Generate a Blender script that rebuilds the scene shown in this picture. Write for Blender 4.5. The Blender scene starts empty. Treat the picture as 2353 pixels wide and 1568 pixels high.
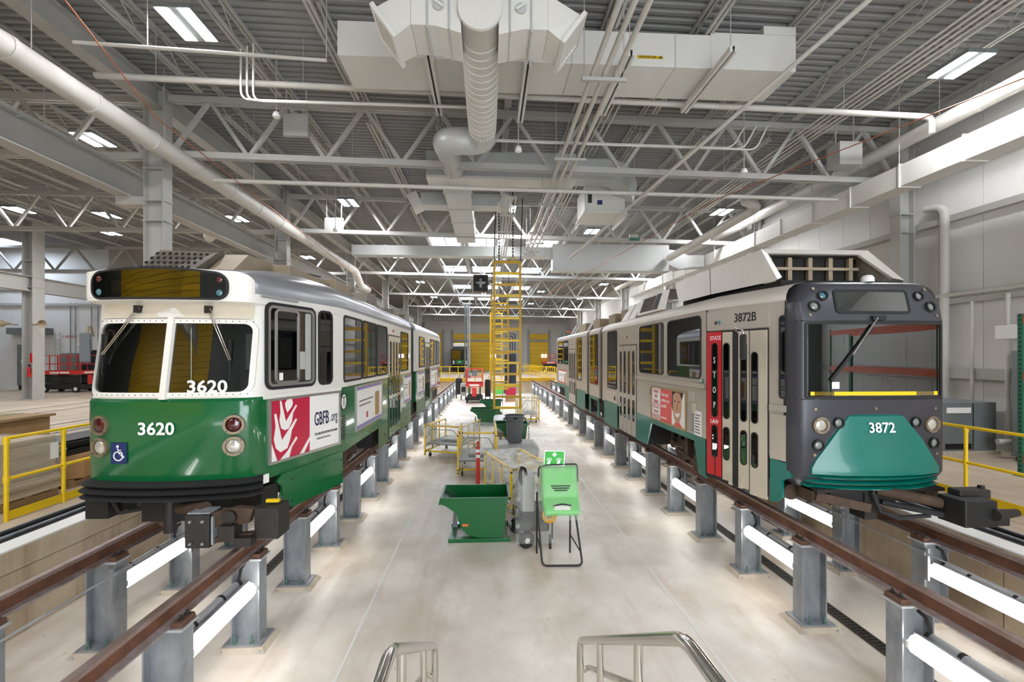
import bpy, math, random
from mathutils import Vector, Matrix
random.seed(7)
SC = bpy.context.scene
COL = SC.collection

# ---------------------------------------------------------------- camera, world, exposure
F_PX = 1030.0
CAM_H = 3.19
cam = bpy.data.cameras.new('camera')
cam.sensor_fit = 'HORIZONTAL'
cam.sensor_width = 36.0
cam.lens = 36.0 * F_PX / 2353.0
cam.shift_y = 33.6 / 2353.0
cam.clip_end = 300
cam_o = bpy.data.objects.new('camera', cam)
cam_o.location = (0, 0, CAM_H)
cam_o.rotation_euler = (math.pi / 2, 0, -math.atan(57.2 / F_PX))
COL.objects.link(cam_o)
SC.camera = cam_o
SC.view_settings.view_transform = 'Standard'
SC.view_settings.look = 'None'
SC.view_settings.gamma = 1.0
SC.view_settings.use_curve_mapping = False
SC.view_settings.exposure = 1.08

world = bpy.data.worlds.new('world')
world.use_nodes = True
world.node_tree.nodes['Background'].inputs[0].default_value = (0.86, 0.93, 1.0, 1)
world.node_tree.nodes['Background'].inputs[1].default_value = 4.0
SC.world = world
HIGH_BAY_E = 100.0
TUBE_E = 6.0
SKY_E = 8.0

# ---------------------------------------------------------------- materials
def lin(c):
    return tuple(((v / 255.0) / 12.92 if v / 255.0 <= 0.04045 else ((v / 255.0 + 0.055) / 1.055) ** 2.4) for v in c)

MATS = {}
def M(name, rgb, rough=0.5, metal=0.0, var=0.0, scale=3.0, bump=0.0, bscale=40.0, coat=0.0, rgb2=None, stretch=None, spec=0.5):
    m = bpy.data.materials.new(name); m.use_nodes = True
    nt = m.node_tree; p = nt.nodes['Principled BSDF']
    c = lin(rgb)
    p.inputs['Base Color'].default_value = (*c, 1)
    p.inputs['Roughness'].default_value = rough
    p.inputs['Metallic'].default_value = metal
    p.inputs['Specular IOR Level'].default_value = spec
    if coat: p.inputs['Coat Weight'].default_value = coat; p.inputs['Coat Roughness'].default_value = 0.05
    if var or bump or rgb2:
        g = nt.nodes.new('ShaderNodeNewGeometry')
        src = g.outputs['Position']
        if stretch:
            vm = nt.nodes.new('ShaderNodeVectorMath'); vm.operation = 'MULTIPLY'
            vm.inputs[1].default_value = stretch
            nt.links.new(src, vm.inputs[0]); src = vm.outputs[0]
    if var or rgb2:
        n = nt.nodes.new('ShaderNodeTexNoise'); n.inputs['Scale'].default_value = scale; n.inputs['Detail'].default_value = 6; n.inputs['Roughness'].default_value = 0.62
        nt.links.new(src, n.inputs['Vector'])
        r = nt.nodes.new('ShaderNodeValToRGB')
        r.color_ramp.elements[0].position = 0.32; r.color_ramp.elements[1].position = 0.70
        c2 = lin(rgb2) if rgb2 else tuple(max(0, v * (1 - var)) for v in c)
        c3 = c if rgb2 else tuple(min(1, v * (1 + var * 0.6)) for v in c)
        r.color_ramp.elements[0].color = (*c2, 1); r.color_ramp.elements[1].color = (*c3, 1)
        nt.links.new(n.outputs['Fac'], r.inputs[0]); nt.links.new(r.outputs[0], p.inputs['Base Color'])
    if bump:
        n2 = nt.nodes.new('ShaderNodeTexNoise'); n2.inputs['Scale'].default_value = bscale; n2.inputs['Detail'].default_value = 4
        b = nt.nodes.new('ShaderNodeBump'); b.inputs['Strength'].default_value = bump; b.inputs['Distance'].default_value = 0.02
        nt.links.new(src, n2.inputs['Vector']); nt.links.new(n2.outputs['Fac'], b.inputs['Height']); nt.links.new(b.outputs[0], p.inputs['Normal'])
    MATS[name] = m
    return m

def M_emit(name, rgb, e):
    m = bpy.data.materials.new(name); m.use_nodes = True
    p = m.node_tree.nodes['Principled BSDF']
    p.inputs['Base Color'].default_value = (*lin(rgb), 1)
    p.inputs['Emission Color'].default_value = (*lin(rgb), 1)
    p.inputs['Emission Strength'].default_value = e
    MATS[name] = m; return m

def M_glass(name, tint, rough=0.02, thru=0.55, body=(12, 13, 15)):
    m = bpy.data.materials.new(name); m.use_nodes = True
    nt = m.node_tree; nt.nodes.clear()
    o = nt.nodes.new('ShaderNodeOutputMaterial')
    t = nt.nodes.new('ShaderNodeBsdfTransparent'); t.inputs[0].default_value = (*lin(tint), 1)
    d = nt.nodes.new('ShaderNodeBsdfDiffuse'); d.inputs[0].default_value = (*lin(body), 1)
    g = nt.nodes.new('ShaderNodeBsdfGlossy'); g.inputs['Roughness'].default_value = rough; g.inputs[0].default_value = (1, 1, 1, 1)
    f = nt.nodes.new('ShaderNodeFresnel'); f.inputs[0].default_value = 1.55
    mp = nt.nodes.new('ShaderNodeMath'); mp.operation = 'MULTIPLY_ADD'; mp.inputs[1].default_value = 1.2; mp.inputs[2].default_value = 0.06; mp.use_clamp = True
    m1 = nt.nodes.new('ShaderNodeMixShader'); m1.inputs[0].default_value = thru
    m2 = nt.nodes.new('ShaderNodeMixShader')
    nt.links.new(d.outputs[0], m1.inputs[1]); nt.links.new(t.outputs[0], m1.inputs[2])
    nt.links.new(f.outputs[0], mp.inputs[0]); nt.links.new(mp.outputs[0], m2.inputs[0])
    nt.links.new(m1.outputs[0], m2.inputs[1]); nt.links.new(g.outputs[0], m2.inputs[2])
    nt.links.new(m2.outputs[0], o.inputs[0])
    MATS[name] = m; return m

def M_film(name, dens, rgb=(235, 238, 235)):
    m = bpy.data.materials.new(name); m.use_nodes = True
    nt = m.node_tree; nt.nodes.clear()
    o = nt.nodes.new('ShaderNodeOutputMaterial')
    t = nt.nodes.new('ShaderNodeBsdfTransparent'); t.inputs[0].default_value = (0.97, 0.97, 0.96, 1)
    p = nt.nodes.new('ShaderNodeBsdfPrincipled'); p.inputs['Base Color'].default_value = (*lin(rgb), 1); p.inputs['Roughness'].default_value = 0.18
    g = nt.nodes.new('ShaderNodeNewGeometry')
    n = nt.nodes.new('ShaderNodeTexNoise'); n.inputs['Scale'].default_value = 6; n.inputs['Detail'].default_value = 8; n.inputs['Distortion'].default_value = 0.6
    r = nt.nodes.new('ShaderNodeMapRange'); r.inputs[1].default_value = 0.35; r.inputs[2].default_value = 0.75; r.inputs[3].default_value = dens * 0.55; r.inputs[4].default_value = min(1, dens * 1.45)
    b = nt.nodes.new('ShaderNodeBump'); b.inputs['Strength'].default_value = 0.9; b.inputs['Distance'].default_value = 0.03
    mx = nt.nodes.new('ShaderNodeMixShader')
    nt.links.new(g.outputs['Position'], n.inputs['Vector']); nt.links.new(n.outputs['Fac'], r.inputs[0]); nt.links.new(n.outputs['Fac'], b.inputs['Height'])
    nt.links.new(b.outputs[0], p.inputs['Normal']); nt.links.new(r.outputs[0], mx.inputs[0])
    nt.links.new(t.outputs[0], mx.inputs[1]); nt.links.new(p.outputs[0], mx.inputs[2]); nt.links.new(mx.outputs[0], o.inputs[0])
    MATS[name] = m; return m

def M_concrete(name, base, dark, stain, scale=0.5, rough=0.45, st=(1, 0.25, 1), st2=(1, 0.07, 1)):
    m = bpy.data.materials.new(name); m.use_nodes = True
    nt = m.node_tree; p = nt.nodes['Principled BSDF']; p.inputs['Roughness'].default_value = rough
    g = nt.nodes.new('ShaderNodeNewGeometry')
    def noise(sc, det, stretch=None, rgh=0.6):
        v = g.outputs['Position']
        if stretch:
            vm = nt.nodes.new('ShaderNodeVectorMath'); vm.operation = 'MULTIPLY'; vm.inputs[1].default_value = stretch
            nt.links.new(v, vm.inputs[0]); v = vm.outputs[0]
        n = nt.nodes.new('ShaderNodeTexNoise'); n.inputs['Scale'].default_value = sc; n.inputs['Detail'].default_value = det; n.inputs['Roughness'].default_value = rgh
        nt.links.new(v, n.inputs['Vector']); return n.outputs['Fac']
    def ramp(f, a, b):
        r = nt.nodes.new('ShaderNodeMapRange'); r.inputs[1].default_value = a; r.inputs[2].default_value = b; r.clamp = True
        nt.links.new(f, r.inputs[0]); return r.outputs[0]
    def mix(f, a, b):
        x = nt.nodes.new('ShaderNodeMix'); x.data_type = 'RGBA'
        nt.links.new(f, x.inputs[0])
        for s, v in ((6, a), (7, b)):
            if isinstance(v, tuple): x.inputs[s].default_value = (*v, 1)
            else: nt.links.new(v, x.inputs[s])
        return x.outputs[2]
    def scaled(f, k):
        mm = nt.nodes.new('ShaderNodeMath'); mm.operation = 'MULTIPLY'; mm.inputs[1].default_value = k
        nt.links.new(f, mm.inputs[0]); return mm.outputs[0]
    c = mix(ramp(noise(scale, 8), 0.35, 0.65), lin(dark), lin(base))
    c = mix(scaled(ramp(noise(scale * 3.1, 6, st), 0.52, 0.75), 0.55), c, lin(stain))
    c = mix(scaled(ramp(noise(0.9, 5, st2), 0.56, 0.72), 0.5), c, lin(stain))
    c = mix(scaled(ramp(noise(9, 3), 0.66, 0.74), 0.28), c, lin(tuple(v * 0.6 for v in dark)))
    nt.links.new(c, p.inputs['Base Color'])
    b = nt.nodes.new('ShaderNodeBump'); b.inputs['Strength'].default_value = 0.08; b.inputs['Distance'].default_value = 0.01
    nt.links.new(noise(30, 4), b.inputs['Height']); nt.links.new(b.outputs[0], p.inputs['Normal'])
    MATS[name] = m; return m

M_concrete('pit_floor', (238, 232, 223), (202, 190, 175), (176, 148, 120), 0.6, 0.42)
M_concrete('slab', (206, 190, 168), (176, 160, 140), (140, 122, 104), 0.6, 0.5)
M_concrete('pit_wall', (224, 208, 182), (190, 170, 142), (150, 120, 88), 1.1, 0.7, (1, 1, 0.1), (3, 3, 0.15))
M('steel_white', (174, 173, 168), 0.55, 0, 0.05, 2)
M('deck', (142, 142, 140), 0.6, 0, 0.08, 0.7)
M('wall_panel', (212, 211, 207), 0.6, 0, 0.04, 0.8)
M('wall_block', (222, 222, 220), 0.65, 0, 0.05, 1.0)
M('wall_block_grey', (176, 170, 162), 0.7, 0, 0.05, 1.0)
M('duct_white', (212, 210, 204), 0.45, 0, 0.03, 2)
M('duct_grey', (188, 190, 188), 0.42, 0.25, 0.05, 2)
M('pipe_white', (198, 195, 188), 0.5, 0, 0.05, 2)
M('copper', (176, 112, 84), 0.4, 0.7)
M('red_pipe', (150, 40, 40), 0.5)
M('chain_black', (28, 28, 30), 0.5, 0.6)
M('galv', (166, 170, 174), 0.5, 0.35, 0.16, 4, rgb2=(122, 126, 132), stretch=(1, 1, 0.5))
M('galv_light', (186, 188, 190), 0.5, 0.35, 0.1, 6)
M('grout', (188, 176, 158), 0.8, 0, 0.15, 8)
M('bolt_green', (96, 132, 118), 0.5, 0.5)
M('rail_rust', (120, 78, 58), 0.62, 0.1, 0.3, 6, bump=0.15, rgb2=(86, 56, 42))
M('rail_head', (158, 140, 136), 0.4, 0.4, 0.25, 5, rgb2=(132, 108, 98))
M('rail_foot', (176, 168, 170), 0.45, 0.3, 0.2, 5, rgb2=(136, 116, 106))
M('clamp_rust', (112, 82, 66), 0.6, 0.4, 0.2, 9)
M('dark_steel', (52, 49, 47), 0.55, 0.4, 0.25, 9)
M('black', (20, 20, 21), 0.5)
M('rubber', (30, 30, 31), 0.75)
M('truck_brown', (78, 60, 46), 0.75, 0.2, 0.35, 8)
M('under_black', (26, 23, 21), 0.8, 0, 0.3, 4)
M('yellow', (240, 200, 14), 0.42, 0, 0.03, 3)
M('yellow_deep', (204, 160, 4), 0.45, 0, 0.03, 3)
M('yellow_door', (246, 200, 22), 0.5, 0, 0.03, 2)
M('yellow_black', (24, 24, 22), 0.5)
M('t7_green', (4, 94, 48), 0.2, 0, 0.06, 1.5, coat=0.6)
M('t7_green_dull', (70, 104, 62), 0.4, 0, 0.12, 3)
M('t7_white', (232, 229, 222), 0.3, 0, 0.03, 2, coat=0.3)
M('t7_cream', (214, 204, 184), 0.4, 0, 0.05, 3)
M('t7_roof', (168, 170, 176), 0.3, 0.55, 0.08, 2, bump=0.03, bscale=6)
M('t8_silver', (186, 177, 166), 0.34, 0.35, 0.08, 1.2)
M('t8_door', (196, 186, 168), 0.4, 0.15, 0.08, 2)
M('t8_teal', (0, 108, 96), 0.3, 0, 0.06, 3, coat=0.3)
M('t8_teal_dirty', (58, 118, 98), 0.45, 0, 0.15, 4)
M('t8_mask', (60, 60, 66), 0.35, 0.15, 0.06, 3)
M('t8_fairing', (202, 196, 186), 0.42, 0.1, 0.06, 2)
M('equip_beige', (152, 136, 112), 0.6, 0.1, 0.12, 4)
M('mesh_grey', (120, 112, 100), 0.6, 0.3, 0.1, 4)
M('chrome', (205, 205, 208), 0.12, 1.0)
M('stainless', (200, 196, 190), 0.18, 1.0, 0.06, 3, stretch=(1, 1, 1))
M('alu_frame', (170, 166, 160), 0.35, 0.7)
M('white', (240, 240, 238), 0.4)
M('paper', (238, 236, 232), 0.5, 0, 0.02, 4)
M('ink', (26, 30, 66), 0.5)
M('ink_black', (22, 22, 24), 0.5)
M('crimson', (186, 26, 62), 0.35)
M('coral', (226, 82, 76), 0.4)
M('purple_blue', (128, 120, 178), 0.4)
M('skin', (196, 150, 118), 0.5)
M('hair', (40, 30, 28), 0.6)
M('blue_sign', (22, 42, 96), 0.4)
M('red_paint', (190, 28, 34), 0.4, 0, 0.06, 2)
M('lift_red', (206, 52, 44), 0.45)
M('orange', (214, 88, 34), 0.45)
M('rack_green', (40, 108, 84), 0.45)
M('lamp_red', (70, 8, 16), 0.12, coat=1)
M('lamp_clear', (206, 204, 194), 0.1, 0.4, 0.2, 60, coat=1)
M('lamp_grey', (120, 124, 118), 0.25, coat=0.6)
M('lamp_blue', (60, 110, 120), 0.15, coat=1)
M('bronze_ring', (140, 126, 104), 0.4, 0.5)
M('sign_olive', (98, 96, 70), 0.3, coat=0.4)
M('sign_yellow', (190, 160, 20), 0.4)
M('hopper_green', (2, 92, 42), 0.32, 0, 0.08, 2, coat=0.3)
M('hopper_dark', (10, 66, 36), 0.4)
M('eyewash_green', (98, 196, 92), 0.4)
M('sign_green', (52, 178, 62), 0.4)
M('can_grey', (92, 95, 98), 0.55, 0, 0.05, 5)
M('cabinet_grey', (112, 118, 118), 0.45, 0, 0.05, 2)
M('cabinet_light', (172, 174, 170), 0.45)
M('navy_dark', (30, 34, 46), 0.5)
M('cardboard', (178, 138, 92), 0.75, 0, 0.08, 4)
M('carton_stack', (190, 172, 146), 0.7, 0, 0.14, 5, stretch=(0.4, 0.4, 30))
M('wood', (168, 138, 98), 0.75, 0, 0.15, 6)
M('hose_yellow', (214, 158, 26), 0.5)
M('wheel_white', (226, 224, 220), 0.4)
M('label_orange', (224, 104, 44), 0.5)
M('interior', (86, 84, 80), 0.7)
M('interior_dark', (40, 40, 42), 0.7)
M('grate', (66, 60, 54), 0.6, 0.4)
M('joint', (228, 228, 222), 0.6)
M('strip_white', (240, 240, 236), 0.5)
M_emit('lamp_on', (250, 250, 254), HIGH_BAY_E)
M_emit('tube_on', (255, 252, 246), TUBE_E)
M_emit('sky_on', (222, 236, 255), SKY_E)
M_glass('glass_dark', (60, 64, 66), 0.015, 0.30, (9, 10, 11))
M_glass('glass_wind', (190, 196, 190), 0.01, 0.80, (10, 10, 10))
M_glass('glass_sign', (120, 120, 110), 0.01, 0.72, (14, 14, 12))
M_film('film', 0.17)
M_film('film_dense', 0.42)
M_film('film_green', 0.18, (226, 240, 226))

# ---------------------------------------------------------------- mesh helpers
V = Vector
class MB:
    def __init__(s): s.v = []; s.f = []
    def add(s, vs, fs):
        b = len(s.v); s.v += [tuple(p) for p in vs]; s.f += [tuple(i + b for i in f) for f in fs]; return s
    def bx(s, x0, x1, y0, y1, z0, z1):
        return s.add([(x0,y0,z0),(x1,y0,z0),(x1,y1,z0),(x0,y1,z0),(x0,y0,z1),(x1,y0,z1),(x1,y1,z1),(x0,y1,z1)],
                     [(0,3,2,1),(4,5,6,7),(0,1,5,4),(1,2,6,5),(2,3,7,6),(3,0,4,7)])
    def obox(s, c, sx, sy, sz, ax=(1,0,0), ay=(0,1,0)):
        c = V(c); ax = V(ax).normalized(); ay = V(ay); ay = (ay - ax * ay.dot(ax)).normalized(); az = ax.cross(ay)
        p = [c + ax*(i*sx/2) + ay*(j*sy/2) + az*(k*sz/2) for k in (-1,1) for i, j in ((-1,-1),(1,-1),(1,1),(-1,1))]
        return s.add(p, [(0,3,2,1),(4,5,6,7),(0,1,5,4),(1,2,6,5),(2,3,7,6),(3,0,4,7)])
    def bar(s, a, b, w, h=None, up=(0,0,1)):
        a, b = V(a), V(b); h = h or w; d = b - a
        up = V(up)
        if abs(d.normalized().dot(up)) > 0.98: up = V((0,1,0))
        side = d.cross(up)
        return s.obox((a + b) / 2, d.length, w, h, d, side)
    def tube(s, a, b, r, n=10, r2=None, caps=True):
        a, b = V(a), V(b); d = (b - a).normalized(); r2 = r if r2 is None else r2
        u = d.orthogonal().normalized(); w = d.cross(u)
        vs = []
        for c, rr in ((a, r), (b, r2)):
            vs += [c + (u*math.cos(t) + w*math.sin(t))*rr for t in [2*math.pi*i/n for i in range(n)]]
        fs = [(i, (i+1) % n, n+(i+1) % n, n+i) for i in range(n)]
        if caps: fs += [tuple(range(n-1,-1,-1)), tuple(range(n, 2*n))]
        return s.add(vs, fs)
    def path(s, pts, r, n=8, closed=False):
        pts = [V(p) for p in pts]; m = len(pts); rings = []
        u = None
        for i, p in enumerate(pts):
            if closed: d = (pts[(i+1) % m] - pts[i-1]).normalized()
            else: d = (pts[min(i+1, m-1)] - pts[max(i-1, 0)]).normalized()
            if u is None: u = d.orthogonal().normalized()
            u = (u - d * u.dot(d)); u = u.normalized() if u.length > 1e-6 else d.orthogonal().normalized()
            w = d.cross(u)
            rr = r[i] if isinstance(r, (list, tuple)) else r
            rings.append([p + (u*math.cos(2*math.pi*k/n) + w*math.sin(2*math.pi*k/n))*rr for k in range(n)])
        return s.loft(rings, True, not closed, closed)
    def loft(s, rings, closed=True, caps=False, loop=False):
        n = len(rings[0]); vs = [p for r in rings for p in r]; fs = []
        m = len(rings)
        for i in range(m if loop else m-1):
            a, b = i*n, ((i+1) % m)*n
            for k in range(n if closed else n-1):
                k2 = (k+1) % n
                fs.append((a+k, a+k2, b+k2, b+k))
        if caps: fs += [tuple(range(n-1,-1,-1)), tuple(range((m-1)*n, m*n))]
        return s.add(vs, fs)
    def prism(s, poly, axis, a0, a1):
        # poly in the two other axes, in order (y,z) for x, (x,z) for y, (x,y) for z
        def mk(p, t):
            return {'x': (t, p[0], p[1]), 'y': (p[0], t, p[1]), 'z': (p[0], p[1], t)}[axis]
        return s.loft([[mk(p, a0) for p in poly], [mk(p, a1) for p in poly]], True, True)
    def lathe(s, prof, c=(0,0,0), d=(0,0,1), n=20, cap=True):
        c = V(c); d = V(d).normalized(); u = d.orthogonal().normalized(); w = d.cross(u)
        rings = [[c + d*z + (u*math.cos(2*math.pi*k/n) + w*math.sin(2*math.pi*k/n))*r for k in range(n)] for r, z in prof]
        return s.loft(rings, True, cap)
    def ball(s, c, r, n=12, m=7):
        pr = [(r*math.sin(math.pi*i/m) if 0 < i < m else r*0.02, -r*math.cos(math.pi*i/m)) for i in range(m+1)]
        return s.lathe(pr, c, (0,0,1), n)
    def plate(s, pts, fr, t0, t1):
        O, u, v, nn = fr
        return s.loft([[O + u*p[0] + v*p[1] + nn*t for p in pts] for t in (t0, t1)], True, True)
    def ring(s, outer, inner, fr, t0, t1):
        O, u, v, nn = fr
        P = lambda pts, t: [O + u*p[0] + v*p[1] + nn*t for p in pts]
        return s.loft([P(outer, t0), P(outer, t1), P(inner, t1), P(inner, t0)], True, False, True)
    def build(s, name, mat, parent=None, smooth=None, bevel=0.0):
        me = bpy.data.meshes.new(name)
        org = ORG.get(parent.name, V((0,0,0))) if parent else V((0,0,0))
        me.from_pydata([(p[0]-org.x, p[1]-org.y, p[2]-org.z) for p in s.v], [], s.f)
        o = bpy.data.objects.new(name, me); COL.objects.link(o)
        me.materials.append(MATS[mat])
        if smooth is not None:
            me.shade_smooth(); me.set_sharp_from_angle(angle=math.radians(smooth))
        if bevel:
            b = o.modifiers.new('bevel', 'BEVEL'); b.width = bevel; b.segments = 2; b.limit_method = 'ANGLE'
        if parent: o.parent = parent
        ORG[o.name] = org
        return o
ORG = {}

def rr(u0, u1, v0, v1, r, n=5):
    r = min(r, (u1-u0)/2*0.999, (v1-v0)/2*0.999)
    pts = []
    for cx, cy, a0 in ((u1-r, v0+r, -90), (u1-r, v1-r, 0), (u0+r, v1-r, 90), (u0+r, v0+r, 180)):
        for i in range(n+1):
            a = math.radians(a0 + 90*i/n); pts.append((cx + r*math.cos(a), cy + r*math.sin(a)))
    return pts
def circ(cu, cv, r, n=20): return [(cu + r*math.cos(2*math.pi*i/n), cv + r*math.sin(2*math.pi*i/n)) for i in range(n)]
def frame(O, u, v=(0,0,1)):
    u = V(u).normalized(); v = V(v).normalized(); return (V(O), u, v, u.cross(v).normalized())
def arcpts(c, r, a0, a1, n, ax=(1,0,0), ay=(0,0,1)):
    c, ax, ay = V(c), V(ax), V(ay)
    return [c + ax*(r*math.cos(math.radians(a0+(a1-a0)*i/n))) + ay*(r*math.sin(math.radians(a0+(a1-a0)*i/n))) for i in range(n+1)]
def fillet(pts, r, n=5):
    pts = [V(p) for p in pts]; out = [pts[0]]
    for i in range(1, len(pts)-1):
        a, b, c = pts[i-1], pts[i], pts[i+1]
        d1 = (a-b).normalized(); d2 = (c-b).normalized(); rr_ = min(r, (a-b).length*0.45, (c-b).length*0.45)
        p1, p2 = b + d1*rr_, b + d2*rr_
        for k in range(n+1):
            t = k/n; out.append(p1*(1-t)**2 + b*2*t*(1-t) + p2*t*t)
    out.append(pts[-1]); return out

def tag(o, label=None, cat=None, group=None, kind=None):
    if label: o['label'] = label
    if cat: o['category'] = cat
    if group: o['group'] = group
    if kind: o['kind'] = kind
    return o
def thing(name, label, cat, loc=(0,0,0), group=None, kind=None):
    o = bpy.data.objects.new(name, None); COL.objects.link(o); o.location = loc; o.empty_display_size = 0.2
    ORG[o.name] = V(loc)
    return tag(o, label, cat, group, kind)
def copy_tree(o, parent=None, loc=None, rotz=None):
    c = o.copy(); COL.objects.link(c); c.parent = parent
    if loc is not None: c.location = loc
    if rotz is not None: c.rotation_euler = (0, 0, rotz)
    for ch in o.children: copy_tree(ch, c)
    ORG[c.name] = V(c.location)
    return c
def text(name, body, fr, u, v, size, mat, parent, sx=1.0, ext=0.0015, off=0.006, align='CENTER', rot=0.0, shear=0, bold=0.0):
    cu = bpy.data.curves.new(name, 'FONT'); cu.body = body; cu.size = size; cu.align_x = align; cu.align_y = 'CENTER'; cu.extrude = ext; cu.shear = shear
    cu.resolution_u = 3; cu.offset = bold*size
    tmp = bpy.data.objects.new(name, cu); COL.objects.link(tmp)
    dg = bpy.context.evaluated_depsgraph_get(); dg.update()
    me = bpy.data.meshes.new_from_object(tmp.evaluated_get(dg)); me.name = name
    bpy.data.objects.remove(tmp); bpy.data.curves.remove(cu)
    o = bpy.data.objects.new(name, me); COL.objects.link(o); me.materials.clear(); me.materials.append(MATS[mat])
    O, U, W, N = fr
    p = O + U*u + W*v + N*off
    org = ORG.get(parent.name, V((0,0,0))) if parent else V((0,0,0))
    R = Matrix((U, W, N)).transposed().to_4x4()
    o.matrix_world = Matrix.Translation(p - org) @ R @ Matrix.Rotation(rot, 4, 'Z') @ Matrix.Diagonal((sx, 1, 1, 1))
    if parent: o.parent = parent; o.matrix_parent_inverse = Matrix.Identity(4)
    ORG[o.name] = org
    return o
# ================================================================ THE SETTING
ZS = 1.0            # slab level (pit floor is 0)
ZR = 1.15           # top of rail
XL0, XR0 = -5.37, 5.86   # pit wall faces
YE = 38.4           # far end of the pit
XW = 11.9           # right wall
YB, YF = -8.0, 66.0
XLL = -40.0
CXL, CXR = -3.39, 4.585  # track centres
TRY = [2.6, 11.8, 18.7, 27.9, 37.2, 46.4, 55.6, 64.8]
def slope(x): return -0.015 * (x + 8.3) if x > -8.3 else 0.0

def S(name, mb, mat, label, parent=None, **k):
    o = mb.build(name, mat, parent, **k)
    if not parent: tag(o, label, None, None, 'structure')
    return o

fl = S('floor', MB().bx(XL0-0.3, XR0+0.3, -6, YE+0.3, -0.3, 0), 'pit_floor', 'pale stained concrete floor of the sunken service pit')
for x in (-1.49, 2.42): MB().bx(x-0.014, x+0.014, -6, YE, 0.0, 0.004).build('floor_joint', 'joint', fl)
for y in (13.2, 26.0): MB().bx(XL0, XR0, y-0.01, y+0.01, 0.0, 0.003).build('floor_joint', 'joint', fl)
# drain channel grates under each track
for x, lab in ((4.30, 'right'), (-3.27, 'left')):
    MB().bx(x-0.065, x+0.065, -3, YE-2, 0.0005, 0.004).build('drain_channel', 'black', fl)
    for e in (-0.07, 0.07): MB().bx(x+e-0.012, x+e+0.012, -3, YE-2, 0.0, 0.012).build('drain_edge', 'grate', fl)
    g = MB()
    y = 1.5
    while y < 14:
        g.bx(x-0.065, x+0.065, y, y+0.028, 0.002, 0.011); y += 0.055
    o = g.build('drain_bars', 'grate', fl); o['kind'] = 'stuff'
sl = thing('floor_upper', 'tan concrete shop floor beside the service pit', None, (0,0,0), None, 'structure')
MB().bx(XLL, XL0, YB, YE, -0.2, ZS).build('floor_slab', 'slab', sl)
MB().bx(XR0, XW+0.2, YB, YE, -0.2, ZS).build('floor_slab', 'slab', sl)
MB().bx(XLL, XW+0.2, YE, YF, -0.2, ZS).build('floor_slab', 'slab', sl)
# embedded tracks in the far-left floor
for x in (-12.2, -13.7, -17.2, -18.7):
    MB().bx(x-0.05, x+0.05, -4, 64, ZS, ZS+0.006).build('embedded_rail', 'dark_steel', sl)
    MB().bx(x-0.22, x-0.08, -4, 64, ZS, ZS+0.004).build('paving_strip', 'pit_floor', sl)
for n, x, s in (('wall_pit_left', XL0, 1), ('wall_pit_right', XR0, -1)):
    w = thing(n, 'stained concrete side wall of the pit under the ' + ('green' if s > 0 else 'silver') + ' tram', None, (0,0,0), None, 'structure')
    y = -5.0
    while y < YE:
        y1 = min(y + 2.44, YE)
        MB().bx(min(x, x+s*0.02), max(x, x+s*0.02), y+0.006, y1-0.006, 0, 0.74).build('concrete_panel', 'pit_wall', w)
        MB().bx(min(x, x+s*0.035), max(x, x+s*0.035), y+0.004, y1-0.004, 0.755, ZS-0.002).build('concrete_panel', 'pit_wall', w)
        y = y1
S('wall_pit_end', MB().bx(XL0, XR0, YE-0.06, YE, 0, ZS), 'pit_wall', 'concrete end wall of the pit under the yellow beam')
for n, x0, x1, lab in (('trim_1', XL0-0.23, XL0+0.04, 'left'), ('trim_2', XR0-0.04, XR0+0.23, 'right')):
    S(n, MB().bx(x0, x1, -5, YE, ZS, ZS+0.02), 'strip_white', 'white painted edge strip along the ' + lab + ' pit wall')
for n, x, s, lab in (('trim_3', XL0-0.27, -1, 'left'), ('trim_4', XR0+0.27, 1, 'right')):
    t = thing(n, 'black cable trench with steel edges along the ' + lab + ' side of the pit', None, (0,0,0), None, 'structure')
    MB().bx(min(x, x+s*0.33), max(x, x+s*0.33), -5, YE, ZS, ZS+0.012).build('trench_cover', 'dark_steel', t)
    MB().tube((x+s*0.08, -5, ZS+0.03), (x+s*0.08, YE, ZS+0.03), 0.022, 8).build('conduit', 'galv', t)
    MB().tube((x+s*0.2, -5, ZS+0.035), (x+s*0.2, YE, ZS+0.035), 0.03, 8).build('cable', 'rubber', t)
    MB().bx(min(x+s*0.33, x+s*0.36), max(x+s*0.33, x+s*0.36), -5, YE, ZS, ZS+0.02).build('steel_edge', 'galv', t)

# walls
wr = thing('wall_right', 'off-white insulated metal panel wall on the right side of the shop', None, (0,0,0), None, 'structure')
pm = None
y = YB
while y < YF:
    if pm is None:
        pm = MB().bx(XW, XW+0.15, 0.006, 1.06, ZS, 10.2).build('wall_panel', 'wall_panel', wr); pm.location.y = y
    else:
        c = pm.copy(); COL.objects.link(c); c.location.y = y
    y += 1.066
MB().bx(XW+0.03, XW+0.2, YB, YF, ZS, 10.2).build('wall_backing', 'wall_panel', wr)
for z, h in ((2.62, 0.26), (4.5, 0.14), (6.6, 0.16), (8.6, 0.16)):
    MB().bx(XW-0.16, XW, YB, YF, z, z+h).build('wall_girt', 'steel_white', wr)
MB().bx(XW-0.05, XW, YB, YF, ZS, ZS+0.9).build('wall_base_panel', 'cabinet_light', wr)
wb = thing('wall_back', 'dark panel wall behind the viewer with a gap added for fill light', None, (0,0,0), None, 'structure')  # doorway gap is added to let in fill light on the tram fronts
for x0, x1, z0, z1 in ((XLL, 0.5, ZS-1, 10.4), (9.0, XW+0.2, ZS-1, 10.4), (0.5, 9.0, 7.5, 10.4)):
    MB().bx(x0, x1, YB-0.2, YB, z0, z1).build('wall_section', 'cabinet_grey', wb)
bd = thing('door_1', 'yellow slatted roll-up door in the wall behind the viewer', None, (0,0,0), None, 'structure')
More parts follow.
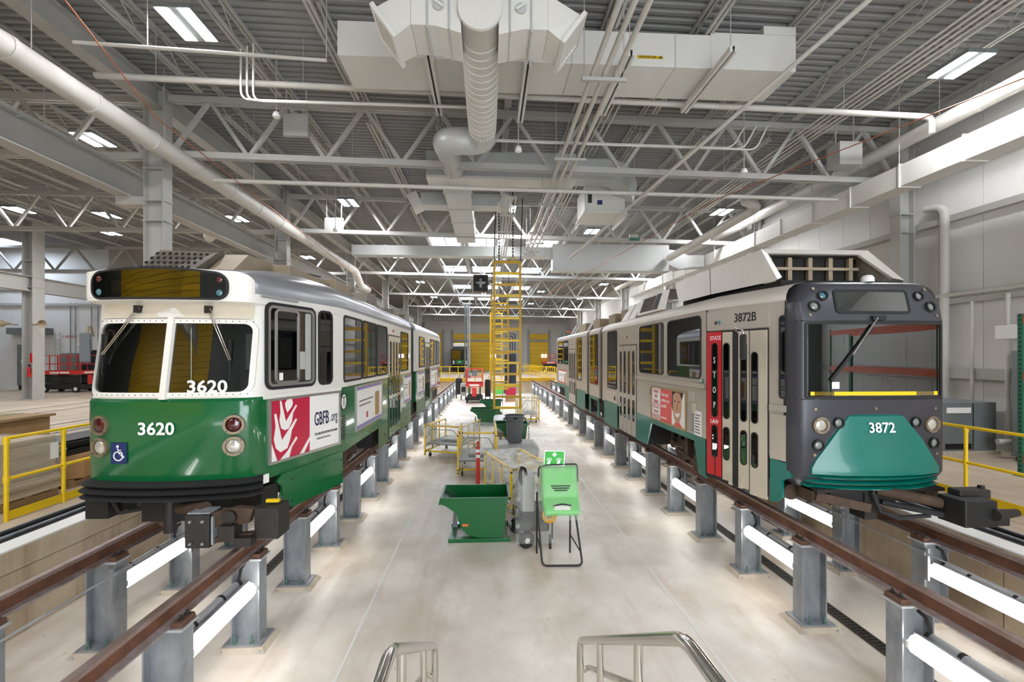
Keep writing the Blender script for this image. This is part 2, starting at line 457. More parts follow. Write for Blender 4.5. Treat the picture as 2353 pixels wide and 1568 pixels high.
for k in range(34): MB().bx(-19.5, -7.0, YB, YB+0.04, ZS+k*0.25+0.01, ZS+k*0.25+0.24).build('door_slat', 'yellow_door', bd)
S('wall_left', MB().bx(XLL-0.2, XLL, YB, YF, ZS-1, 10.4), 'wall_panel', 'far pale panel wall on the left side of the shop')
YW = 30.6
we = thing('wall_end_left', 'white block cross wall behind the red scissor lift', None, (0,0,0), None, 'structure')
MB().bx(-40, -24.6, YW, YW+0.3, ZS, 10.3).build('wall_white', 'wall_block', we)
MB().bx(-24.6, -20.5, YW, YW+0.3, ZS, 10.3).build('wall_grey', 'wall_block_grey', we)
MB().bx(-20.5, -20.2, YW, YF, ZS, 10.3).build('wall_return', 'wall_panel', we)
for z in (6.4, 7.4, 8.6): MB().bx(-40, -20.2, YW-0.14, YW, z, z+0.16).build('wall_girt', 'steel_white', we)
dd = thing('door_2', 'black double door in the grey block wall by the scissor lift', None, (0,0,0), None, 'structure')
MB().bx(-26.15, -24.2, YW-0.08, YW, ZS, ZS+2.55).build('door_frame', 'black', dd)
for x0 in (-26.08, -25.16): MB().bx(x0, x0+0.88, YW-0.11, YW-0.08, ZS+0.03, ZS+2.48).build('door_leaf', 'navy_dark', dd)
MB().bx(-25.25, -25.2, YW-0.18, YW-0.11, ZS+1.0, ZS+1.2).build('door_handle', 'chrome', dd)
wf = S('wall_far', MB().bx(XLL, XW+0.2, YF, YF+0.3, ZS, 10.4), 'wall_panel', 'pale far end wall around the yellow doors')
far_doors = ((-4.9, 1.45, 'yellow overhead door behind the far green tram'), (6.3, 9.0, 'yellow overhead door far behind the hanging gangways'), (-9.6, -6.6, 'narrow yellow overhead door beside the far column row'))
for i, (x0, x1, lab) in enumerate(far_doors):
    d = thing('door_%d' % (i+3), lab, None, (0,0,0), None, 'structure')
    for k in range(9):
        MB().bx(x0, x1, YF-0.12, YF-0.02, ZS+k*0.6+0.01, ZS+k*0.6+0.59).build('door_panel', 'yellow_door', d)
    for xx in (x0-0.35, x1+0.05): MB().bx(xx, xx+0.3, YF-0.2, YF, ZS, ZS+6).build('door_frame', 'steel_white', d)
    MB().bx(x0-0.3, x1+0.3, YF-0.3, YF-0.1, ZS+4.25, ZS+4.55).build('door_pipe', 'steel_white', d)
    if i < 2:
        for k in range(2): MB().bx(x1-1.0+k*0.5, x1-0.7+k*0.5, YF-0.14, YF-0.11, ZS+1.9, ZS+2.4).build('door_window', 'sky_on', d)

# roof deck: corrugated sheets, ribs running across the hall
def deck(name, x0, x1, lab):
    m = MB(); top = []; P = 0.2
    n = int((YF - YB) / P)
    prof = []
    for i in range(n):
        y0 = YB + i*P
        prof += [(y0, 0.0), (y0+0.085, 0.0), (y0+0.105, 0.06), (y0+0.18, 0.06)]
    m.loft([[(x0, y, 10.1+slope(x0)+z) for y, z in prof], [(x1, y, 10.1+slope(x1)+z) for y, z in prof]], False)
    return S(name, m, 'deck', lab)
deck('ceiling', -8.3, XW+0.2, 'corrugated grey steel roof deck over the service pit')
deck('ceiling_side', XLL, -8.3, 'corrugated grey steel roof deck over the left side bay')

# skylights
def skylight(i, x0, x1, y0, y1, lab):
    t = thing('window_%d' % i, lab, None, (0,0,0), None, 'structure')
    z = 10.06 + slope((x0+x1)/2)
    MB().bx(x0, x1, y0, y1, z-0.02, z).build('pane', 'sky_on', t)
    fm = MB().bx(x0-0.1, x0, y0-0.1, y1+0.1, z-0.12, z+0.1).bx(x1, x1+0.1, y0-0.1, y1+0.1, z-0.12, z+0.1).bx(x0, x1, y0-0.1, y0, z-0.12, z+0.1).bx(x0, x1, y1, y1+0.1, z-0.12, z+0.1)
    fm.bx((x0+x1)/2-0.03, (x0+x1)/2+0.03, y0, y1, z-0.08, z+0.05)
    fm.build('window_frame', 'steel_white', t)
k = 1
for y0, rowname in ((25.2, 'nearest'), (33.5, 'second'), (42.5, 'third'), (51.5, 'farthest')):
    for x0, x1, pl in ((-3.3, -1.6, 'left'), (-1.1, 1.0, 'middle'), (2.4, 4.1, 'right')):
        skylight(k, x0, x1, y0, y0+2.2, 'bright daylit skylight, %s of the %s row over the pit' % (pl, rowname)); k += 1
skylight(k, -30.5, -27.8, 27.4, 29.4, 'bright daylit skylight over the red scissor lift in the side bay'); k += 1

# ---------------------------------------------------------------- columns
def ibeam_prof(w, d, tf, tw):
    # flanges normal to first axis (d along first axis, w along second)
    a, b = d/2, w/2
    return [(-a,-b),(-a+tf,-b),(-a+tf,-tw/2),(a-tf,-tw/2),(a-tf,-b),(a,-b),(a,b),(a-tf,b),(a-tf,tw/2),(-a+tf,tw/2),(-a+tf,b),(-a,b)]
def column(x, y, z1, d, w, lab, grp, collars=True):
    t = thing('column', lab, 'column', (x, y, ZS), grp, 'structure')
    MB().prism([(x+p, y+q) for p, q in ibeam_prof(w, d, 0.03, 0.025)], 'z', ZS, z1).build('shaft', 'steel_white', t)
    MB().bx(x-d/2-0.06, x+d/2+0.06, y-w/2-0.06, y+w/2+0.06, ZS, ZS+0.04).build('base_plate', 'steel_white', t)
    if collars:
        for z in (6.55, 7.05, 7.85): MB().bx(x-d/2-0.03, x+d/2+0.03, y-w/2-0.01, y+w/2+0.01, z, z+0.03).build('stiffener_plate', 'steel_white', t)
    return t
CX1 = -8.3
names = ['nearest', 'second', 'third', 'fourth', 'fifth', 'sixth']
for i, y in enumerate(TRY[1:7]):
    column(CX1, y, 9.9, 0.48, 0.32, 'white steel building column, %s from the viewer behind the green tram' % names[i], 'columns behind the green tram')
for i, y in enumerate(TRY[1:7]):
    column(XW-0.42, y, 9.7, 0.42, 0.32, 'white steel wall column, %s along the right wall' % names[i], 'columns along the right wall')
column(-22.55, 23.6, 9.9, 0.5, 0.62, 'white steel column holding a fire extinguisher and two horn speakers', None)
# ---------------------------------------------------------------- girders and crane beams (I-beams along the hall)
def girder(name, x, z0, z1, w, y0, y1, lab, parts=()):
    t = thing(name, lab, 'beam', (x, y0, z0), None, 'structure')
    h = z1 - z0
    m = MB(); m.bx(x-0.012, x+0.012, y0, y1, z0+0.03, z1-0.03); m.build('web', 'steel_white', t)
    MB().bx(x-w/2, x+w/2, y0, y1, z0, z0+0.03).build('flange', 'steel_white', t)
    MB().bx(x-w/2, x+w/2, y0, y1, z1-0.03, z1).build('flange', 'steel_white', t)
    return t
girder('roof_girder', CX1, 9.38, 9.9, 0.34, -7.5, 65, 'white steel roof girder over the columns behind the green tram')
cg = girder('crane_beam', -9.0, 7.15, 7.78, 0.36, -7.5, 65, 'deep white crane runway beam left of the nearest column')
MB().bx(-9.05, -8.95, -7.5, 65, 7.78, 7.9).build('crane_rail', 'steel_white', cg)
for y in range(2, 30): MB().bx(-9.0+0.1, -9.0+0.16, y*1.0+0.0, y*1.0+0.05, 7.72, 7.86).build('rail_clip', 'steel_white', cg)
for y in TRY[1:6]: MB().bx(-9.2, -8.5, y-0.16, y+0.16, 6.95, 7.15).build('bracket', 'steel_white', cg)
girder('crane_beam', -22.55, 6.35, 7.1, 0.4, 0, 30.5, 'white crane runway beam on the column with the horn speakers')
for y0, lab in ((TRY[0], 'nearest'),): pass
# ---------------------------------------------------------------- trusses
def truss(y, x0, x1, zb, depth, n, lab, grp, kinked=True):
    t = thing('roof_truss', lab, 'truss', (x0, y, zb), grp, 'structure')
    L = x1 - x0
    def zb_(x): return zb + (slope(x) if x0 > -9 else 0)
    for nm, dz, s in (('bottom_chord', 0.0, 0.15), ('top_chord', depth, 0.15)):
        m = MB()
        for e in (-0.055, 0.055):
            m.bar((x0, y+e, zb_(x0)+dz), (x1, y+e, zb_(x1)+dz), 0.075, s)
        m.build(nm, 'steel_white', t)
    step = L / n
    for i in range(n):
        xa, xm, xb = x0+i*step, x0+(i+0.5)*step, x0+(i+1)*step
        for a, b in (((xa, zb_(xa)), (xm, zb_(xm)+depth)), ((xm, zb_(xm)+depth), (xb, zb_(xb)))):
            m = MB(); m.bar((a[0], y, a[1]), (b[0], y, b[1]), 0.09, 0.09); m.build('web_member', 'steel_white', t)
    return t
for i, y in enumerate(TRY[1:]):
    truss(y, -8.0, XW-0.6, 8.28, 1.4, 10, 'white steel roof truss, %s across the pit hall' % (['nearest','second','third','fourth','fifth','sixth','farthest'][i]), 'trusses across the pit hall')
for i, y in enumerate(TRY[1:4]):
    truss(y, -22.6, -8.6, 8.2, 1.4, 7, 'white steel roof truss, %s across the left side bay' % names[i], 'trusses across the side bay')
    truss(y, -39, -23.2, 8.2, 1.4, 7, 'white steel roof truss, %s beyond the column with the horn speakers' % names[i], 'trusses beyond the horn speaker column')
# ---------------------------------------------------------------- bar joists
def joist(L):
    t = thing('bar_joist', 'white open-web bar joist under the corrugated deck over the pit', 'joist', (0,0,0), 'bar joists over the pit', 'structure')
    for e in (-0.045, 0.045):
        MB().bx(e-0.03, e+0.03, 0, L, 0.47, 0.53).build('top_chord', 'steel_white', t)
        MB().bx(e-0.03, e+0.03, 0.55, L-0.55, 0.0, 0.05).build('bottom_chord', 'steel_white', t)
    pts = [(0, 0.15, 0.48)]; y = 0.6; up = False
    while y < L-0.5:
        pts.append((0, y, 0.5 if up else 0.02)); up = not up; y += 0.62
    pts.append((0, L-0.15, 0.48))
    m = MB()
    for a, b in zip(pts, pts[1:]): m.tube(a, b, 0.013, 6)
    m.build('web_rod', 'steel_white', t)
    return t
protos = {}
def place_joist(x, y0, y1, side=False):
    L = round(y1-y0, 2)
    z = 9.57 + slope(x)
    if L not in protos:
        protos[L] = o = joist(L); o.location = (x, y0, z)
    else:
        o = copy_tree(protos[L], None, (x, y0, z))
    if side:
        o['label'] = 'white open-web bar joist under the deck of the left side bay'; o['group'] = 'bar joists over the left side bay'
    else:
        o['label'] = 'white open-web bar joist under the corrugated deck over the pit'; o['group'] = 'bar joists over the pit'
for a, b in zip(TRY[:-1], TRY[1:]):
    for j in range(11): place_joist(-6.95 + 1.87*j, a, b)
for a, b in zip(TRY[0:3], TRY[1:4]):
    for j in range(8): place_joist(-10.1 - 1.87*j, a, b, True)
# bridging lines across joists
for i, y in enumerate((7.2, 15.2, 23.3, 32.5)):
    m = MB(); m.bar((-8.2, y, 9.62), (XW-0.3, y, 9.62+slope(XW)), 0.05, 0.05)
    tag(m.build('joist_bridging', 'steel_white'), 'thin white bridging bar across the joists, %s from the viewer' % names[i], 'brace', 'joist bridging bars', 'structure')
# ================================================================ SERVICES UNDER THE ROOF
def pipe(name, pts, r, mat, label, cat='pipe', rad=0.25, collars=0.0, group=None, n=12, hang=None):
    pts = [V(p) for p in pts]
    t = thing(name, label, cat, tuple(pts[0]), group)
    MB().path(fillet(pts, rad, 5) if len(pts) > 2 else pts, r, n).build('run', mat, t, smooth=50)
    if collars:
        for a, b in zip(pts, pts[1:]):
            d = (b-a); L = d.length; d.normalize(); s = collars*0.5
            while s < L-0.2:
                MB().tube(a+d*s, a+d*(s+0.06+r*0.2), r*1.07, n).build('collar', mat, t, smooth=50); s += collars
    if hang:
        for a, b in zip(pts, pts[1:]):
            d = (b-a); L = d.length; d.normalize(); s = hang*0.4
            while s < L:
                p = a + d*s
                if abs(d.z) < 0.5: MB().tube(p+V((0,0,r)), (p.x, p.y, 10.0+slope(p.x)), 0.008, 6).build('hanger_rod', 'steel_white', t)
                s += hang
    return t
# big pipe with collars passing in front of the columns on the left
pipe('vent_pipe', [(-7.62, 0.5, 8.08), (-7.62, 26.4, 8.08), (-7.62, 27.6, 7.4), (-7.62, 29.2, 7.4)], 0.21, 'pipe_white', 'fat white collared vent pipe running over the green tram', collars=1.55, hang=3.1, n=16)
pipe('vent_pipe', [(-9.9, 1.0, 7.95), (-9.9, 17.2, 7.95), (-10.6, 17.7, 7.7)], 0.19, 'pipe_white', 'fat white pipe on the far side of the columns above the crane beam', n=16, hang=4)
# cross pipes (run across the hall)
pipe('cross_pipe', [(-7.0, 8.0, 8.51), (-2.8, 8.0, 8.35)], 0.03, 'pipe_white', 'thin white sprinkler pipe ending at the left end of the exhaust duct', hang=3.0)
pipe('cross_pipe', [(-8.1, 9.75, 9.0), (10.2, 9.75, 8.68), (10.2, 9.75, 8.3)], 0.065, 'pipe_white', 'thick white pipe crossing behind the exhaust duct', hang=3.0)
pipe('cross_pipe', [(-7.3, 12.42, 7.88), (10.3, 12.42, 7.7)], 0.055, 'pipe_white', 'white pipe just behind the nearest roof truss', hang=2.6)
for k in range(3):
    pts = [(-5.05+0.16*k, 9.5-0.07*k, 9.5), (-5.05+0.16*k, 9.5-0.07*k, 8.45-0.05*k), (-0.3, 9.5-0.07*k, 8.45-0.05*k)]
    pipe('conduit', pts, 0.022, 'pipe_white', 'thin white conduit crossing left of the round duct, %s of three' % ['upper', 'middle', 'lower'][k], 'conduit', 0.2, group='three conduits left of the round duct', n=8)
for k in range(3):
    pts = [(0.15, 10.5-0.07*k, 8.25-0.05*k), (5.9+0.25*k, 10.5-0.07*k, 8.2-0.05*k), (6.2+0.25*k, 10.5-0.07*k, 8.7)]
    pipe('conduit', pts, 0.022, 'pipe_white', 'thin white conduit crossing right of the round duct, %s of three' % ['upper', 'middle', 'lower'][k], 'conduit', 0.2, group='three conduits right of the round duct', n=8)
# bundle of three long pipes overhead right of centre
for k in range(3):
    x = 1.78 + k*0.2
    pipe('long_pipe', [(x, 4.4, 7.95), (x, 20.9, 7.95)], 0.045, 'pipe_white', 'long white pipe of the triple bundle above the yellow gangways, %s' % ['leftmost', 'middle', 'rightmost'][k], collars=6.0, group='triple pipe bundle overhead')
for i, y in enumerate((4.6, 7.5, 10.6, 13.8, 17, 18.6, 20.2)):
    t = MB(); t.bx(1.6, 2.36, y-0.03, y+0.03, 7.84, 7.9); t.tube((1.64, y, 7.9), (1.64, y, 10), 0.008, 6); t.tube((2.32, y, 7.9), (2.32, y, 9.95), 0.008, 6)
    tag(t.build('pipe_trapeze', 'steel_white'), 'white strut hanger under the triple pipe bundle, %s from the viewer' % ['first', 'second', 'third', 'fourth', 'fifth', 'sixth', 'seventh'][i], 'hanger', 'strut hangers of the triple bundle')
for i, (y, x) in enumerate(((14.0, .95), (15.9, .95), (19.5, .95), (20.5, .95), (23.5, .95))):
    t = MB(); t.bx(x-0.55, x-0.05, y-0.03, y+0.03, 7.55, 7.6); t.tube((x-0.5, y, 7.6), (x-0.5, y, 10), 0.008, 6); t.tube((x-0.1, y, 7.6), (x-0.1, y, 10), 0.008, 6)
    tag(t.build('pipe_trapeze', 'steel_white'), 'white strut hanger above the yellow gangways, %s from the viewer' % ['first', 'second', 'third', 'fourth', 'fifth'][i], 'hanger', 'strut hangers above the gangways')
for k in range(4):
    x = 0.52+0.1*k
    pipe('conduit', [(x, 12.6, 7.65), (x, 34, 7.65)], 0.02, 'pipe_white', 'thin white conduit above the yellow gangways, %s of four' % ['leftmost', 'second', 'third', 'rightmost'][k], 'conduit', group='four conduits above the gangways', n=8)
# right side conduits along the hall
for k in range(5):
    x = 8.35+0.14*k
    pipe('conduit', [(x, 3.5, 9.15-0.01*k), (x, 40, 9.15-0.01*k)], 0.025, 'pipe_white', 'thin white conduit under the deck on the right, %s of five' % ['leftmost', 'second', 'middle', 'fourth', 'rightmost'][k], 'conduit', group='conduit row on the right', n=8)
for k in range(4):
    x = 2.7+0.14*k
    pipe('conduit', [(x, 9.5, 9.1), (x, 40, 9.1)], 0.022, 'pipe_white', 'thin white conduit right of the triple bundle, %s of four' % ['leftmost', 'second', 'third', 'rightmost'][k], 'conduit', group='conduit row over the pit', n=8)
for k in range(4):
    x = -11.6-0.16*k
    pipe('conduit', [(x, 4.0, 9.0), (x, 28, 9.0)], 0.03, 'pipe_white' if k else 'red_pipe', 'thin conduit in the left side bay, %s' % ['the red one', 'next to the red one', 'third from the pit', 'farthest from the pit'][k], 'conduit', group='conduit row in the left bay', n=8)
pipe('vent_pipe', [(10.55, 1.5, 8.62), (10.55, 36, 8.62)], 0.17, 'pipe_white', 'fat white pipe high along the right wall', collars=3.0, hang=3.5, n=16)
pipe('vent_pipe', [(7.6, 12.8, 7.75), (8.3, 13.3, 7.75), (8.3, 20, 7.65)], 0.15, 'pipe_white', 'white round duct bending back behind the nearest truss on the right', rad=0.5, n=16)
pipe('bus_conduit', [(2.85, 15.4, 6.55), (6.25, 5.7, 8.95)], 0.045, 'pipe_white', 'white flexible feeder sloping over the pit with round joints', 'pipe', n=10, collars=1.6)
pipe('cable', [(11.4, 4.5, 8.45), (6.1, 11.6, 7.35), (3.2, 27, 6.6)], 0.012, 'copper', 'thin copper cable strung along the right side', 'cable', n=6)
pipe('cable', [(-5.5, 4.0, 8.75), (-6.6, 9.3, 7.95), (-6.6, 30, 6.9)], 0.012, 'copper', 'thin copper cable strung along the left side', 'cable', n=6)
# wall conduits and downpipes on the right wall
for i, (y, z0, z1) in enumerate(((10.85, 1.2, 7.0), (10.2, 1.3, 4.5), (9.45, 1.2, 4.6), (8.75, 3.4, 6.0))):
    pipe('wall_conduit', [(XW-0.2, y, z0), (XW-0.2, y, z1), (XW-0.2, y+0.5, z1+0.1)] if i == 0 else [(XW-0.2, y, z0), (XW-0.2, y, z1)], (0.1, 0.035, 0.045, 0.03)[i], 'pipe_white', ['fat white downpipe on the right wall beside the silver tram', 'thin conduit on the right wall above the grey switch cabinet', 'conduit pair end rising beside the green rack', 'short conduit high on the right wall'][i], 'pipe', n=12)
pipe('wall_conduit', [(XW-0.25, 7.0, 4.72), (XW-0.25, 14, 4.72)], 0.05, 'pipe_white', 'horizontal white pipe along the right wall above the switch cabinet', 'pipe')

# ---- rectangular duct along the right wall
d = thing('wall_duct', 'long white rectangular duct with flanged joints along the right wall', 'duct', (10.2, 2, 7.39))
y = 3.0
DX0, DX1, DZ0, DZ1 = 10.1, 10.62, 7.34, 7.86
while y < 30:
    MB().bx(DX0, DX1, y+0.012, y+1.478, DZ0, DZ1).build('duct_section', 'duct_white', d)
    MB().bx(DX0-0.03, DX1+0.03, y-0.018, y+0.018, DZ0-0.03, DZ1+0.03).build('flange', 'duct_white', d)
    if int(y/1.49) % 2: MB().tube((DX0-0.01, y, DZ1), (DX0-0.01, y, 9.8), 0.01, 6).build('hanger_rod', 'steel_white', d)
    y += 1.49
# ---- exhaust duct box crossing under the joists
d = thing('exhaust_duct', 'large white exhaust air duct box crossing under the roof', 'duct', (1.7, 8.4, 8.7))
MB().bx(-2.75, 4.3, 8.4, 9.45, 8.72, 9.36).build('duct_box', 'duct_white', d, bevel=0.01)
MB().bx(4.3, 6.0, 8.4, 9.45, 8.72, 9.42).build('duct_box', 'duct_white', d, bevel=0.01)
MB().bx(5.35, 6.0, 8.4, 9.45, 9.42, 9.58).build('duct_riser', 'duct_white', d)
for x in (-0.4, 1.6, 3.6): MB().bx(x-0.01, x+0.01, 8.392, 9.458, 8.712, 9.366).build('seam', 'duct_grey', d)
fx = frame((0, 8.4, 0), (1,0,0))
MB().plate(rr(2.86, 3.36, 8.86, 8.92, 0.001, 1), fx, 0, 0.004).build('exhaust_label', 'sign_yellow', d)
text('exhaust_label_text', 'EXHAUST AIR', fx, 3.06, 8.89, 0.052, 'ink_black', d)
MB().plate([(3.27, 8.88), (3.32, 8.87), (3.32, 8.885), (3.35, 8.885), (3.35, 8.895), (3.32, 8.895), (3.32, 8.91)], fx, 0.004, 0.007).build('exhaust_label_arrow', 'ink_black', d)
# ---- supply head with two angled grilles, round trunk duct
d = thing('supply_duct', 'white supply air head with two louvred ends and round trunk duct', 'duct', (0.0, 6.2, 7.9))
YC, ZC = 6.25, 8.3
for s in (-1, 1):
    c0 = -0.1
    pts = [(c0+s*0.26, 7.66), (c0+s*0.62, 7.75), (c0+s*0.95, 7.75), (c0+s*0.95, 8.24), (c0+s*0.26, 8.24)]
    MB().prism(pts if s > 0 else pts[::-1], 'y', YC-0.02, YC+0.62).build('arm', 'duct_white', d, bevel=0.008)
    for xo in (0.42, 0.72): MB().prism([(c0+s*(xo-0.012), 7.69), (c0+s*(xo+0.012), 7.69), (c0+s*(xo+0.012), 8.3), (c0+s*(xo-0.012), 8.3)], 'y', YC-0.05, YC+0.65).build('strap', 'duct_grey', d)
    MB().tube((c0+s*0.57, YC-0.03, 8.02), (c0+s*0.57, YC-0.05, 8.02), 0.075, 14).build('damper_dial', 'duct_grey', d)
    MB().bar((c0+s*0.5, YC-0.07, 7.98), (c0+s*0.64, YC-0.07, 8.07), 0.02, 0.03).build('damper_lever', 'duct_white', d)
    # angled outlet
    a = V((c0+s*0.95, 0, 7.75)); b = V((c0+s*0.95, 0, 8.24))
    o1 = V((c0+s*1.18, 0, 7.60)); o2 = V((c0+s*1.46, 0, 7.98))
    def q(p, y): return (p.x, y, p.z)
    MB().loft([[q(a, YC-0.02), q(b, YC-0.02), q(b, YC+0.62), q(a, YC+0.62)], [q(o1, YC+0.02), q(o2, YC+0.02), q(o2, YC+0.58), q(o1, YC+0.58)]], True, False).build('outlet_hood', 'duct_white', d)
    nrm = V((o2.z-o1.z, 0, -(o2.x-o1.x))) if s > 0 else V((-(o2.z-o1.z), 0, (o2.x-o1.x)))
    fr = (o1, (o2-o1).normalized(), V((0,1,0)), nrm.normalized())
    L = (o2-o1).length
    MB().ring(rr(-0.04, L+0.04, YC-0.05, YC+0.65, 0.01, 1), rr(0.03, L-0.03, YC+0.05, YC+0.55, 0.01, 1), fr, -0.03, 0.03).build('grille_frame', 'duct_white', d)
    for k in range(6):
        u = 0.06 + k*(L-0.12)/5
        p = o1 + fr[1]*u
        MB().obox((p.x, YC+0.3, p.z), 0.07, 0.54, 0.012, fr[1]+fr[3]*0.7, (0,1,0)).build('louvre', 'duct_white', d)
    MB().plate(rr(0.03, L-0.03, YC+0.05, YC+0.55, 0.01, 1), fr, -0.05, -0.045).build('grille_back', 'interior_dark', d)
MB().lathe([(0.30, 0), (0.305, 0.04), (0.29, 0.06), (0.29, 3.3)], (-0.1, YC-0.1, 7.96), (0,1,0), 28).build('trunk', 'duct_white', d, smooth=40)
y = YC+0.4
while y < YC+3.1:
    MB().lathe([(0.289, 0), (0.296, 0.01), (0.289, 0.02)], (-0.1, y, 7.96), (0,1,0), 28, False).build('spiral_seam', 'duct_white', d, smooth=60); y += 0.18
MB().path(fillet([(-0.1, YC+3.0, 7.96), (-0.1, YC+3.75, 7.96), (-0.95, YC+3.75, 7.96), (-0.95, YC+4.7, 8.2), (-0.95, YC+6.55, 8.5)], 0.55, 8), 0.29, 24).build('elbow', 'duct_grey', d, smooth=40)
# linear slot diffusers / strip reflectors hanging around the duct
for i, (x, y, lab) in enumerate(((-1.05, 8.1, 'left of the round trunk duct'), (0.75, 8.3, 'right of the round trunk duct'), (2.55, 7.9, 'left of the exhaust label'), (4.3, 7.7, 'near the exhaust box end'))):
    t = thing('strip_channel', 'white slotted strut channel hanging under the exhaust duct, ' + lab, 'channel', (x, y, 8.5), 'strut channels under the exhaust duct')
    MB().bx(x-0.07, x-0.02, y-0.1, y+1.9, 8.5, 8.6).build('side_rail', 'duct_white', t)
    MB().bx(x+0.02, x+0.07, y-0.1, y+1.9, 8.5, 8.6).build('side_rail', 'duct_white', t)
    MB().bx(x-0.02, x+0.02, y-0.1, y+1.9, 8.56, 8.6).build('slot', 'black', t)
    for yy in (y, 9.56): MB().tube((x, yy, 8.6), (x, yy, 10.0), 0.008, 6).build('hanger_rod', 'steel_white', t)
# ---- plenum beyond the nearest truss and its trunk along the hall
d = thing('plenum_duct', 'grey rectangular plenum duct behind the nearest truss with a trunk running back', 'duct', (0, 13, 7.6))
MB().bx(-1.75, 2.6, 13.0, 13.7, 8.38, 9.1).build('plenum', 'duct_grey', d, bevel=0.01)
MB().bx(-1.75, 2.6, 12.97, 13.73, 8.3, 8.38).build('plenum_base', 'duct_white', d)
y = 13.7
while y < 19.5:
    MB().bx(-1.3, -0.5, y+0.012, y+1.49, 8.12, 8.7).build('trunk_section', 'duct_grey', d)
    MB().bx(-1.33, -0.47, y-0.02, y+0.02, 8.09, 8.73).build('flange', 'duct_grey', d)
    y += 1.5
MB().path(fillet([(2.5, 13.35, 8.7), (4.0, 13.35, 8.7), (4.5, 14.3, 8.45)], 0.6, 6), 0.42, 4).build('elbow', 'duct_grey', d, smooth=30)
MB().bx(3.1, 4.4, 14.1, 15.3, 7.78, 8.6).build('fan_box', 'duct_white', d, bevel=0.02)
MB().bx(3.05, 4.45, 14.05, 15.35, 7.72, 7.78).build('fan_box_base', 'duct_white', d)
MB().bx(3.5, 3.66, 14.08, 14.1, 8.0, 8.14).build('rating_plate', 'blue_sign', d)
MB().bx(3.2, 3.32, 14.06, 14.1, 8.05, 8.4).build('fan_motor', 'dark_steel', d)
# small diffuser boxes on the trunk
for s in (-1, 1):
    MB().bx(-0.9+s*0.4, -0.9+s*1.3, 15.0, 15.6, 8.2, 8.6).build('branch', 'duct_grey', d)
    MB().obox((-0.9+s*1.5, 15.3, 8.35), 0.35, 0.65, 0.5, (1,0,-0.5*s), (0,1,0)).build('branch_outlet', 'duct_white', d)
# ---- long cross duct farther back with offset into the wall duct
d = thing('cross_duct', 'long grey rectangular duct crossing the hall beyond the first gangway', 'duct', (0, 21, 7.7))
x = -6.2
while x < 5.6:
    MB().bx(x+0.012, x+1.47, 21.0, 21.6, 7.85, 8.3).build('duct_section', 'duct_grey', d)
    MB().bx(x-0.02, x+0.02, 20.97, 21.63, 7.82, 8.33).build('flange', 'duct_grey', d)
    x += 1.485
MB().bx(3.0, 8.4, 20.3, 21.0, 7.1, 8.3).build('header_box', 'duct_grey', d)
MB().prism([(8.4, 8.1), (8.8, 8.05), (9.3, 7.85), (10.06, 7.86), (10.06, 7.34), (9.4, 7.3), (8.9, 7.2), (8.6, 7.3), (8.4, 7.4)], 'y', 20.3, 20.95).build('offset_bend', 'duct_grey', d)
d = thing('unit_heater', 'black square unit heater fan hanging behind the first gangway', 'heater', (-0.1, 24.5, 7.4))
MB().bx(-0.75, 0.05, 24.5, 25.1, 6.7, 7.6).build('case', 'dark_steel', d)
MB().lathe([(0.36, 0), (0.36, -0.04), (0.30, -0.05)], (-0.35, 24.5, 7.15), (0,1,0), 20).build('fan_ring', 'black', d, smooth=40)
for k in range(4): MB().obox((-0.35+0.15*math.cos(k*1.57), 24.44, 7.15+0.15*math.sin(k*1.57)), 0.26, 0.02, 0.12, (math.cos(k*1.57), 0.2, math.sin(k*1.57)), (0,1,0.3)).build('fan_blade', 'galv', d)
MB().tube((-0.35, 24.8, 7.6), (-0.35, 24.8, 10.05), 0.02, 6).build('hanger_rod', 'steel_white', d)
# grey junction box and sign panels under the trusses
for x, y, z, w, h, dd_, lab in ((9.5, 11.2, 8.2, 0.62, 0.6, 0.45, 'white junction box hanging near the right end of the nearest truss'), (-4.75, 11.4, 8.65, 0.6, 0.55, 0.12, 'white square panel behind a smoke detector left of centre'), (-5.9, 17.6, 7.9, 0.7, 0.6, 0.12, 'white square panel under the second truss on the left')):
    t = thing('junction_box', lab, 'box', (x, y, z))
    MB().bx(x-w/2, x+w/2, y, y+dd_, z, z+h).build('case', 'steel_white', t, bevel=0.008)
    for e in (-0.4, 0.4): MB().tube((x+e*w, y+dd_/2, z+h), (x+e*w, y+dd_/2, 10.12+slope(x)), 0.02, 6).build('hanger_rod', 'steel_white', t)
for x, y, z, lab in ((-4.75, 10.4, 8.62, 'white ceiling detector left of the trunk duct'), (0.72, 10.32, 7.95, 'white ceiling detector right of the trunk duct'), (6.55, 11.1, 7.9, 'white ceiling detector under the right conduits'), (-5.5, 16.6, 7.75, 'white ceiling detector farther back on the left')):
    t = thing('smoke_detector', lab, 'detector', (x, y, z))
    MB().lathe([(0.03, -0.06), (0.075, -0.05), (0.085, 0.0), (0.07, 0.02), (0.06, 0.06)], (x, y, z), (0,0,1), 14).build('head', 'white', t, smooth=50)
    MB().tube((x, y, z+0.05), (x, y, 10.12+slope(x)), 0.014, 6).build('stem', 'steel_white', t)
t = thing('exit_sign', 'small green sign hanging on the second truss on the right', 'sign', (6.2, 18.4, 8.0))
MB().bx(5.95, 6.4, 18.5, 18.53, 8.02, 8.14).build('sign_panel', 'rack_green', t)
MB().bx(5.98, 6.37, 18.56, 18.6, 8.14, 8.3).build('sign_bracket', 'steel_white', t)
